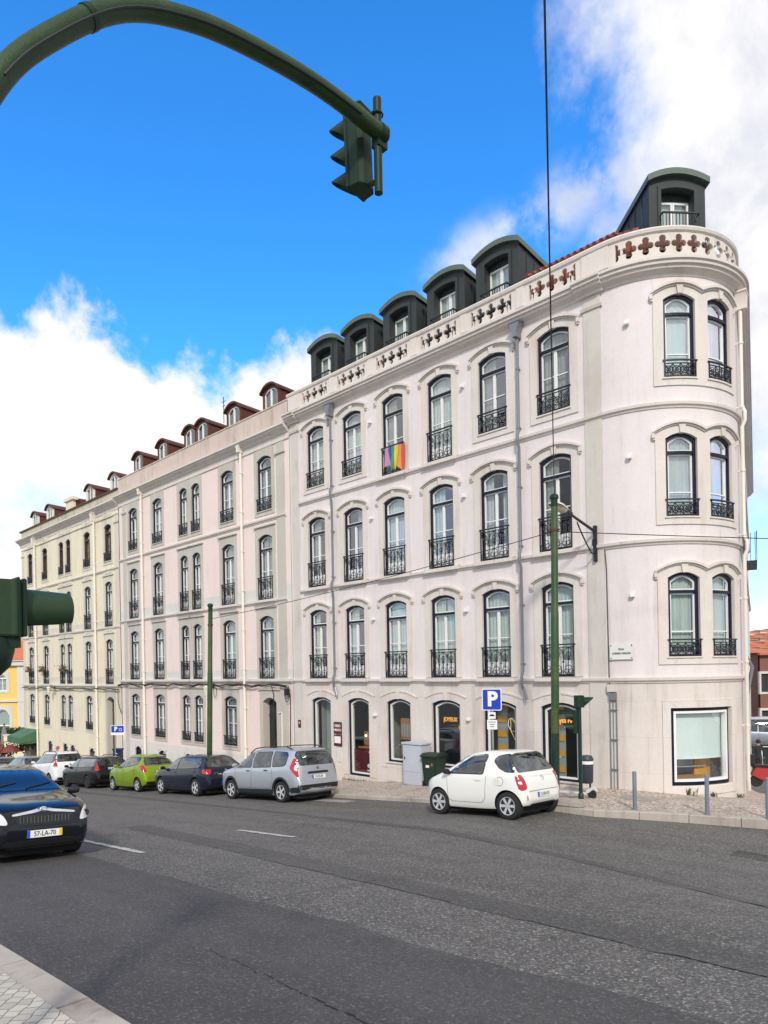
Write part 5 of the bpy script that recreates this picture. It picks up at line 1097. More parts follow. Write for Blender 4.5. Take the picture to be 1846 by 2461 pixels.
# ---- dark blue hatchback, green hatchback, black estate and the cars farther down
def hatch(L, W, H, wb, fo, rw=.31, green=False, est=0.0, lamps='mid', **kw):
    xf = L / 2 - fo; xr = xf - wb; h = H / 1.5; R = -L / 2
    d = dict(L=L, W=W, rw=rw, xf=xf, xr=xr, spokes=kw.get('spokes', 5), gap=.05,
        top=[(L / 2, .58 * h), (L / 2 - .03, .74 * h), (L / 2 - .2, .86 * h), (L / 2 - .65, .96 * h), (L / 2 - 1.02, 1.04 * h), (L / 2 - 1.5, 1.32 * h), (L / 2 - 1.85, 1.44 * h), (-.2, 1.495 * h), (R + 1.0 - est * .3, 1.47 * h), (R + .62 - est * .3, 1.40 * h), (R + .28 - est * .08, 1.08 * h), (R + .16, .98 * h), (R + .06, .80 * h), (R + .01, .62), (R, .48)],
        belt=[(L / 2, .54 * h), (L / 2 - .2, .78 * h), (L / 2 - .9, .90 * h), (0, .94 * h), (R + .5, (1.0 if not green else 1.06) * h), (R + .15, .92 * h), (R, .48)],
        plan=[(L / 2, .58), (L / 2 - .06, .74), (L / 2 - .25, .90), (L / 2 - .7, .98), (0, 1.0), (R + .6, 1.0), (R + .25, .96), (R + .06, .88), (R, .80)], roof=[(L / 2, .7), (L / 2 - 1, .74), (0, .70), (R + .8, .68), (R, .70)], bot=BOTF(L), wt=.965)
    b = .985 * h; t = 1.37 * h; e = R + .74 - est * .35; k = kw.get('kick', 0.03)
    d['side'] = [('side_window', 'car_glass', [(L / 2 - 1.18, b), (L / 2 - 1.62, t - .10), (L / 2 - 1.86, t - .01), (.06 + L * .0, t + .02), (.04, b + .01)]), ('side_window', 'car_glass', [(-.05, b + .01), (-.04, t + .02), (e - .0, t), (e - .22, b + .12 + k), (e - .10, b + .03 + k)]),
        ('headlight', 'lamp_clear', [(L / 2 - .50, .86 * h), (L / 2 - .12, .80 * h), (L / 2 - .05, .66 * h), (L / 2 - .22, .66 * h)])]
    if est: d['side'].append(('side_window', 'car_glass', [(e - .12, b + .05), (e - .10, t), (R + .52, t - .03), (R + .40, b + .08)]))
    tl = {'mid': [(R + .36, .98 * h), (R - .1, .98 * h), (R - .1, .80 * h), (R + .30, .84 * h)], 'high': [(R + .40, 1.06 * h), (R + .1, 1.08 * h), (R - .1, .82 * h), (R + .16, .80 * h)], 'tall': [(R + .30, 1.36 * h), (R + .05, 1.36 * h), (R - .1, .84 * h), (R + .22, .84 * h)]}[lamps]
    d['side'].append(('tail_lamp', 'lamp_red', tl))
    zs = [p[1] for p in tl]; w2 = W / 2
    d['rear'] = [('rear_window', 'car_glass', [(-w2 * .74, 1.04 * h), (w2 * .74, 1.04 * h), (w2 * .64, 1.38 * h), (-w2 * .64, 1.38 * h)]), ('tail_lamp', 'lamp_red', [(-w2 * (.66 if lamps == 'mid' else .80), max(zs)), (-w2 * 1.02, max(zs)), (-w2 * 1.02, min(zs)), (-w2 * .74, min(zs))]),
        ('tail_lamp', 'lamp_red', [(w2 * (.66 if lamps == 'mid' else .80), max(zs)), (w2 * 1.02, max(zs)), (w2 * 1.02, min(zs)), (w2 * .74, min(zs))]), ('badge', 'chrome', [(.06 * math.cos(q), .90 * h + .06 * math.sin(q)) for q in [i * .6 for i in range(10)]]), ('bumper_trim', 'car_dark_trim', [(-w2 * .8, .26), (w2 * .8, .26), (w2 * .8, .42), (-w2 * .8, .42)])]
    d['front'] = [('windscreen', 'car_glass', [(-w2 * .80, 1.06 * h), (w2 * .80, 1.06 * h), (w2 * .64, 1.40 * h), (-w2 * .64, 1.40 * h)]), ('grille', 'car_dark_trim', [(-.4, .5), (.4, .5), (.4, .64), (-.4, .64)])]
    d['seams'] = [[(L / 2 - 1.16, b - .06), (L / 2 - 1.14, .42), (.06, .36), (.0, b)], [(0.0, .36), (xr + .42, .36), (xr + .30, .62), (e, b + .06)]]; d['handles'] = [(.18, .86 * h), (e + .12, .89 * h)]; d['mirror'] = (L / 2 - 1.2, 1.0 * h); d['plate'] = kw.get('plate', .80 * h); d['fplate'] = .4
    d.update({k_: v for k_, v in kw.items() if k_ in ('rails', 'darkrim', 'mmat', 'hmat', 'py')}); return d
paint('navy_car_paint', (.010, .013, .030), .1, .2); paint('green_car_paint', (.22, .33, .012), .2, .28); paint('black_car_paint', (.005, .005, .006), .0, .2); paint('far_car_paint', (.42, .44, .47), .0, .3); paint('white_van_paint', (.76, .77, .78), .0, .3); paint('grey_car_paint', (.33, .36, .42), .6, .35); paint('blue_car_paint', (.05, .08, .20), .4, .3)
car('dark blue hatchback with wide red tail lights parked in front of the silver people carrier', -23.70, 13.60, hatch(4.26, 1.79, 1.47, 2.63, .84, .32, plate=.46, spokes=5), 'navy_car_paint', plate='74-TZ-21')
car('lime green small hatchback with round tail lights parked on the street', -28.25, 13.52, hatch(3.60, 1.60, 1.52, 2.375, .66, .285, green=True, lamps='high', kick=.10, plate=.78), 'green_car_paint', plate='62-MZ-50')
car('black estate car with roof rails and dark wheels parked behind the green hatchback', -33.35, 13.58, hatch(4.50, 1.70, 1.46, 2.60, .86, .30, est=1.0, lamps='tall', rails=(.5, -1.9), darkrim=True, plate=.88), 'black_car_paint', plate='87-46-QN')
car('white compact van with tall orange tail lights parked beyond the black estate car', -38.30, 13.60, hatch(4.05, 1.70, 1.72, 2.5, .80, .31, est=.8, lamps='tall', rails=(.5, -1.6), plate=.7), 'white_van_paint', plate='31-XA-08')
car('silver grey hatchback with dark rear window parked beyond the white van', -43.0, 13.58, hatch(3.95, 1.68, 1.50, 2.48, .80, .30, lamps='high', plate=.7), 'grey_car_paint', plate='05-HG-77')
car('blue grey hatchback parked near the green awning', -47.7, 13.55, hatch(4.0, 1.7, 1.46, 2.5, .80, .30, plate=.7), 'blue_car_paint', plate='44-RC-19')
car('dark grey hatchback, leftmost of the parked cars', -52.3, 13.5, hatch(4.0, 1.7, 1.44, 2.5, .80, .30, plate=.7), 'grey_car_paint', plate='18-SJ-63')
# ---- black car driving up the near lane
def sedan():
    L, W, H = 4.0, 1.65, 1.50; d = hatch(L, W, H, 2.46, .84, .30)
    d['top'] = [(2.0, .60), (1.97, .74), (1.86, .84), (1.62, .92), (1.2, 1.0), (.94, 1.07), (.42, 1.34), (.10, 1.44), (-.4, 1.50), (-1.0, 1.48), (-1.4, 1.40), (-1.72, 1.08), (-1.9, .95), (-1.97, .75), (-2.0, .5)]
    d['belt'] = [(2.0, .55), (1.9, .72), (1.6, .86), (1.0, .94), (0, .97), (-1.5, 1.0), (-2.0, .5)]
    d['plan'] = [(2.0, .66), (1.96, .78), (1.84, .88), (1.5, .96), (1.0, 1.0), (-1.4, 1.0), (-1.9, .9), (-2.0, .8)]
    d['front'] = [('windscreen_seal', 'car_dark_trim', [(-.76, 1.05), (.76, 1.05), (.60, 1.45), (-.60, 1.45)]), ('windscreen', 'windscreen_glass', [(-.72, 1.08), (.72, 1.08), (.57, 1.425), (-.57, 1.425)]),
        ('grille', 'car_dark_trim', [(-.40, .60), (-.31, .56), (.31, .56), (.40, .60), (.45, .735), (-.45, .735)]), ('grille_chrome', 'chrome', [(-.47, .735), (-.10, .775), (-.05, .795), (.05, .795), (.10, .775), (.47, .735), (.47, .765), (.12, .815), (.06, .845), (-.06, .845), (-.12, .815), (-.47, .765)]),
        ('headlight', 'lamp_clear', [(.52, .61), (.72, .64), (.80, .70), (.80, .84), (.70, .85), (.58, .76)]), ('headlight', 'lamp_clear', [(-.52, .61), (-.72, .64), (-.80, .70), (-.80, .84), (-.70, .85), (-.58, .76)]),
        ('air_intake', 'car_dark_trim', [(-.62, .26), (.62, .26), (.56, .37), (-.56, .37)]), ('bumper_strip', 'alloy', [(-.74, .232), (.74, .232), (.74, .246), (-.74, .246)])]
    d['fplate'] = .455; d['mmat'] = 'car_dark_trim'; d['yband'] = True; return d
mat("slat_grey", (.22, .22, .24), .3, .5); mat('windscreen_glass', (.006, .012, .03), .02, coat=1.0, spec=.9)
paint('black_sedan_paint', (.008, .009, .014), .1, .12)
t, bv, put = car('black hatchback driving up the near lane, front number plate 57-LA-70', -13.36, 3.82, sedan(), 'black_sedan_paint', nose=1, group=None, plate='57-LA-70')
for k in range(15):
    y = -.36 + .72 * k / 14; h = bv.ray_cast(Vector((6, y, .66)), Vector((-1, 0, 0)))[0]
    if h: m_ = MB(); m_.box(h.x + .004, h.x + .014, y - .003, y + .003, .60, .725); put('grille_slat', m_, mt='slat_grey')
h = bv.ray_cast(Vector((6, 0, .815)), Vector((-1, 0, 0)))[0]
m_ = MB(); m_.lathe([(.058, .0), (.058, .016), (.048, .022), (.044, .016), (0, .018)], (h.x, 0, .805), 'x', 20); put('emblem', m_, mt='chrome'); m_ = MB(); m_.lathe([(.036, .0), (.036, .003)], (h.x + .018, 0, .805), 'x', 16); put('emblem_disc', m_, mt='ink')
m_ = MB(); m_.lathe([(.012, .0), (.03, .012), (.014, .016)], (h.x + .02, 0, .808), 'x', 10); put('emblem_mark', m_, mt='chrome')
for sg in (1, -1):
    m_ = MB(); m_.lathe([(0, .0), (.035, .012), (.055, .0)], (0, 0, 0), 'x', 14); hh = bv.ray_cast(Vector((6, sg * .66, .72)), Vector((-1, 0, 0)))[0]
    if hh: put('lamp_bowl', m_.mapped(lambda x, y, z: (hh.x + .012 + x, sg * .66 + y, .72 + z)), mt='alloy_back')
for y0, y1 in ((-.55, -.05), (.05, .60)): 
    P = []
    for k in range(6):
        y = y0 + (y1 - y0) * k / 5; z = 1.10 + .02 * k; q = bv.ray_cast(Vector((6, y, z)), Vector((-1, 0, 0)))[0]; P.append(q + Vector((.02, 0, .012)))
    put('wiper', MB().tube(P, .009, 5), mt='car_dark_trim')
# ================================================================== STREET FURNITURE
mat('bin_grey', (.035, .045, .06), .5); mat('scoot_white', (.70, .72, .76), .4, .2); mat('scoot_blue', (.25, .55, .75), .4); mat('plastic_cream', (.62, .60, .52), .5); mat('lamp_bowl', (.42, .34, .26), .3)
mat('lens_red', (.10, .01, .01), .2); mat('lens_amber', (.12, .06, .01), .2); mat('lens_green', (.01, .08, .04), .2); mat('plate_stone', (.74, .73, .70), .5, var=.4, vscale=3, col2=(.6, .58, .55)); mat('machine_blue', (.01, .025, .09), .4)
mat('near_green', (.024, .050, .022), .45, var=.6, vscale=4, col2=(.014, .034, .018), bump=.12, bscale=90, spec=.3); mat('bollard_grey', (.22, .25, .30), .45, .3, var=.4, vscale=4)
def V3(u, v, z): x = u / 1650 * z; return Vector((x * SP - z * CP, x * CP + z * SP, -v / 1650 * z))
# arched signal mast over the near lane
t = thing('signal_mast', 'thick dark green arched signal mast reaching over the road from the left', 'signal mast', (-3.8, .85, G(-3.8, .85) + .12), world=True)
P = [(-3.8, .85, -2.1), (-3.8, .85, 1.4), (-3.8, .86, 2.0), (-3.8, .93, 2.5), (-3.8, 1.14, 3.05), (-3.8, 1.42, 3.45), (-3.8, 1.78, 3.82), (-3.8, 2.2, 4.04), (-3.8, 2.66, 4.165), (-3.8, 3.27, 4.25), (-3.8, 3.92, 4.25)]
def spline(P, n=6):
    out = []
    for i in range(len(P) - 1):
        a, b, c, d = (Vector(P[max(0, min(len(P) - 1, k))]) for k in (i - 1, i, i + 1, i + 2))
        for j in range(n): t_ = j / n; out.append(.5 * ((2 * b) + (c - a) * t_ + (2 * a - 5 * b + 4 * c - d) * t_**2 + (3 * b - a - 3 * c + d) * t_**3))
    return out + [Vector(P[-1])]
MB().tube(spline(P), .061, 16).build('arm', 'arm_green', t, smooth=60)
m_ = MB(); m_.tube([(-3.8, 3.87, 4.25), (-3.8, 3.93, 4.25)], [.070, .070], 16); m_.lathe([(.05, .0), (.04, .03), (0, .035)], (-3.8, 3.93, 4.25), 'y', 12); m_.build('end_cap', 'signal_green', t, smooth=40)
for q in (14, 33):
    Pq = spline(P); c0, c1 = Pq[q], Pq[q + 1]; dq = (c1 - c0).normalized() * .02; MB().tube([c0 - dq, c0 + dq], .066, 16).build('band', 'signal_green', t, smooth=50)
MB().tube([Pq[k] + Vector((.062, 0, -.03)) for k in range(24, len(Pq) - 3)], .007, 5).build('cable', 'cable', t)
m_ = MB(); m_.lathe([(.16, -.0), (.16, .05), (.09, .08)], (-3.8, .85, G(-3.8, .85) + .12), 'z', 16); m_.build('base_plate', 'signal_green', t)
def signal_head(t, M, n=3, asp=.235, dep=.15, w=.25, vis=.2, cap=True):
    """front faces local -Y; stacked downward from z=0"""
    f = lambda mb: mb.mapped(lambda x, y, z: tuple(M @ Vector((x, y, z))))
    H = n * asp; m = MB(); w2 = w / 2
    m.prism([(-w2, -.0), (-w2, .03), (-w2 * .93, .03), (-w2 * .85, dep * .8), (-w2 * .5, dep), (w2 * .5, dep), (w2 * .85, dep * .8), (w2 * .93, .03), (w2, .03), (w2, 0)], -H, 0, 'z')
    if cap: m.prism([(-w2, -.0), (-w2, .03), (-w2 * .6, dep), (w2 * .6, dep), (w2, .03), (w2, 0)], 0, .02, 'z')
    f(m).build('housing', 'signal_green', t, bevel=.004)
    for k in range(n):
        zc = -asp * (k + .5); r = asp * .43; v = MB(); N_ = 14; vs = []
        for i in range(N_ + 1):
            a = R_(-58 + 296 * i / N_); ln = vis * (.12 + .88 * max(0, (math.sin(a) + .85) / 1.85) ** 1.1); x, z = r * math.cos(a), zc + r * math.sin(a)
            vs += [(x, 0, z), (x * .93, -ln, z if z < zc else zc + (z - zc) * .93), (x * .96, 0, zc + (z - zc) * .96), (x * .89, -ln, zc + (z - zc) * .89)]
        fs = []
        for i in range(N_): a = 4 * i; fs += [(a, a + 4, a + 5, a + 1), (a + 2, a + 3, a + 7, a + 6), (a + 1, a + 5, a + 7, a + 3)]
        v.add(vs, fs); f(v).build('visor', 'signal_green', t, smooth=50)
        l = MB(); l.lathe([(0, -.02), (r * .6, -.014), (r * .9, 0)], (0, 0, zc), 'y', 16); f(l).build('lens', ('lens_red', 'lens_amber', 'lens_green')[k % 3], t, smooth=50)
mat('lens_red', (.10, .01, .01), .2); mat('lens_amber', (.12, .06, .01), .2); mat('lens_green', (.01, .08, .04), .2)
# head at the tip of the mast: faces down the street (-X)
hx, hy, hz = -3.95, 3.83, 4.50
t = thing('traffic_light', 'three-lamp dark green traffic light hung from the tip of the arched mast', 'traffic light', (hx, hy, hz), world=False)
M = Matrix.Translation((-.12, 0, 0)) @ Matrix.Rotation(R_(-90 + 8), 4, 'Z') @ Matrix.Rotation(R_(2), 4, 'X')
signal_head(t, M, 3, .215, .15, .225, .22)
m_ = MB(); m_.tube([(.13, .05, .03), (.13, .05, -.72)], .034, 12); m_.build('hanger_pipe', 'signal_green', t, smooth=40)
m_ = MB(); m_.tube([(.0, .02, -.07), (.13, .05, -.07)], .02, 6); m_.build('clamp', 'signal_green', t); m_ = MB(); m_.tube([(.0, .02, -.62), (.13, .05, -.62)], .02, 6); m_.build('clamp', 'signal_green', t); m_ = MB()
m_.tube([(.13 + .044 * math.cos(q), .05 + .044 * math.sin(q), -.1) for q in [i * .6 for i in range(11)]], .007, 5, closed=True); m_.build('clamp', 'signal_green', t); MB().box(.09, .17, .02, .12, -.36, -.20).build('bracket', 'signal_green', t)
# near pedestrian signal at the left edge
t = thing('pedestrian_signal', 'dark green pedestrian signal head with a hooded visor at the left edge', 'pedestrian signal', (-3.73, 1.13, .47), world=False)
def near_sig():
    m = MB(); w2 = .14; m.prism([(-w2, 0), (w2, 0), (w2, -.03), (w2 * .96, -.05), (w2 * .9, -.26), (-w2 * .9, -.26), (-w2 * .96, -.05), (-w2, -.03)], -.275, 0, 'z'); m.build('housing', 'near_green', t, bevel=.008)
    m = MB(); m.box(-.145, .145, -.022, -.008, -.28, .012); m.box(-.145, .145, .004, .022, -.276, .006); m.build('door_frame', 'signal_green', t, bevel=.004)
    v = MB(); r = .108; N_ = 20; vs = []; zc = -.135
    for i in range(N_ + 1):
        a = R_(-48 + 276 * i / N_); ln = .265; k = .84
        vs += [(r * math.cos(a), .02, zc + r * math.sin(a)), (r * k * math.cos(a) + .0, ln, zc + .006 + r * k * math.sin(a)), (r * .96 * math.cos(a), .02, zc + r * .96 * math.sin(a)), (r * k * .95 * math.cos(a), ln, zc + .006 + r * k * .95 * math.sin(a))]
    fs = []
    for i in range(N_): a = 4 * i; fs += [(a, a + 4, a + 5, a + 1), (a + 2, a + 3, a + 7, a + 6), (a + 1, a + 5, a + 7, a + 3)]
    fs += [(0, 1, 3, 2), (4 * N_, 4 * N_ + 1, 4 * N_ + 3, 4 * N_ + 2)]
    v.add(vs, fs); v.build('visor', 'near_green', t, smooth=50)
    l = MB(); l.lathe([(.11, .022), (.07, .04), (0, .045)], (0, 0, zc), 'y', 20); l.build('lens', 'lens_red', t, smooth=50)
    m = MB(); m.box(-.11, .11, -.24, .0, -.33, -.278); m.lathe([(.15, -.28), (.16, -.34), (.14, -.42), (.08, -.48), (0, -.50)], (0, -.16, 0), 'z', 16); m.box(-.04, .04, -.42, -.2, -.25, -.12); m.build('bracket', 'signal_green', t, smooth=40)
mat('near_green', (.024, .050, .022), .45, var=.6, vscale=4, col2=(.014, .034, .018), bump=.12, bscale=90, spec=.3); near_sig()
# tram poles
def tram_pole(label, x, y, r, top, band, lean=.0):
    z0 = GS(x, y) - .02; r *= .86; t = thing('tram_pole', label, 'pole', (x, y, z0), world=False, group='green tram poles along the pavement')
    h = top - z0; bh = band - z0; L = lambda z: (lean * z / h, 0, z)
    MB().tube([L(0), L(bh)], r * 1.0, 16).build('painted_foot', 'pole_dark', t, smooth=40)
    MB().tube([L(bh), L(h * .62), L(h * .62 + .03), L(h - .3)], [r * .98, r * .94, r * .86, r * .80], 16).build('shaft', 'pole_green', t, smooth=40)
    m = MB(); c = L(h - .3); m.lathe([(r * .80, h - .3), (r * .80, h - .12), (r * 1.05, h - .1), (r * 1.05, h - .04), (r * .75, h), (0, h + .03)], (c[0], 0, 0), 'z', 16); m.build('cap', 'signal_green', t, smooth=40)
    m = MB(); c = L(h * .885); m.lathe([(r * .82, -.03), (r * 1.0, -.03), (r * 1.0, .03), (r * .82, .03)], (c[0], 0, h * .885), 'z', 16); m.tube([(c[0] - r * 1.5, 0, h * .885), (c[0] + r * 1.5, 0, h * .885)], .015, 6); m.build('wire_clamp', 'rust_brown', t); return t
tram_pole('thick rusty green tram pole standing beside the small white car', -8.92, 14.85, .118, 4.2, -1.62, .12)
tram_pole('thin green tram pole standing in front of the pink building', -25.05, 14.9, .13, 2.82, -3.25, .33)
def wire(name, label, a, b, sag, r=.012, n=24, mid=None, grp=None):
    a, b = Vector(a), Vector(b); P = [a.lerp(b, k / n) - Vector((0, 0, sag * 4 * (k / n) * (1 - k / n))) for k in range(n + 1)]; b_ = (a + b) / 2
    o = MB().tube([p - a for p in P], r, 5).build(name, 'cable', None, loc=a); tag(o, label, 'wire', grp); return o
wire('overhead_wire', 'thin overhead wire rising from the top of the thick green pole out of the picture', (-8.8, 14.85, 4.2), (3.6, -6.1, 7.2), .10, .011)
wire('overhead_wire', 'thin wire strung between the two green tram poles across the facades', (-24.8, 14.9, 2.2), (-8.9, 14.85, 3.3), .12, .011)
wire('overhead_wire', 'thin wire running from the thick green pole past the rounded corner to the right', (-8.7, 14.85, 3.28), (-.6, 19.3, 2.35), .03, .011)
# stone block at the foot of the pole
m_ = MB(); m_.box(-.35, .3, -.16, .16, 0, .17); o = m_.build('stone_block', 'kerb_stone', None, bevel=.03, loc=(-8.35, 14.62, GS(-8.3) - .01)); o.rotation_euler = (0, 0, .12); tag(o, 'rough pale stone block lying at the foot of the green tram pole', 'stone block')
# pedestrian / traffic signal post near the corner
px_, py_ = -8.38, 15.12; zb = GS(px_, py_)
t = thing('signal_post', 'slim dark green signal post with a round lamp head on top, near the corner', 'signal post', (px_, py_, zb), world=False)
MB().tube([(0, 0, 0), (0, 0, 2.35)], .045, 10).build('post', 'pole_dark', t, smooth=40); m_ = MB(); m_.lathe([(.10, 0), (.10, .03), (.065, .06), (.065, .22), (.05, .24)], (0, 0, 0), 'z', 12); m_.build('base', 'pole_dark', t, smooth=40)
signal_head(t, Matrix.Translation((.06, .06, 2.58)) @ Matrix.Rotation(R_(135), 4, 'Z'), 1, .27, .2, .26, .26)
t2 = thing('traffic_light', 'small two-lamp traffic light fixed to the side of the slim post near the corner', 'traffic light', (px_ - .06, py_ - .02, zb + 2.22), world=False)
signal_head(t2, Matrix.Translation((-.10, 0, 0)) @ Matrix.Rotation(R_(-58), 4, 'Z'), 2, .27, .12, .25, .30)
# litter bin behind the post
t = thing('litter_bin', 'dark grey litter bin with a white band standing behind the signal post', 'litter bin', (-8.88, 16.35, GS(-8.8)), world=False); t.scale = (.78, .78, .80)
m_ = MB(); m_.tube([(0, .2, 0), (0, .2, 1.1)], .03, 8); m_.build('post', 'zinc_dark', t); m_ = MB(); m_.lathe([(.16, .35), (.2, .4), (.215, 1.05)], (0, 0, 0), 'z', 18); m_.build('body', 'bin_grey', t, smooth=40)
mat('bin_grey', (.035, .045, .06), .5); m_ = MB(); m_.lathe([(.221, .98), (.223, 1.08), (.2, 1.08)], (0, 0, 0), 'z', 18); m_.build('band', 'plastic_white', t, smooth=40)
m_ = MB(); m_.lathe([(.22, 1.09), (.225, 1.14), (.17, 1.24), (0, 1.27)], (0, 0, 0), 'z', 18); m_.build('lid', 'bin_grey', t, smooth=40)
for ch in t.children:
    if ch.data.materials[0] is None: ch.data.materials[0] = MATS['bin_grey']
# electric scooter leaning between the pole and the post
t = thing('electric_scooter', 'white and grey electric kick scooter parked between the thick pole and the signal post', 'scooter', (-8.95, 15.72, GS(-8.9)), world=False); t.rotation_euler = (0, 0, R_(12))
m_ = MB(); m_.box(-.38, .36, -.07, .07, .10, .15); m_.build('deck', 'scoot_white', t, bevel=.01)
mat('scoot_white', (.70, .72, .76), .4, .2); mat('scoot_blue', (.25, .55, .75), .4)
m_ = MB(); m_.tube([(-.48, 0, .12), (-.38, 0, .95)], .03, 8); m_.build('stem', 'scoot_blue', t, smooth=40); m_ = MB(); m_.tube([(-.36, -.24, .98), (-.38, 0, .99), (-.36, .24, .98)], .017, 6); m_.build('handlebar', 'scoot_white', t)
for x in (-.52, .50): m_ = MB(); m_.lathe([(.05, -.025), (.10, -.03), (.115, 0), (.10, .03), (.05, .025)], (0, 0, 0), 'y', 16); o = m_.build('wheel', 'tyre', None, smooth=40, loc=(x, 0, .115)); o.parent = t
m_ = MB(); m_.prism([(.34, .13), (.42, .15), (.55, .26), (.64, .2), (.60, .27), (.5, .31), (.36, .2)], -.035, .035); m_.build('mudguard', 'scoot_white', t)
# bollards
gb = None
for i, (x, y, l) in enumerate(((-7.03, 15.12, 'grey metal bollard on the corner pavement, nearest the slim signal post'), (-5.62, 15.62, 'grey metal bollard in front of the curved shop window, middle one of three'), (-4.52, 16.0, 'grey metal bollard at the right edge, last of the three'))):
    if gb is None: mp_ = MB(); mp_.lathe([(.046, 0), (.046, .86), (.04, .885), (0, .89)], (0, 0, 0), 'z', 14); mc_ = MB(); mc_.lathe([(.075, 0), (.075, .015), (.05, .03)], (0, 0, 0), 'z', 14); gb = (mp_.mesh('post', 'bollard_grey' if 'bollard_grey' in MATS else mat('bollard_grey', (.22, .25, .30), .45, .3, var=.4, vscale=4), 40), mc_.mesh('collar', 'bollard_grey', 40))
    t = thing('bollard', l, 'bollard', (x, y, GS(x, y) - .005), group='grey bollards on the corner pavement'); link('post', gb[0], t, world=False); link('collar', gb[1], t, world=False)
# street lamp on a wall bracket
t = thing('street_lamp', 'street lamp on a long black wall bracket with a scroll, fixed to the corner pilaster', 'street lamp', (-9.07, D - .03, 2.85), world=False)
m_ = MB(); m_.box(-.045, .045, -.09, 0, 0, .98); m_.build('wall_plate', 'iron_black', t, bevel=.008)
m_ = MB(); m_.tube([(0, -.06, .82), (0, -.9, 1.0), (0, -1.55, 1.15)], [.04, .036, .03], 8); m_.build('bracket_arm', 'iron_black', t, smooth=40)
m_ = MB(); Q = [(0, -.06, .28), (0, -.16, .20), (0, -.26, .22)] + [(0, -.26 - .75 * k / 12, .22 + .72 * k / 12 - .05 * math.sin(math.pi * k / 12)) for k in range(1, 13)]; m_.tube(Q, .02, 6)
for k in range(14): q = k / 13; m_.box(-.015, .015, -.30 - .68 * q, -.28 - .68 * q, .20 + .66 * q, .23 + .66 * q)
m_.tube([(0, -.13 + .075 * math.cos(a), .50 + .10 * math.sin(a)) for a in [i * .5 for i in range(13)]], .018, 6, closed=True); m_.build('scroll', 'iron_black', t)
m_ = MB(); hd_ = lambda x, y, z: (x, -1.5 - y, 1.15 + z + y * .12); vs = []
for k in range(9):
    y = .75 * k / 8; w_ = .05 + .11 * math.sin(math.pi * min(1, (k + 1) / 7.0) * .5 if k < 7 else math.pi * .5 * (1.25 - k * .1)); hh = .04 + .07 * math.sin(math.pi * k / 8)
    for a in range(9): q = math.pi * a / 8; vs.append(hd_(w_ * math.cos(q), y, hh * math.sin(q)))
m_.add(vs, [(k * 9 + a, k * 9 + a + 1, (k + 1) * 9 + a + 1, (k + 1) * 9 + a) for k in range(8) for a in range(8)] + [tuple(range(9)), tuple(72 + 8 - a for a in range(9))]); m_.build('lamp_shade', 'plastic_cream', t, smooth=40)
mat('plastic_cream', (.62, .60, .52), .5); mat('lamp_bowl', (.42, .34, .26), .3)
for ch in t.children:
    if ch.name.startswith('lamp_shade'): ch.data.materials[0] = MATS['plastic_cream']
m_ = MB(); vs = [hd_(x, y, 0) for x, y in ((-.11, .12), (.11, .12), (.14, .4), (.10, .68), (-.10, .68), (-.14, .4))] + [hd_(x, y, -.09) for x, y in ((-.07, .18), (.07, .18), (.09, .4), (.06, .62), (-.06, .62), (-.09, .4))]
m_.add(vs, [(i, (i + 1) % 6, 6 + (i + 1) % 6, 6 + i) for i in range(6)] + [(11, 10, 9, 8, 7, 6)]); m_.build('lamp_glass', 'lamp_bowl', t, smooth=30)
# parking sign
mat('sign_blue', (.012, .045, .42), .4); mat('steel', (.42, .43, .45), .4, .8)
sx_, sy_ = -10.66, 14.7; t = thing('parking_sign', 'blue and white parking sign with two small plates, standing above the small white car', 'parking sign', (sx_, sy_, GS(sx_)), world=False); t.rotation_euler = (0, 0, R_(22))
H0 = -.54 - GS(sx_)
MB().tube([(0, .03, 0), (0, .03, H0 - .02)], .028, 8).build('post', 'steel', t, smooth=40)
def rr(w, h, z, r=.05): return [(a, b + z) for a, b in smoothpoly([(-w / 2, -h / 2), (w / 2, -h / 2), (w / 2, h / 2), (-w / 2, h / 2)], r, 4)]
o = MB().prism(rr(.52, .57, H0 - .285), -.012, 0).build('panel', 'plastic_white', t); p_ = o; m_ = MB(); m_.prism(rr(.475, .525, H0 - .285, .035), -.015, -.011); o = m_.build('face', 'sign_blue', None); o.parent = p_
textmesh('letter', 'P', .52, frame((.015, -.016, H0 - .285), (1, 0, 0)), 'plastic_white', p_, ext=.001, bold=.022)
o = MB().prism(rr(.19, .17, H0 - .70, .015), -.01, 0).build('small_plate', 'plastic_white', t); m_ = MB(); m_.prism([(-.065, H0 - .72), (.065, H0 - .72), (.065, H0 - .695), (.03, H0 - .67), (-.03, H0 - .67), (-.065, H0 - .695)], -.013, -.009); q = m_.build('car_symbol', 'ink', None); q.parent = o
o = MB().prism(rr(.27, .25, H0 - .94, .015), -.01, 0).build('small_plate', 'plastic_white', t)
for k, w_ in enumerate((.20, .13, .11)): m_ = MB(); m_.box(-w_ / 2, w_ / 2, -.013, -.009, H0 - .88 - k * .06, H0 - .865 - k * .06); q = m_.build('text_line', 'ink', None); q.parent = o
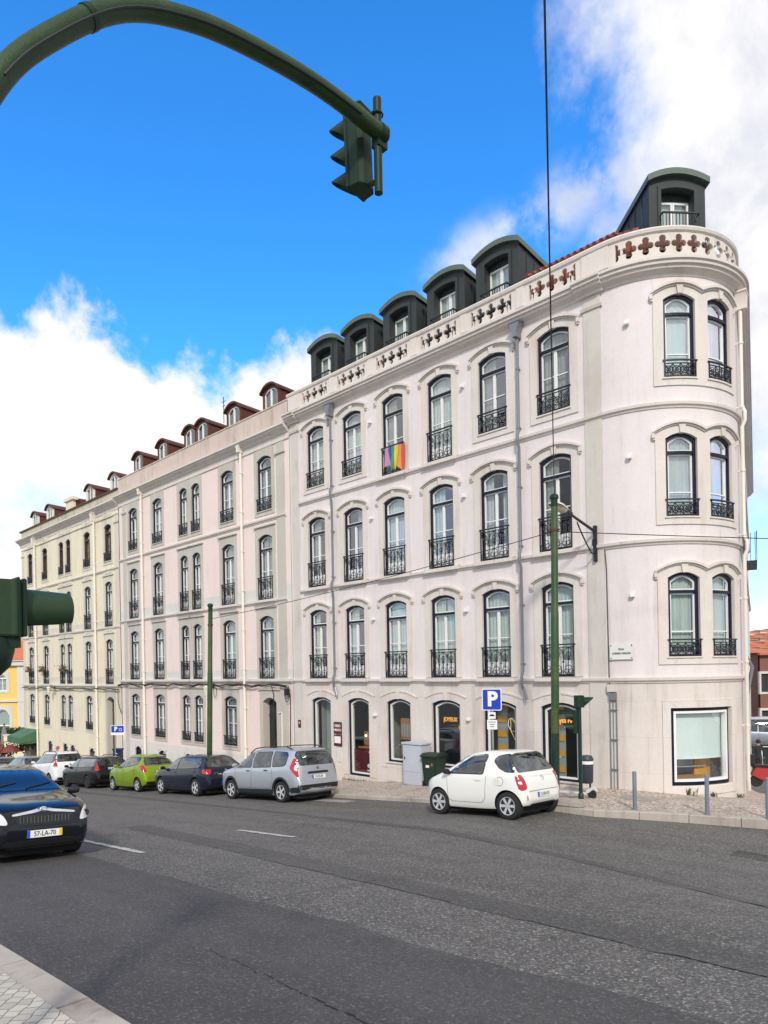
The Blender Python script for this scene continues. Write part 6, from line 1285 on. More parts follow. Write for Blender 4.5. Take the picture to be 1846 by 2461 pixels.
# grey cabinet and wheelie bin
mat('cabinet_grey', (.50, .53, .58), .5, var=.3, vscale=2); mat('bin_green', (.010, .028, .018), .5)
t = thing('utility_cabinet', 'light grey metal utility cabinet against the wall under the shop windows', 'cabinet', (-15.45, 16.95, -3.86), world=False)
m_ = MB(); m_.box(-.42, .42, -.16, .30, 0, 1.36); m_.build('body', 'cabinet_grey', t, bevel=.012); m_ = MB(); m_.box(-.46, .46, -.2, .32, 1.36, 1.42); m_.build('top', 'cabinet_grey', t, bevel=.01)
for x0, x1 in ((-.40, .40),):
    m_ = MB(); m_.box(x0, x1, -.172, -.159, .46, 1.33); d_ = m_.build('door', 'cabinet_grey', t, bevel=.004); m_ = MB(); m_.box(-.34, -.30, -.19, -.17, .86, .94); q = m_.build('handle', 'zinc_dark', None); q.parent = d_
m_ = MB(); m_.box(-.40, .40, -.170, -.158, .04, .42); m_.build('lower_panel', 'cabinet_grey', t, bevel=.004)
t = thing('wheelie_bin', 'dark green wheelie bin with an overhanging lid beside the grey cabinet', 'wheelie bin', (-14.62, 16.95, -3.80), world=False); t.rotation_euler = (0, 0, R_(4))
m_ = MB(); vs = [(-.22, -.24, .06), (.22, -.24, .06), (.22, .22, .06), (-.22, .22, .06), (-.28, -.30, .96), (.28, -.30, .96), (.28, .30, .96), (-.28, .30, .96)]; m_.add(vs, [(3, 2, 1, 0), (4, 5, 6, 7)] + [(i, (i + 1) % 4, 4 + (i + 1) % 4, 4 + i) for i in range(4)]); m_.build('body', 'bin_green', t, bevel=.02)
m_ = MB(); m_.prism([(-.36, .96), (.36, .96), (.36, 1.0), (.2, 1.07), (-.2, 1.07), (-.36, 1.0)], -.33, .32, 'x'); m_ = m_.mapped(lambda x, y, z: (x, y, z)); m_.build('lid', 'bin_green', t, bevel=.012)
for s in (-1, 1): m_ = MB(); m_.lathe([(0, -.03), (.09, -.03), (.1, 0), (.09, .03), (0, .03)], (s * .25, .22, .10), 'x', 14); m_.build('wheel', 'tyre', t, smooth=40)
m_ = MB(); m_.lathe([(0, -.03), (.09, -.03), (.1, 0), (.09, .03), (0, .03)], (-.26, -.2, .10), 'x', 14); m_.build('wheel', 'tyre', t, smooth=40)
m_ = MB(); m_.box(-.13, .0, -.292, -.280, .62, .70); m_.build('sticker', 'plastic_white', t); m_ = MB(); m_.lathe([(0, 0), (.06, 0), (.06, .01)], (.12, -.298, .72), 'y', 12); m_.build('crest', 'brass', t)
# burgundy wall signs and the street-name plate
def wallsign(label, x, z0, z1, w, lines, extra=None, cat='wall sign'):
    t = thing('wall_sign', label, cat, (x, D, z0), world=False); m = MB(); m.box(-w / 2, w / 2, -.035, -.003, 0, z1 - z0); p = m.build('panel', 'burgundy', t, bevel=.004)
    for txt, z, s in lines: textmesh('lettering', txt, s, frame((0, -.037, z - z0), (1, 0, 0)), 'plastic_white', p, bold=.003)
    if extra: m = MB(); m.box(-w / 2 + .05, w / 2 - .05, -.045, -.034, .12, z1 - z0 - .06); q = m.build('menu', 'plastic_white', None); q.parent = p
    return t
wallsign('dark red cafe sign with white letters, upper of two between the shop windows', -19.9, -2.43, -1.97, .46, [('OSSO', -2.12, .14), ('MENTO', -2.28, .12)])
wallsign('dark red framed menu board with white sheet, lower of two between the shop windows', -19.9, -2.90, -2.46, .46, [], True)
wallsign('small dark red plaque beside the boundary of the pink and white buildings', -22.24, -2.30, -1.98, .2, [('23', -2.10, .09)])
t = thing('street_name_plate', 'white stone street name plate reading RUA CORREIA GARÇÃO on the rounded corner', 'street sign', Mc(A(9.8), -.02, .2), world=False); t.rotation_euler = (0, 0, R_(9.8))
m_ = MB(); m_.box(-.31, .31, -.03, .0, -.04, .38); p_ = m_.build('plate', 'plate_stone' if mat('plate_stone', (.74, .73, .70), .5, var=.4, vscale=3, col2=(.6, .58, .55)) else '', t, bevel=.004)
textmesh('lettering', 'RUA', .075, frame((0, -.0315, .235), (1, 0, 0)), 'ink', p_, bold=.002); textmesh('lettering', 'CORREIA GARÇÃO', .07, frame((0, -.0315, .125), (1, 0, 0)), 'ink', p_, bold=.002, sx=.82)
for x in (-.27, .27):
    for z in (0, .34): m_ = MB(); m_.lathe([(.018, .0), (.014, -.012), (0, -.016)], (x, -.03, z), 'y', 8); m_.build('bolt', 'ink', t)
# rainbow flag
t = thing('rainbow_flag', 'rainbow striped flag hanging over the railing of a top floor window', 'flag', (-16.50, 17.36, 7.82), world=False)
fc = [(.42, .20, .36), (.05, .08, .32), (.06, .24, .08), (.62, .50, .06), (.62, .24, .05), (.50, .07, .06)]; 
m_ = MB(); nx, nz = 30, 14; vs = []
for i in range(nx + 1):
    for j in range(nz + 1):
        a, b = i / nx, j / nz; x = -.5 + a * .98; dz = -.86 * b * (1 - .22 * math.sin(a * 3.1 + .9)) + .07 * b * math.sin(a * 11); vs.append((x * (1 - .14 * b) + .05 * b * math.sin(a * 9) + .03 * b, -.03 - .075 * b * math.sin(a * 17 + b * 2) - .05 * b, dz - .035 * abs(math.sin(a * 9.4))))
m_.add(vs, []); 
for i in range(nx):
    for j in range(nz): m_.f.append((i * (nz + 1) + j, (i + 1) * (nz + 1) + j, (i + 1) * (nz + 1) + j + 1, i * (nz + 1) + j + 1)); m_.m.append(min(5, int(i / nx * 6)))
m_.build('cloth', [mat('flag_%d' % i, c, .8) for i, c in enumerate(fc)], t, smooth='all')
# far parking sign and ticket machine
sx_, sy_ = -33.3, 14.75; t = thing('parking_sign', 'white framed blue parking sign above the black estate car, by the cream building', 'parking sign', (sx_, sy_, GS(sx_)), world=False); t.rotation_euler = (0, 0, R_(40)); H0 = -2.50 - GS(sx_)
MB().tube([(-.15, .03, 0), (-.15, .03, H0)], .03, 8).build('post', 'steel', t, smooth=40); p_ = MB().prism(rr(.70, .48, H0 - .24, .02), -.012, 0).build('panel', 'plastic_white', t)
m_ = MB(); m_.prism(rr(.64, .33, H0 - .19, .02), -.015, -.011); o = m_.build('face', 'sign_blue', None); o.parent = p_; textmesh('letter', 'P', .30, frame((-.09, -.016, H0 - .19), (1, 0, 0)), 'plastic_white', p_, ext=.001, bold=.012)
m_ = MB(); m_.ring([(.10, H0 - .26), (.10, H0 - .16), (.20, H0 - .16), (.20, H0 - .26)], [(.08, H0 - .28), (.08, H0 - .14), (.22, H0 - .14), (.22, H0 - .28)], -.018, -.014, 0, True); o = m_.build('meter_symbol', 'plastic_white', None); o.parent = p_
t = thing('ticket_machine', 'dark blue parking ticket machine marked P on the pavement by the cream building', 'ticket machine', (-33.75, 14.95, GS(-33.75)), world=False); t.rotation_euler = (0, 0, R_(35))
m_ = MB(); m_.box(-.2, .2, -.15, .15, 0, 1.55); m_.build('body', 'machine_blue' if mat('machine_blue', (.01, .025, .09), .4) else '', t, bevel=.02); m_ = MB(); m_.box(-.23, .23, -.18, .18, 1.55, 1.62); m_.build('top', 'machine_blue', t, bevel=.01)
textmesh('letter', 'P', .22, frame((0, -.155, 1.32), (1, 0, 0)), 'plastic_white', t, bold=.01); m_ = MB(); m_.box(-.12, .12, -.156, -.15, .85, 1.1); m_.build('panel', 'zinc_dark', t)
# manhole covers and drain
mat('cast_iron', (.10, .095, .09), .6, .3, var=.5, vscale=6); mat('concrete', (.34, .31, .28), .85, var=.6, vscale=3)
m_ = MB(); X0, Y0 = -15.9, 13.75; m_.add([(x, y, G(x, y) + .008) for x, y in ((X0 - .75, Y0 - .25), (X0 + .75, Y0 - .25), (X0 + .75, Y0 + .25), (X0 - .75, Y0 + .25))], [(0, 1, 2, 3)]); tag(m_.build('utility_cover', 'concrete', None), 'pale concrete cover set in the road at the kerb behind the silver car', 'manhole cover')
def grating(x, y, label):
    t = thing('drain_grating', label, 'drain', (x, y, G(x, y) + .006)); m = MB(); m.box(-.3, .3, -.2, -.17, 0, .012); m.box(-.3, .3, .17, .2, 0, .012); m.box(-.3, -.27, -.17, .17, 0, .012); m.box(.27, .3, -.17, .17, 0, .012); m.build('frame', 'cast_iron', t)
    m = MB(); 
    for k in range(9): m.box(-.25 + k * .058, -.225 + k * .058, -.168, .168, .001, .010)
    m.build('bars', 'cast_iron', t)
grating(-3.98, 13.1, 'iron drain grating in the road near the right edge')
m_ = MB(); m_.box(-.42, .42, -.25, .25, -.01, .012); o = m_.build('manhole_cover', 'concrete', None, loc=(-7.6, 16.45, GS(-7.6, 16.45))); tag(o, 'rectangular stone cover set in the corner pavement behind the first bollard', 'manhole cover')
# weeds at the wall foot
mat('weed', (.10, .12, .03), .7); 
def weed(name, th, n, hgt, label):
    c = Mc(A(th), -.05, 0); z = GS(c[0], c[1]) - .01; rr_ = random.Random(int(th * 7)); m = MB()
    for i in range(n):
        a = rr_.uniform(0, 6.28); l = rr_.uniform(.4, 1) * hgt; bx, by = rr_.gauss(0, .07), rr_.gauss(0, .03); e = Vector((bx + math.cos(a) * l * .5, by + math.sin(a) * l * .4, l)); s = Vector((math.cos(a + 1.57), math.sin(a + 1.57), 0)) * .008
        b0 = Vector((bx, by, 0)); mid = (b0 + e) / 2 + Vector((0, 0, l * .1)); m.add([b0 - s, b0 + s, mid + s * 1.6, mid - s * 1.6, e], [(0, 1, 2, 3), (3, 2, 4)])
    o = m.build(name, 'weed', None, loc=(c[0], c[1], z)); tag(o, label, 'weed', 'weeds at the foot of the corner wall')
weed('weed', 46, 26, .26, 'dry weed under the left part of the curved shop window'); weed('weed', 62, 20, .2, 'dry weed under the right part of the curved shop window'); weed('weed', 86, 26, .16, 'low weeds at the foot of the wall near the right edge')
m_ = MB(); rr_ = random.Random(3)
for i in range(160):
    x, y = rr_.uniform(-.9, .75), rr_.gauss(-.10, .035); h = rr_.uniform(.03, .13); m_.add([(x, y, 0), (x + .02, y, 0), (x + rr_.uniform(-.03, .05), y + rr_.uniform(-.03, .03), h)], [(0, 1, 2)])
tag(m_.build('weed', 'flower_leaf', None, loc=(-18.7, D, GS(-18.7) - .01)), 'row of green weeds along the wall below the second shop window', 'weed')
# ================================================================== PEOPLE
mat('skin', (.48, .27, .19), .6); mat('hair_dark', (.02, .014, .01), .6); mat('cap_red', (.45, .10, .06), .7); mat('cloth_dark', (.02, .022, .03), .8); mat('cloth_jeans', (.04, .055, .10), .8); mat('cloth_red', (.35, .03, .03), .7); mat('cloth_grey', (.2, .2, .21), .8); mat('cloth_white', (.6, .6, .6), .8)
def person(label, loc, rz, top, legs, stride=.12, hair='hair_dark', seated=False):
    t = thing('person', label, 'person', loc); t.rotation_euler = (0, 0, rz)
    J = {'pel': ((0, 0, .95), .135), 'waist': ((0, 0, 1.12), .125), 'chest': ((0, 0, 1.34), .155), 'neck': ((0, -.01, 1.50), .055), 'chin': ((0, -.02, 1.58), .075), 'head': ((0, -.01, 1.68), .098), 'crown': ((0, .0, 1.745), .07)}
    E_ = [('pel', 'waist'), ('waist', 'chest'), ('chest', 'neck'), ('neck', 'chin'), ('chin', 'head'), ('head', 'crown')]
    for s, n_ in ((1, 'l'), (-1, 'r')):
        d = stride * s
        J.update({n_ + 'hip': ((.095 * s, 0, .88), .10), n_ + 'knee': ((.10 * s, -d * .9, .50), .062), n_ + 'ank': ((.10 * s, d * .4 - .0, .09), .045), n_ + 'toe': ((.11 * s, d * .4 - .15, .035), .038),
                  n_ + 'sh': ((.18 * s, 0, 1.42), .062), n_ + 'elb': ((.24 * s, .03 + d * .5, 1.13), .045), n_ + 'wr': ((.25 * s, -.08 + d * .9, .90), .03), n_ + 'ha': ((.25 * s, -.11 + d * 1.0, .82), .035)})
        E_ += [('pel', n_ + 'hip'), (n_ + 'hip', n_ + 'knee'), (n_ + 'knee', n_ + 'ank'), (n_ + 'ank', n_ + 'toe'), ('chest', n_ + 'sh'), (n_ + 'sh', n_ + 'elb'), (n_ + 'elb', n_ + 'wr'), (n_ + 'wr', n_ + 'ha')]
    ks = list(J); me = bpy.data.meshes.new('b'); me.from_pydata([J[k][0] for k in ks], [(ks.index(a), ks.index(b)) for a, b in E_], []); o = bpy.data.objects.new('b', me); COL.objects.link(o)
    md = o.modifiers.new('s', 'SKIN'); o.modifiers.new('u', 'SUBSURF').levels = 2
    for i, k in enumerate(ks): sv = me.skin_vertices[0].data[i]; sv.radius = (J[k][1], J[k][1] * (.75 if k in ('pel', 'waist', 'chest') else 1)); sv.use_root = (k == 'pel')
    dg = bpy.context.evaluated_depsgraph_get(); dg.update(); r = bpy.data.meshes.new_from_object(o.evaluated_get(dg)); bpy.data.objects.remove(o); r.name = 'body'
    r.materials.clear()
    for m in ('skin', top, legs, 'ink'): r.materials.append(MATS[m])
    for p in r.polygons:
        c = p.center; z = c.z; p.use_smooth = True
        p.material_index = 3 if z < .09 else 2 if z < .96 and abs(c.x) < .21 else 1 if (z < 1.50 and z > .90) else 0
    link('body', r, t, world=False); m = MB(); vs = []
    m.lathe([(0, 1.815), (.07, 1.80), (.108, 1.74), (.112, 1.68), (.10, 1.63)], (0, .015, 0), 'z', 14); m.build('hair', hair, t, smooth='all')
    m = MB(); m.lathe([(0, -.02), (.012, -.005), (.016, .02)], (0, -.125, 1.665), 'y', 6)
    for s in (-1, 1): m.lathe([(0, -.006), (.01, 0)], (s * .035, -.108, 1.69), 'y', 6)
    m.build('face', 'skin', t); return t
person('person with reddish hair standing on the pavement behind the white van', (-44.55, 15.9, GS(-44.5)), R_(20), 'cloth_grey', 'cloth_jeans', .05, 'cap_red')
# ================================================================== LEFT END OF THE STREET
mat('roof_orange', (.55, .17, .075), .8, var=.5, vscale=.6, col2=(.42, .12, .06)); mat('foliage', (.045, .09, .02), .7, var=.6, vscale=1, col2=(.02, .05, .012)); mat('awning_green', (.06, .16, .085), .7, var=.3, vscale=2); mat('bark', (.08, .06, .04), .9); mat('maroon_cloth', (.20, .05, .04), .8); mat('terracotta', (.35, .13, .07), .8)
YB = V3(-905, -30, 70.0); t = thing('yellow_house', 'yellow house with white corner pilaster, arched window and orange hipped roof at the street end', 'house', (YB.x, YB.y, -10), rz=math.atan2(CP, SP), world=False)
# local axes: x right in the street view, y away, z up ; eye height is +10 local
def L3(u, v, z=70.0): return ((u + 905) / 1650 * z, -v / 1650 * z + 10)
xr_, _ = L3(-866, 0); xl_ = xr_ - 16; ze = L3(0, -38)[1]; zg = -1.2; zs = L3(0, 58)[1]
hh_ = [(L3(-918, 0)[0] - .5, L3(-918, 0)[0] + .5, L3(0, 35)[1], L3(0, -10 + 5)[1]), (L3(-914, 0)[0] - .95, L3(-914, 0)[0] + .6, zg + .4, L3(0, 78)[1])]
w = MB()
def flatwall(w, x0, x1, z0, z1, hs, mi=0):
    xs_ = sorted({x0, x1} | {h[0] for h in hs} | {h[1] for h in hs}); zs_ = sorted({z0, z1} | {h[2] for h in hs} | {h[3] for h in hs})
    for i in range(len(xs_) - 1):
        for j in range(len(zs_) - 1):
            cx_, cz_ = (xs_[i] + xs_[i + 1]) / 2, (zs_[j] + zs_[j + 1]) / 2
            if any(h[0] < cx_ < h[1] and h[2] < cz_ < h[3] for h in hs): continue
            w.add([(xs_[i], 0, zs_[j]), (xs_[i + 1], 0, zs_[j]), (xs_[i + 1], 0, zs_[j + 1]), (xs_[i], 0, zs_[j + 1])], [(0, 1, 2, 3)], mi)
flatwall(w, xl_, xr_, -6, ze - .5, hh_); w.box(xl_, xr_, .3, 9, -6, ze - .5); w.build('wall', 'yellow_plaster', t)
m = MB(); m.box(xr_ - .62, xr_ + .05, -.12, 0, -6, ze - .5); m.build('pilaster', 'band_stone', t); m = MB(); m.box(xl_, xr_ + .12, -.16, 0, zs - .12, zs + .12); m.build('string_course', 'molding_paint', t)
m = MB(); m.box(xl_, xr_ + .3, -.35, 9.2, ze - .5, ze); m.box(xl_, xr_ + .5, -.5, 9.3, ze - .04, ze + .1); m.build('cornice', 'molding_paint', t)
m = MB(); rx = L3(-903, 0)[0]; rz_ = L3(0, -72)[1] + .8; m.add([(xl_, -.55, ze + .1), (xr_ + .5, -.55, ze + .1), (xr_ + .5, 9.3, ze + .1), (xl_, 9.3, ze + .1), (rx - 9, 4.3, rz_), (rx, 4.3, rz_)], [(0, 1, 5, 4), (1, 2, 5), (2, 3, 4, 5), (3, 0, 4)]); m.build('roof', 'roof_orange', t)
for k, h_ in enumerate(hh_):
    w_ = h_[1] - h_[0]; hg = h_[3] - h_[2]; P_ = win_parts('b2', w_ - .04, hg - .02, True, None, 'full', w_ / 2 + .22, w_ / 2 + .22, fr='white_paint', rise=.2 if k == 0 else .5)
    r0 = None
    for n_, p in P_.items():
        o = link(n_, p[0].mesh(n_, 'molding_paint' if n_ == 'window' else p[1], p[2]), t if r0 is None else r0, ((h_[0] + h_[1]) / 2, 0, h_[2]) if r0 is None else (0, 0, 0), world=False); r0 = r0 or o
# small gabled house and far roofs behind
def house(label, P, w, d, eave, ridge, wallm, roofm, rz, wins_=(), nm='house'):
    t = thing(nm, label, 'house', P, rz=rz); m = MB(); hs = [(x - .45, x + .45, z, z + 1.3) for x, z in wins_]; flatwall(m, -w / 2, w / 2, -8, eave, hs); m.add([(-w / 2, 0, -8), (-w / 2, d, -8), (-w / 2, d, eave), (-w / 2, 0, eave), (w / 2, 0, -8), (w / 2, d, -8), (w / 2, d, eave), (w / 2, 0, eave), (-w / 2, d / 2, ridge), (w / 2, d / 2, ridge)], [(0, 1, 2, 3), (4, 5, 6, 7), (1, 5, 6, 2), (3, 2, 8), (7, 6, 9)]); m.build('wall', wallm, t)
    m = MB(); m.add([(-w / 2 - .3, -.4, eave - .1), (w / 2 + .3, -.4, eave - .1), (w / 2 + .3, d / 2, ridge + .05), (-w / 2 - .3, d / 2, ridge + .05), (w / 2 + .3, d + .4, eave - .1), (-w / 2 - .3, d + .4, eave - .1)], [(0, 1, 2, 3), (3, 2, 4, 5)]); m.build('roof', roofm, t)
    for x, z in wins_:
        m = MB(); m.ring([(-.4, .06), (-.4, 1.24), (.4, 1.24), (.4, .06)], [(-.52, -.08), (-.52, 1.38), (.52, 1.38), (.52, -.08)], -.06, .15, 0, True); f = m.build('window', 'molding_paint', None); f.parent = t; f.location = (x, 0, z)
        m = MB(); m.add([(-.42, .12, .03), (.42, .12, .03), (.42, .12, 1.27), (-.42, .12, 1.27)], [(0, 1, 2, 3)]); m.box(-.02, .02, .09, .13, .03, 1.27); g_ = m.build('pane', 'zinc_dark', None); g_.parent = f
    return t
VA = math.atan2(CP, SP)
p = V3(-882, 0, 105); house('small cream gabled house rising behind the end of the street', (p.x, p.y, -11), 5.0, 8, 21.5, 25.2, 'cream_plaster', 'roof_orange', VA + R_(75), nm='gabled_house')
# trees behind the yellow house
def tree(label, loc, h, r, n=2600, seed=1, grp='trees behind the yellow house'):
    rr_ = random.Random(seed); t = thing('tree', label, 'tree', loc, group=grp); m = MB(); m.tube([(0, 0, 0), (.1, 0, h * .3), (0, .1, h * .6)], [.28, .2, .12], 8)
    for k in range(5): a = k * 1.3; m.tube([(0, 0, h * .42), (math.cos(a) * r * .6, math.sin(a) * r * .6, h * .75)], [.12, .04], 6)
    m.build('trunk', 'bark', t, smooth=40); m = MB(); cl = [(Vector((rr_.gauss(0, r * .45), rr_.gauss(0, r * .45), h * .72 + rr_.gauss(0, h * .13))), rr_.uniform(.5, 1.0) * r * .42) for _ in range(16)]
    for i in range(n):
        c, q = cl[rr_.randrange(len(cl))]; d = Vector((rr_.gauss(0, 1), rr_.gauss(0, 1), rr_.gauss(0, 1))).normalized() * q * rr_.uniform(.5, 1.08); s = rr_.uniform(.10, .24); a = Vector((rr_.gauss(0, 1), rr_.gauss(0, 1), rr_.gauss(0, .6))).normalized() * s; b = a.cross(Vector((rr_.gauss(0, 1), rr_.gauss(0, 1), rr_.gauss(0, 1)))).normalized() * s * .7
        m.add([c + d - a, c + d + b, c + d + a, c + d - b], [(0, 1, 2, 3)])
    m.build('crown', 'foliage', t); return t
for i, (u, h) in enumerate(((-925, 17), (-900, 16.2), (-876, 15.2))):
    p = V3(u, 0, 88); tree(['dark tree crown behind the yellow house roof, at the left edge', 'dark tree crown behind the peak of the orange roof', 'dark tree crown between the orange roof and the cream building'][i], (p.x, p.y, -12), h, 3.4, 2200, i)
# cafe terrace under the green awning
t = thing('awning', 'green fabric awning projecting from the end of the cream building', 'awning', (-54.1, D, -4.9), world=False)
m = MB(); x0, x1 = -1.2, 1.6; m.add([(x0, 0, 1.05), (x1, 0, 1.05), (x0, -1.25, .55), (x1, -1.25, .55), (x0, -1.25, .1), (x1, -1.25, .1), (x0, 0, .1), (x1, 0, .1)], [(0, 1, 3, 2), (2, 3, 5, 4), (0, 2, 4, 6), (1, 3, 5, 7)]); m.build('fabric', 'awning_green', t); m = MB()
for x in (x0, x1): m.tube([(x, 0, .3), (x, -1.22, .14)], .02, 5)
m.build('arms', 'zinc_dark', t)
def shrub(label, loc, h, r, n, seed, pot='terracotta', nm='potted_plant', cat='plant', flowers=.0, mt='foliage', trunk=True):
    rr_ = random.Random(seed); t = thing(nm, label, cat, loc); m = MB(); m.lathe([(.16, 0), (.22, .35), (.24, .38), (.2, .38)], (0, 0, 0), 'z', 12); m.build('pot', pot, t)
    if trunk: m = MB(); m.tube([(0, 0, .3), (.02, 0, h * .7)], .025, 6); m.build('stem', 'bark', t)
    m = MB()
    for i in range(n):
        d = Vector((rr_.gauss(0, 1), rr_.gauss(0, 1), rr_.gauss(0, .8))).normalized() * r * rr_.uniform(.3, 1.1); c = Vector((0, 0, h)) + d; s = rr_.uniform(.05, .11); a = Vector((rr_.gauss(0, 1), rr_.gauss(0, 1), rr_.gauss(0, 1))).normalized() * s; b = a.orthogonal().normalized() * s * .7; m.add([c - a, c + b, c + a, c - b], [(0, 1, 2, 3)], 1 if rr_.random() < flowers else 0)
    m.build('leaves', [mt, 'flower_red'], t); return t
def at(u, v, z): p = V3(u, v, z); return p
for i, (u, z, h, r, l) in enumerate(((-850, 50.0, 2.3, .75, 'leafy orange tree in a pot before the brown door of the cream building'), (-868, 51, 2.1, .62, 'leafy orange tree in a pot at the left of the terrace door'), (-914, 50, 1.7, .7, 'flowering bush in a pot at the left edge behind the parked cars'))):
    p = at(u, 0, z); shrub(l, (p.x, p.y, G(p.x, p.y) + .1), h, r, 420, i + 5, flowers=.25 if i == 2 else .03)
p = at(-899, 0, 56); t = thing('terrace_wall', 'low cream plastered wall of the cafe terrace beyond the end of the cream building', 'wall', (p.x, p.y, G(p.x, p.y) - 1), rz=VA); m = MB(); m.box(-.6, 1.1, 0, .25, 0, 3.9); m.build('panel', 'cream_plaster', t); m = MB(); m.box(-.65, 1.15, -.05, .3, 3.9, 4.0); m.build('coping', 'molding_paint', t)
p = at(-862, 0, 57); t = thing('terrace_wall', 'narrow pale wall panel behind the potted orange trees', 'wall', (p.x, p.y, G(p.x, p.y) - 1), rz=VA); m = MB(); m.box(-1.0, 1.4, 0, .25, 0, 3.6); m.build('panel', 'molding_paint', t); m = MB(); m.box(-1.05, 1.45, -.05, .3, 3.6, 3.68); m.build('coping', 'cream_plaster', t)
p = at(-915, 0, 57); t = thing('folded_parasol', 'tall folded grey parasol on the terrace at the left edge', 'parasol', (p.x, p.y, G(p.x, p.y)), rz=0); m = MB(); m.tube([(0, 0, 0), (0, 0, 3.9)], .05, 8); m.build('pole', 'zinc_dark', t); m = MB(); m.lathe([(.30, 1.2), (.36, 1.6), (.24, 3.0), (.1, 3.7), (0, 3.8)], (0, 0, 0), 'z', 12); m.build('canopy', 'bin_grey' if False else 'cloth_grey', t)
p = at(-900, 0, 50); t = thing('parasol', 'small maroon parasol open above the cafe tables', 'parasol', (p.x, p.y, G(p.x, p.y)), rz=0); m = MB(); m.tube([(0, 0, 0), (0, 0, 2.15)], .03, 6); m.build('pole', 'zinc_dark', t); m = MB(); m.lathe([(.85, 1.72), (.6, 1.95), (.3, 2.1), (0, 2.2)], (0, 0, 0), 'z', 10); m.build('canopy', 'maroon_cloth', t)
# dark planted hedge in front of the yellow house
rr_ = random.Random(11); p = at(-900, 0, 63); m = MB()
for i in range(2600):
    c = Vector((rr_.uniform(-2.6, 2.3), rr_.gauss(0, .35), 1.4 + 2.2 * rr_.random() ** .7)); s = rr_.uniform(.06, .16); a = Vector((rr_.gauss(0, 1), rr_.gauss(0, 1), rr_.gauss(0, 1))).normalized() * s; b = a.orthogonal().normalized() * s; m.add([c - a, c + b, c + a, c - b], [(0, 1, 2, 3)], 1 if rr_.random() < .04 else 0)
o = m.build('hedge', ['foliage', 'cloth_white'], None, loc=(p.x, p.y, G(p.x, p.y) - .2)); o.rotation_euler = (0, 0, VA); tag(o, 'dark leafy hedge with white blossoms in front of the yellow house', 'hedge')
p = at(-918, 0, 53); person('person in a dark jacket standing on the cafe terrace at the left edge', (p.x, p.y, G(p.x, p.y)), 0, 'cloth_dark', 'cloth_dark', .05)
# ================================================================== RIGHT: SIDE STREET AND FAR HILLSIDE
mat('ochre_wall', (.34, .17, .055), .85, var=.6, vscale=.5, col2=(.22, .10, .04)); mat('red_wall', (.24, .105, .075), .85, var=.4, vscale=.5); mat('far_white', (.62, .60, .57), .85, var=.4, vscale=.3)
def rblock(label, u0, u1, vtop, z, wallm, roofm, nrows, ncols, vb=330, rdg=.5):
    p = V3(u0, 0, z); w = (u1 - u0) / 1650 * z; base = -vb / 1650 * z; top = -vtop / 1650 * z
    t = thing('house', label, 'house', (p.x, p.y, base), rz=VA); H = top - base; hs = []; cw = w / ncols; rh = 3.1
    rows = [(H - .9 - rh * (k + 1) + .6) for k in range(nrows)]
    for r0 in rows:
        for c in range(ncols): hs.append((c * cw + cw * .5 - .5, c * cw + cw * .5 + .5, r0, r0 + 1.7))
    m = MB(); flatwall(m, 0, w, -3, H, hs); m.box(0, w, .5, 8, -3, H); m.build('wall', wallm, t); m = MB(); m.add([(-.3, -.4, H), (w + .3, -.4, H), (w + .3, 8.3, H), (-.3, 8.3, H), (1, 4, H + rdg), (w - 1, 4, H + rdg)], [(0, 1, 5, 4), (1, 2, 5), (2, 3, 4, 5), (3, 0, 4)]); m.box(-.3, w + .3, -.4, 0, H - .2, H); m.build('roof', roofm, t)
    for h_ in hs:
        m = MB(); m.ring([(-.42, .08), (-.42, 1.62), (.42, 1.62), (.42, .08)], [(-.58, -.1), (-.58, 1.82), (.58, 1.82), (.58, -.1)], -.05, .2, 0, True); f = m.build('window', 'molding_paint', None); f.parent = t; f.location = ((h_[0] + h_[1]) / 2, 0, h_[2])
        m = MB(); m.add([(-.45, .15, 0), (.45, .15, 0), (.45, .15, 1.7), (-.45, .15, 1.7)], [(0, 1, 2, 3)]); g_ = m.build('pane', 'zinc_dark', None); g_.parent = f
    return t
rblock('ochre yellow house on the side street seen past the right edge of the corner building', 878, 905, -20, 62, 'ochre_wall', 'roof_orange', 3, 1, 215)
rblock('brick red house on the side street at the right edge', 906, 975, -25, 58, 'red_wall', 'roof_orange', 3, 3, 230)
HL = ['beside the corner building', 'in the middle of its row', 'at the right edge']
HR = ['lowest', 'second lowest', 'middle', 'second highest', 'topmost']
k_ = 0
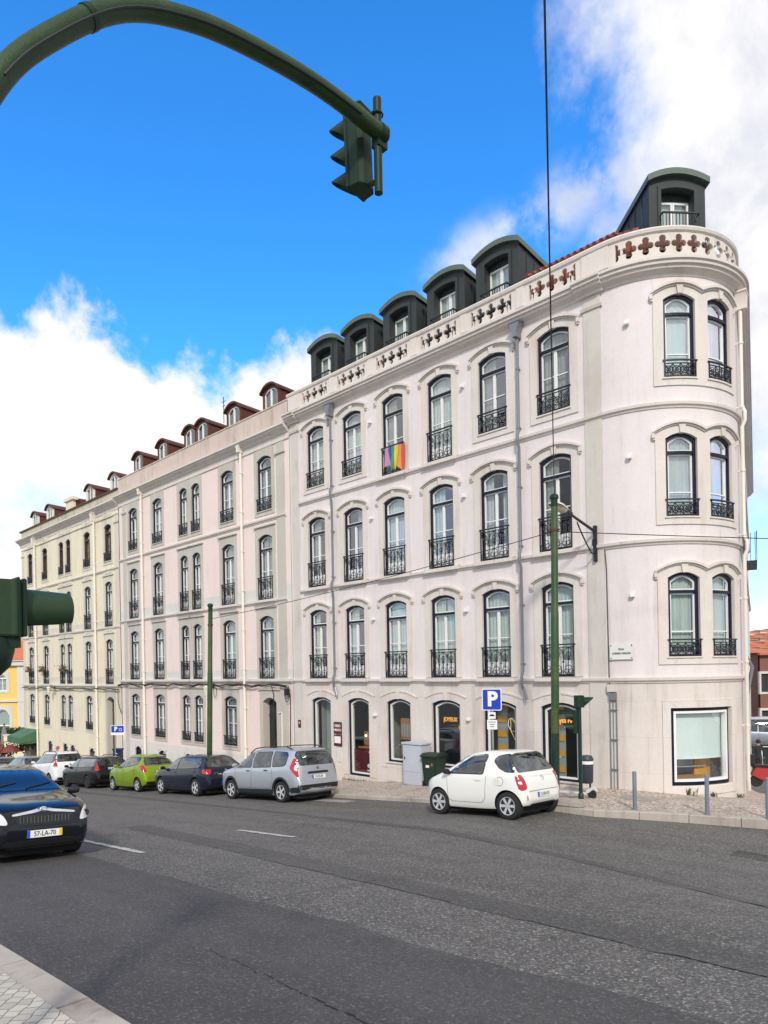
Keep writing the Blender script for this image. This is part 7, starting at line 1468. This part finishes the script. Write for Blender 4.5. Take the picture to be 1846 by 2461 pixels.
for row, (z, v, wl) in enumerate(((110, -30, 30), (135, -42, 27), (165, -53, 25), (200, -62, 26), (240, -70, 30))):
    for q in range(3):
        u0 = 872 + q * 33 + (row % 2) * 12; rblock(['small %s on the %s hillside row, %s' % (('white house', 'cream house', 'pale house')[(q + row) % 3], HR[row], HL[q])][0], u0, u0 + wl, v - 4 * ((q * 7 + row * 3) % 3) - 4, z, ('far_white', 'cream_plaster', 'far_white')[(q + row) % 3], 'roof_orange', 1, 2, 60)
# vehicles on the side street
def side_car(label, u, z, c, pm, rz, grp=None):
    p = V3(u, 0, z); t, bv, put = car(label, p.x, p.y, c, pm, nose=1, group=grp, plate='90-RT-36'); t.rotation_euler = (0, 0, rz); t.location.z = -((1760 + 35) - 1610 + 16) / 1650 * z; return t
side_car('silver car parked down the side street beside the corner building', 894, 40, hatch(4.0, 1.7, 1.46, 2.5, .80, .30, plate=.7), 'grey_car_paint', R_(20))
side_car('white van-like car at the right edge down the side street', 934, 40, hatch(4.2, 1.75, 1.75, 2.6, .80, .32, plate=.7), 'far_car_paint', R_(30))
p = V3(896, 0, 35); person('person in dark clothes walking down the side street past the corner', (p.x, p.y, -268 / 1650 * 35), R_(200), 'cloth_dark', 'cloth_dark', .14)
# red moped at the right edge
p = V3(929, 0, 22.0); t = thing('moped', 'red moped parked at the right edge behind the last bollard', 'moped', (p.x, p.y, -3.98), rz=R_(30)); t.scale = (.85, .85, .85)
m = MB(); m.prism([(-.75, .45), (-.6, .75), (-.1, .72), (0, .35), (.35, .32), (.5, .85), (.6, .85), (.62, .3), (.2, .2), (-.3, .22)], -.14, .14); m.build('body', 'cloth_red', t, bevel=.03); m = MB(); m.box(-.72, -.05, -.13, .13, .75, .84); m.build('seat', 'ink', t, bevel=.02)
for x in (-.55, .66): m = MB(); m.lathe([(.12, -.05), (.2, -.06), (.23, 0), (.2, .06), (.12, .05)], (0, 0, 0), 'y', 18); o = m.build('wheel', 'tyre', None, smooth=40); o.parent = t; o.location = (x, 0, .23)
m = MB(); m.tube([(.66, 0, .23), (.52, 0, 1.0)], .03, 8); m.tube([(.46, -.32, 1.05), (.52, 0, 1.02), (.46, .32, 1.05)], .018, 6); m.build('handlebar', 'zinc_dark', t); m = MB(); m.box(-.95, -.6, -.2, .2, .86, 1.22); m.build('top_box', 'ink', t, bevel=.03)
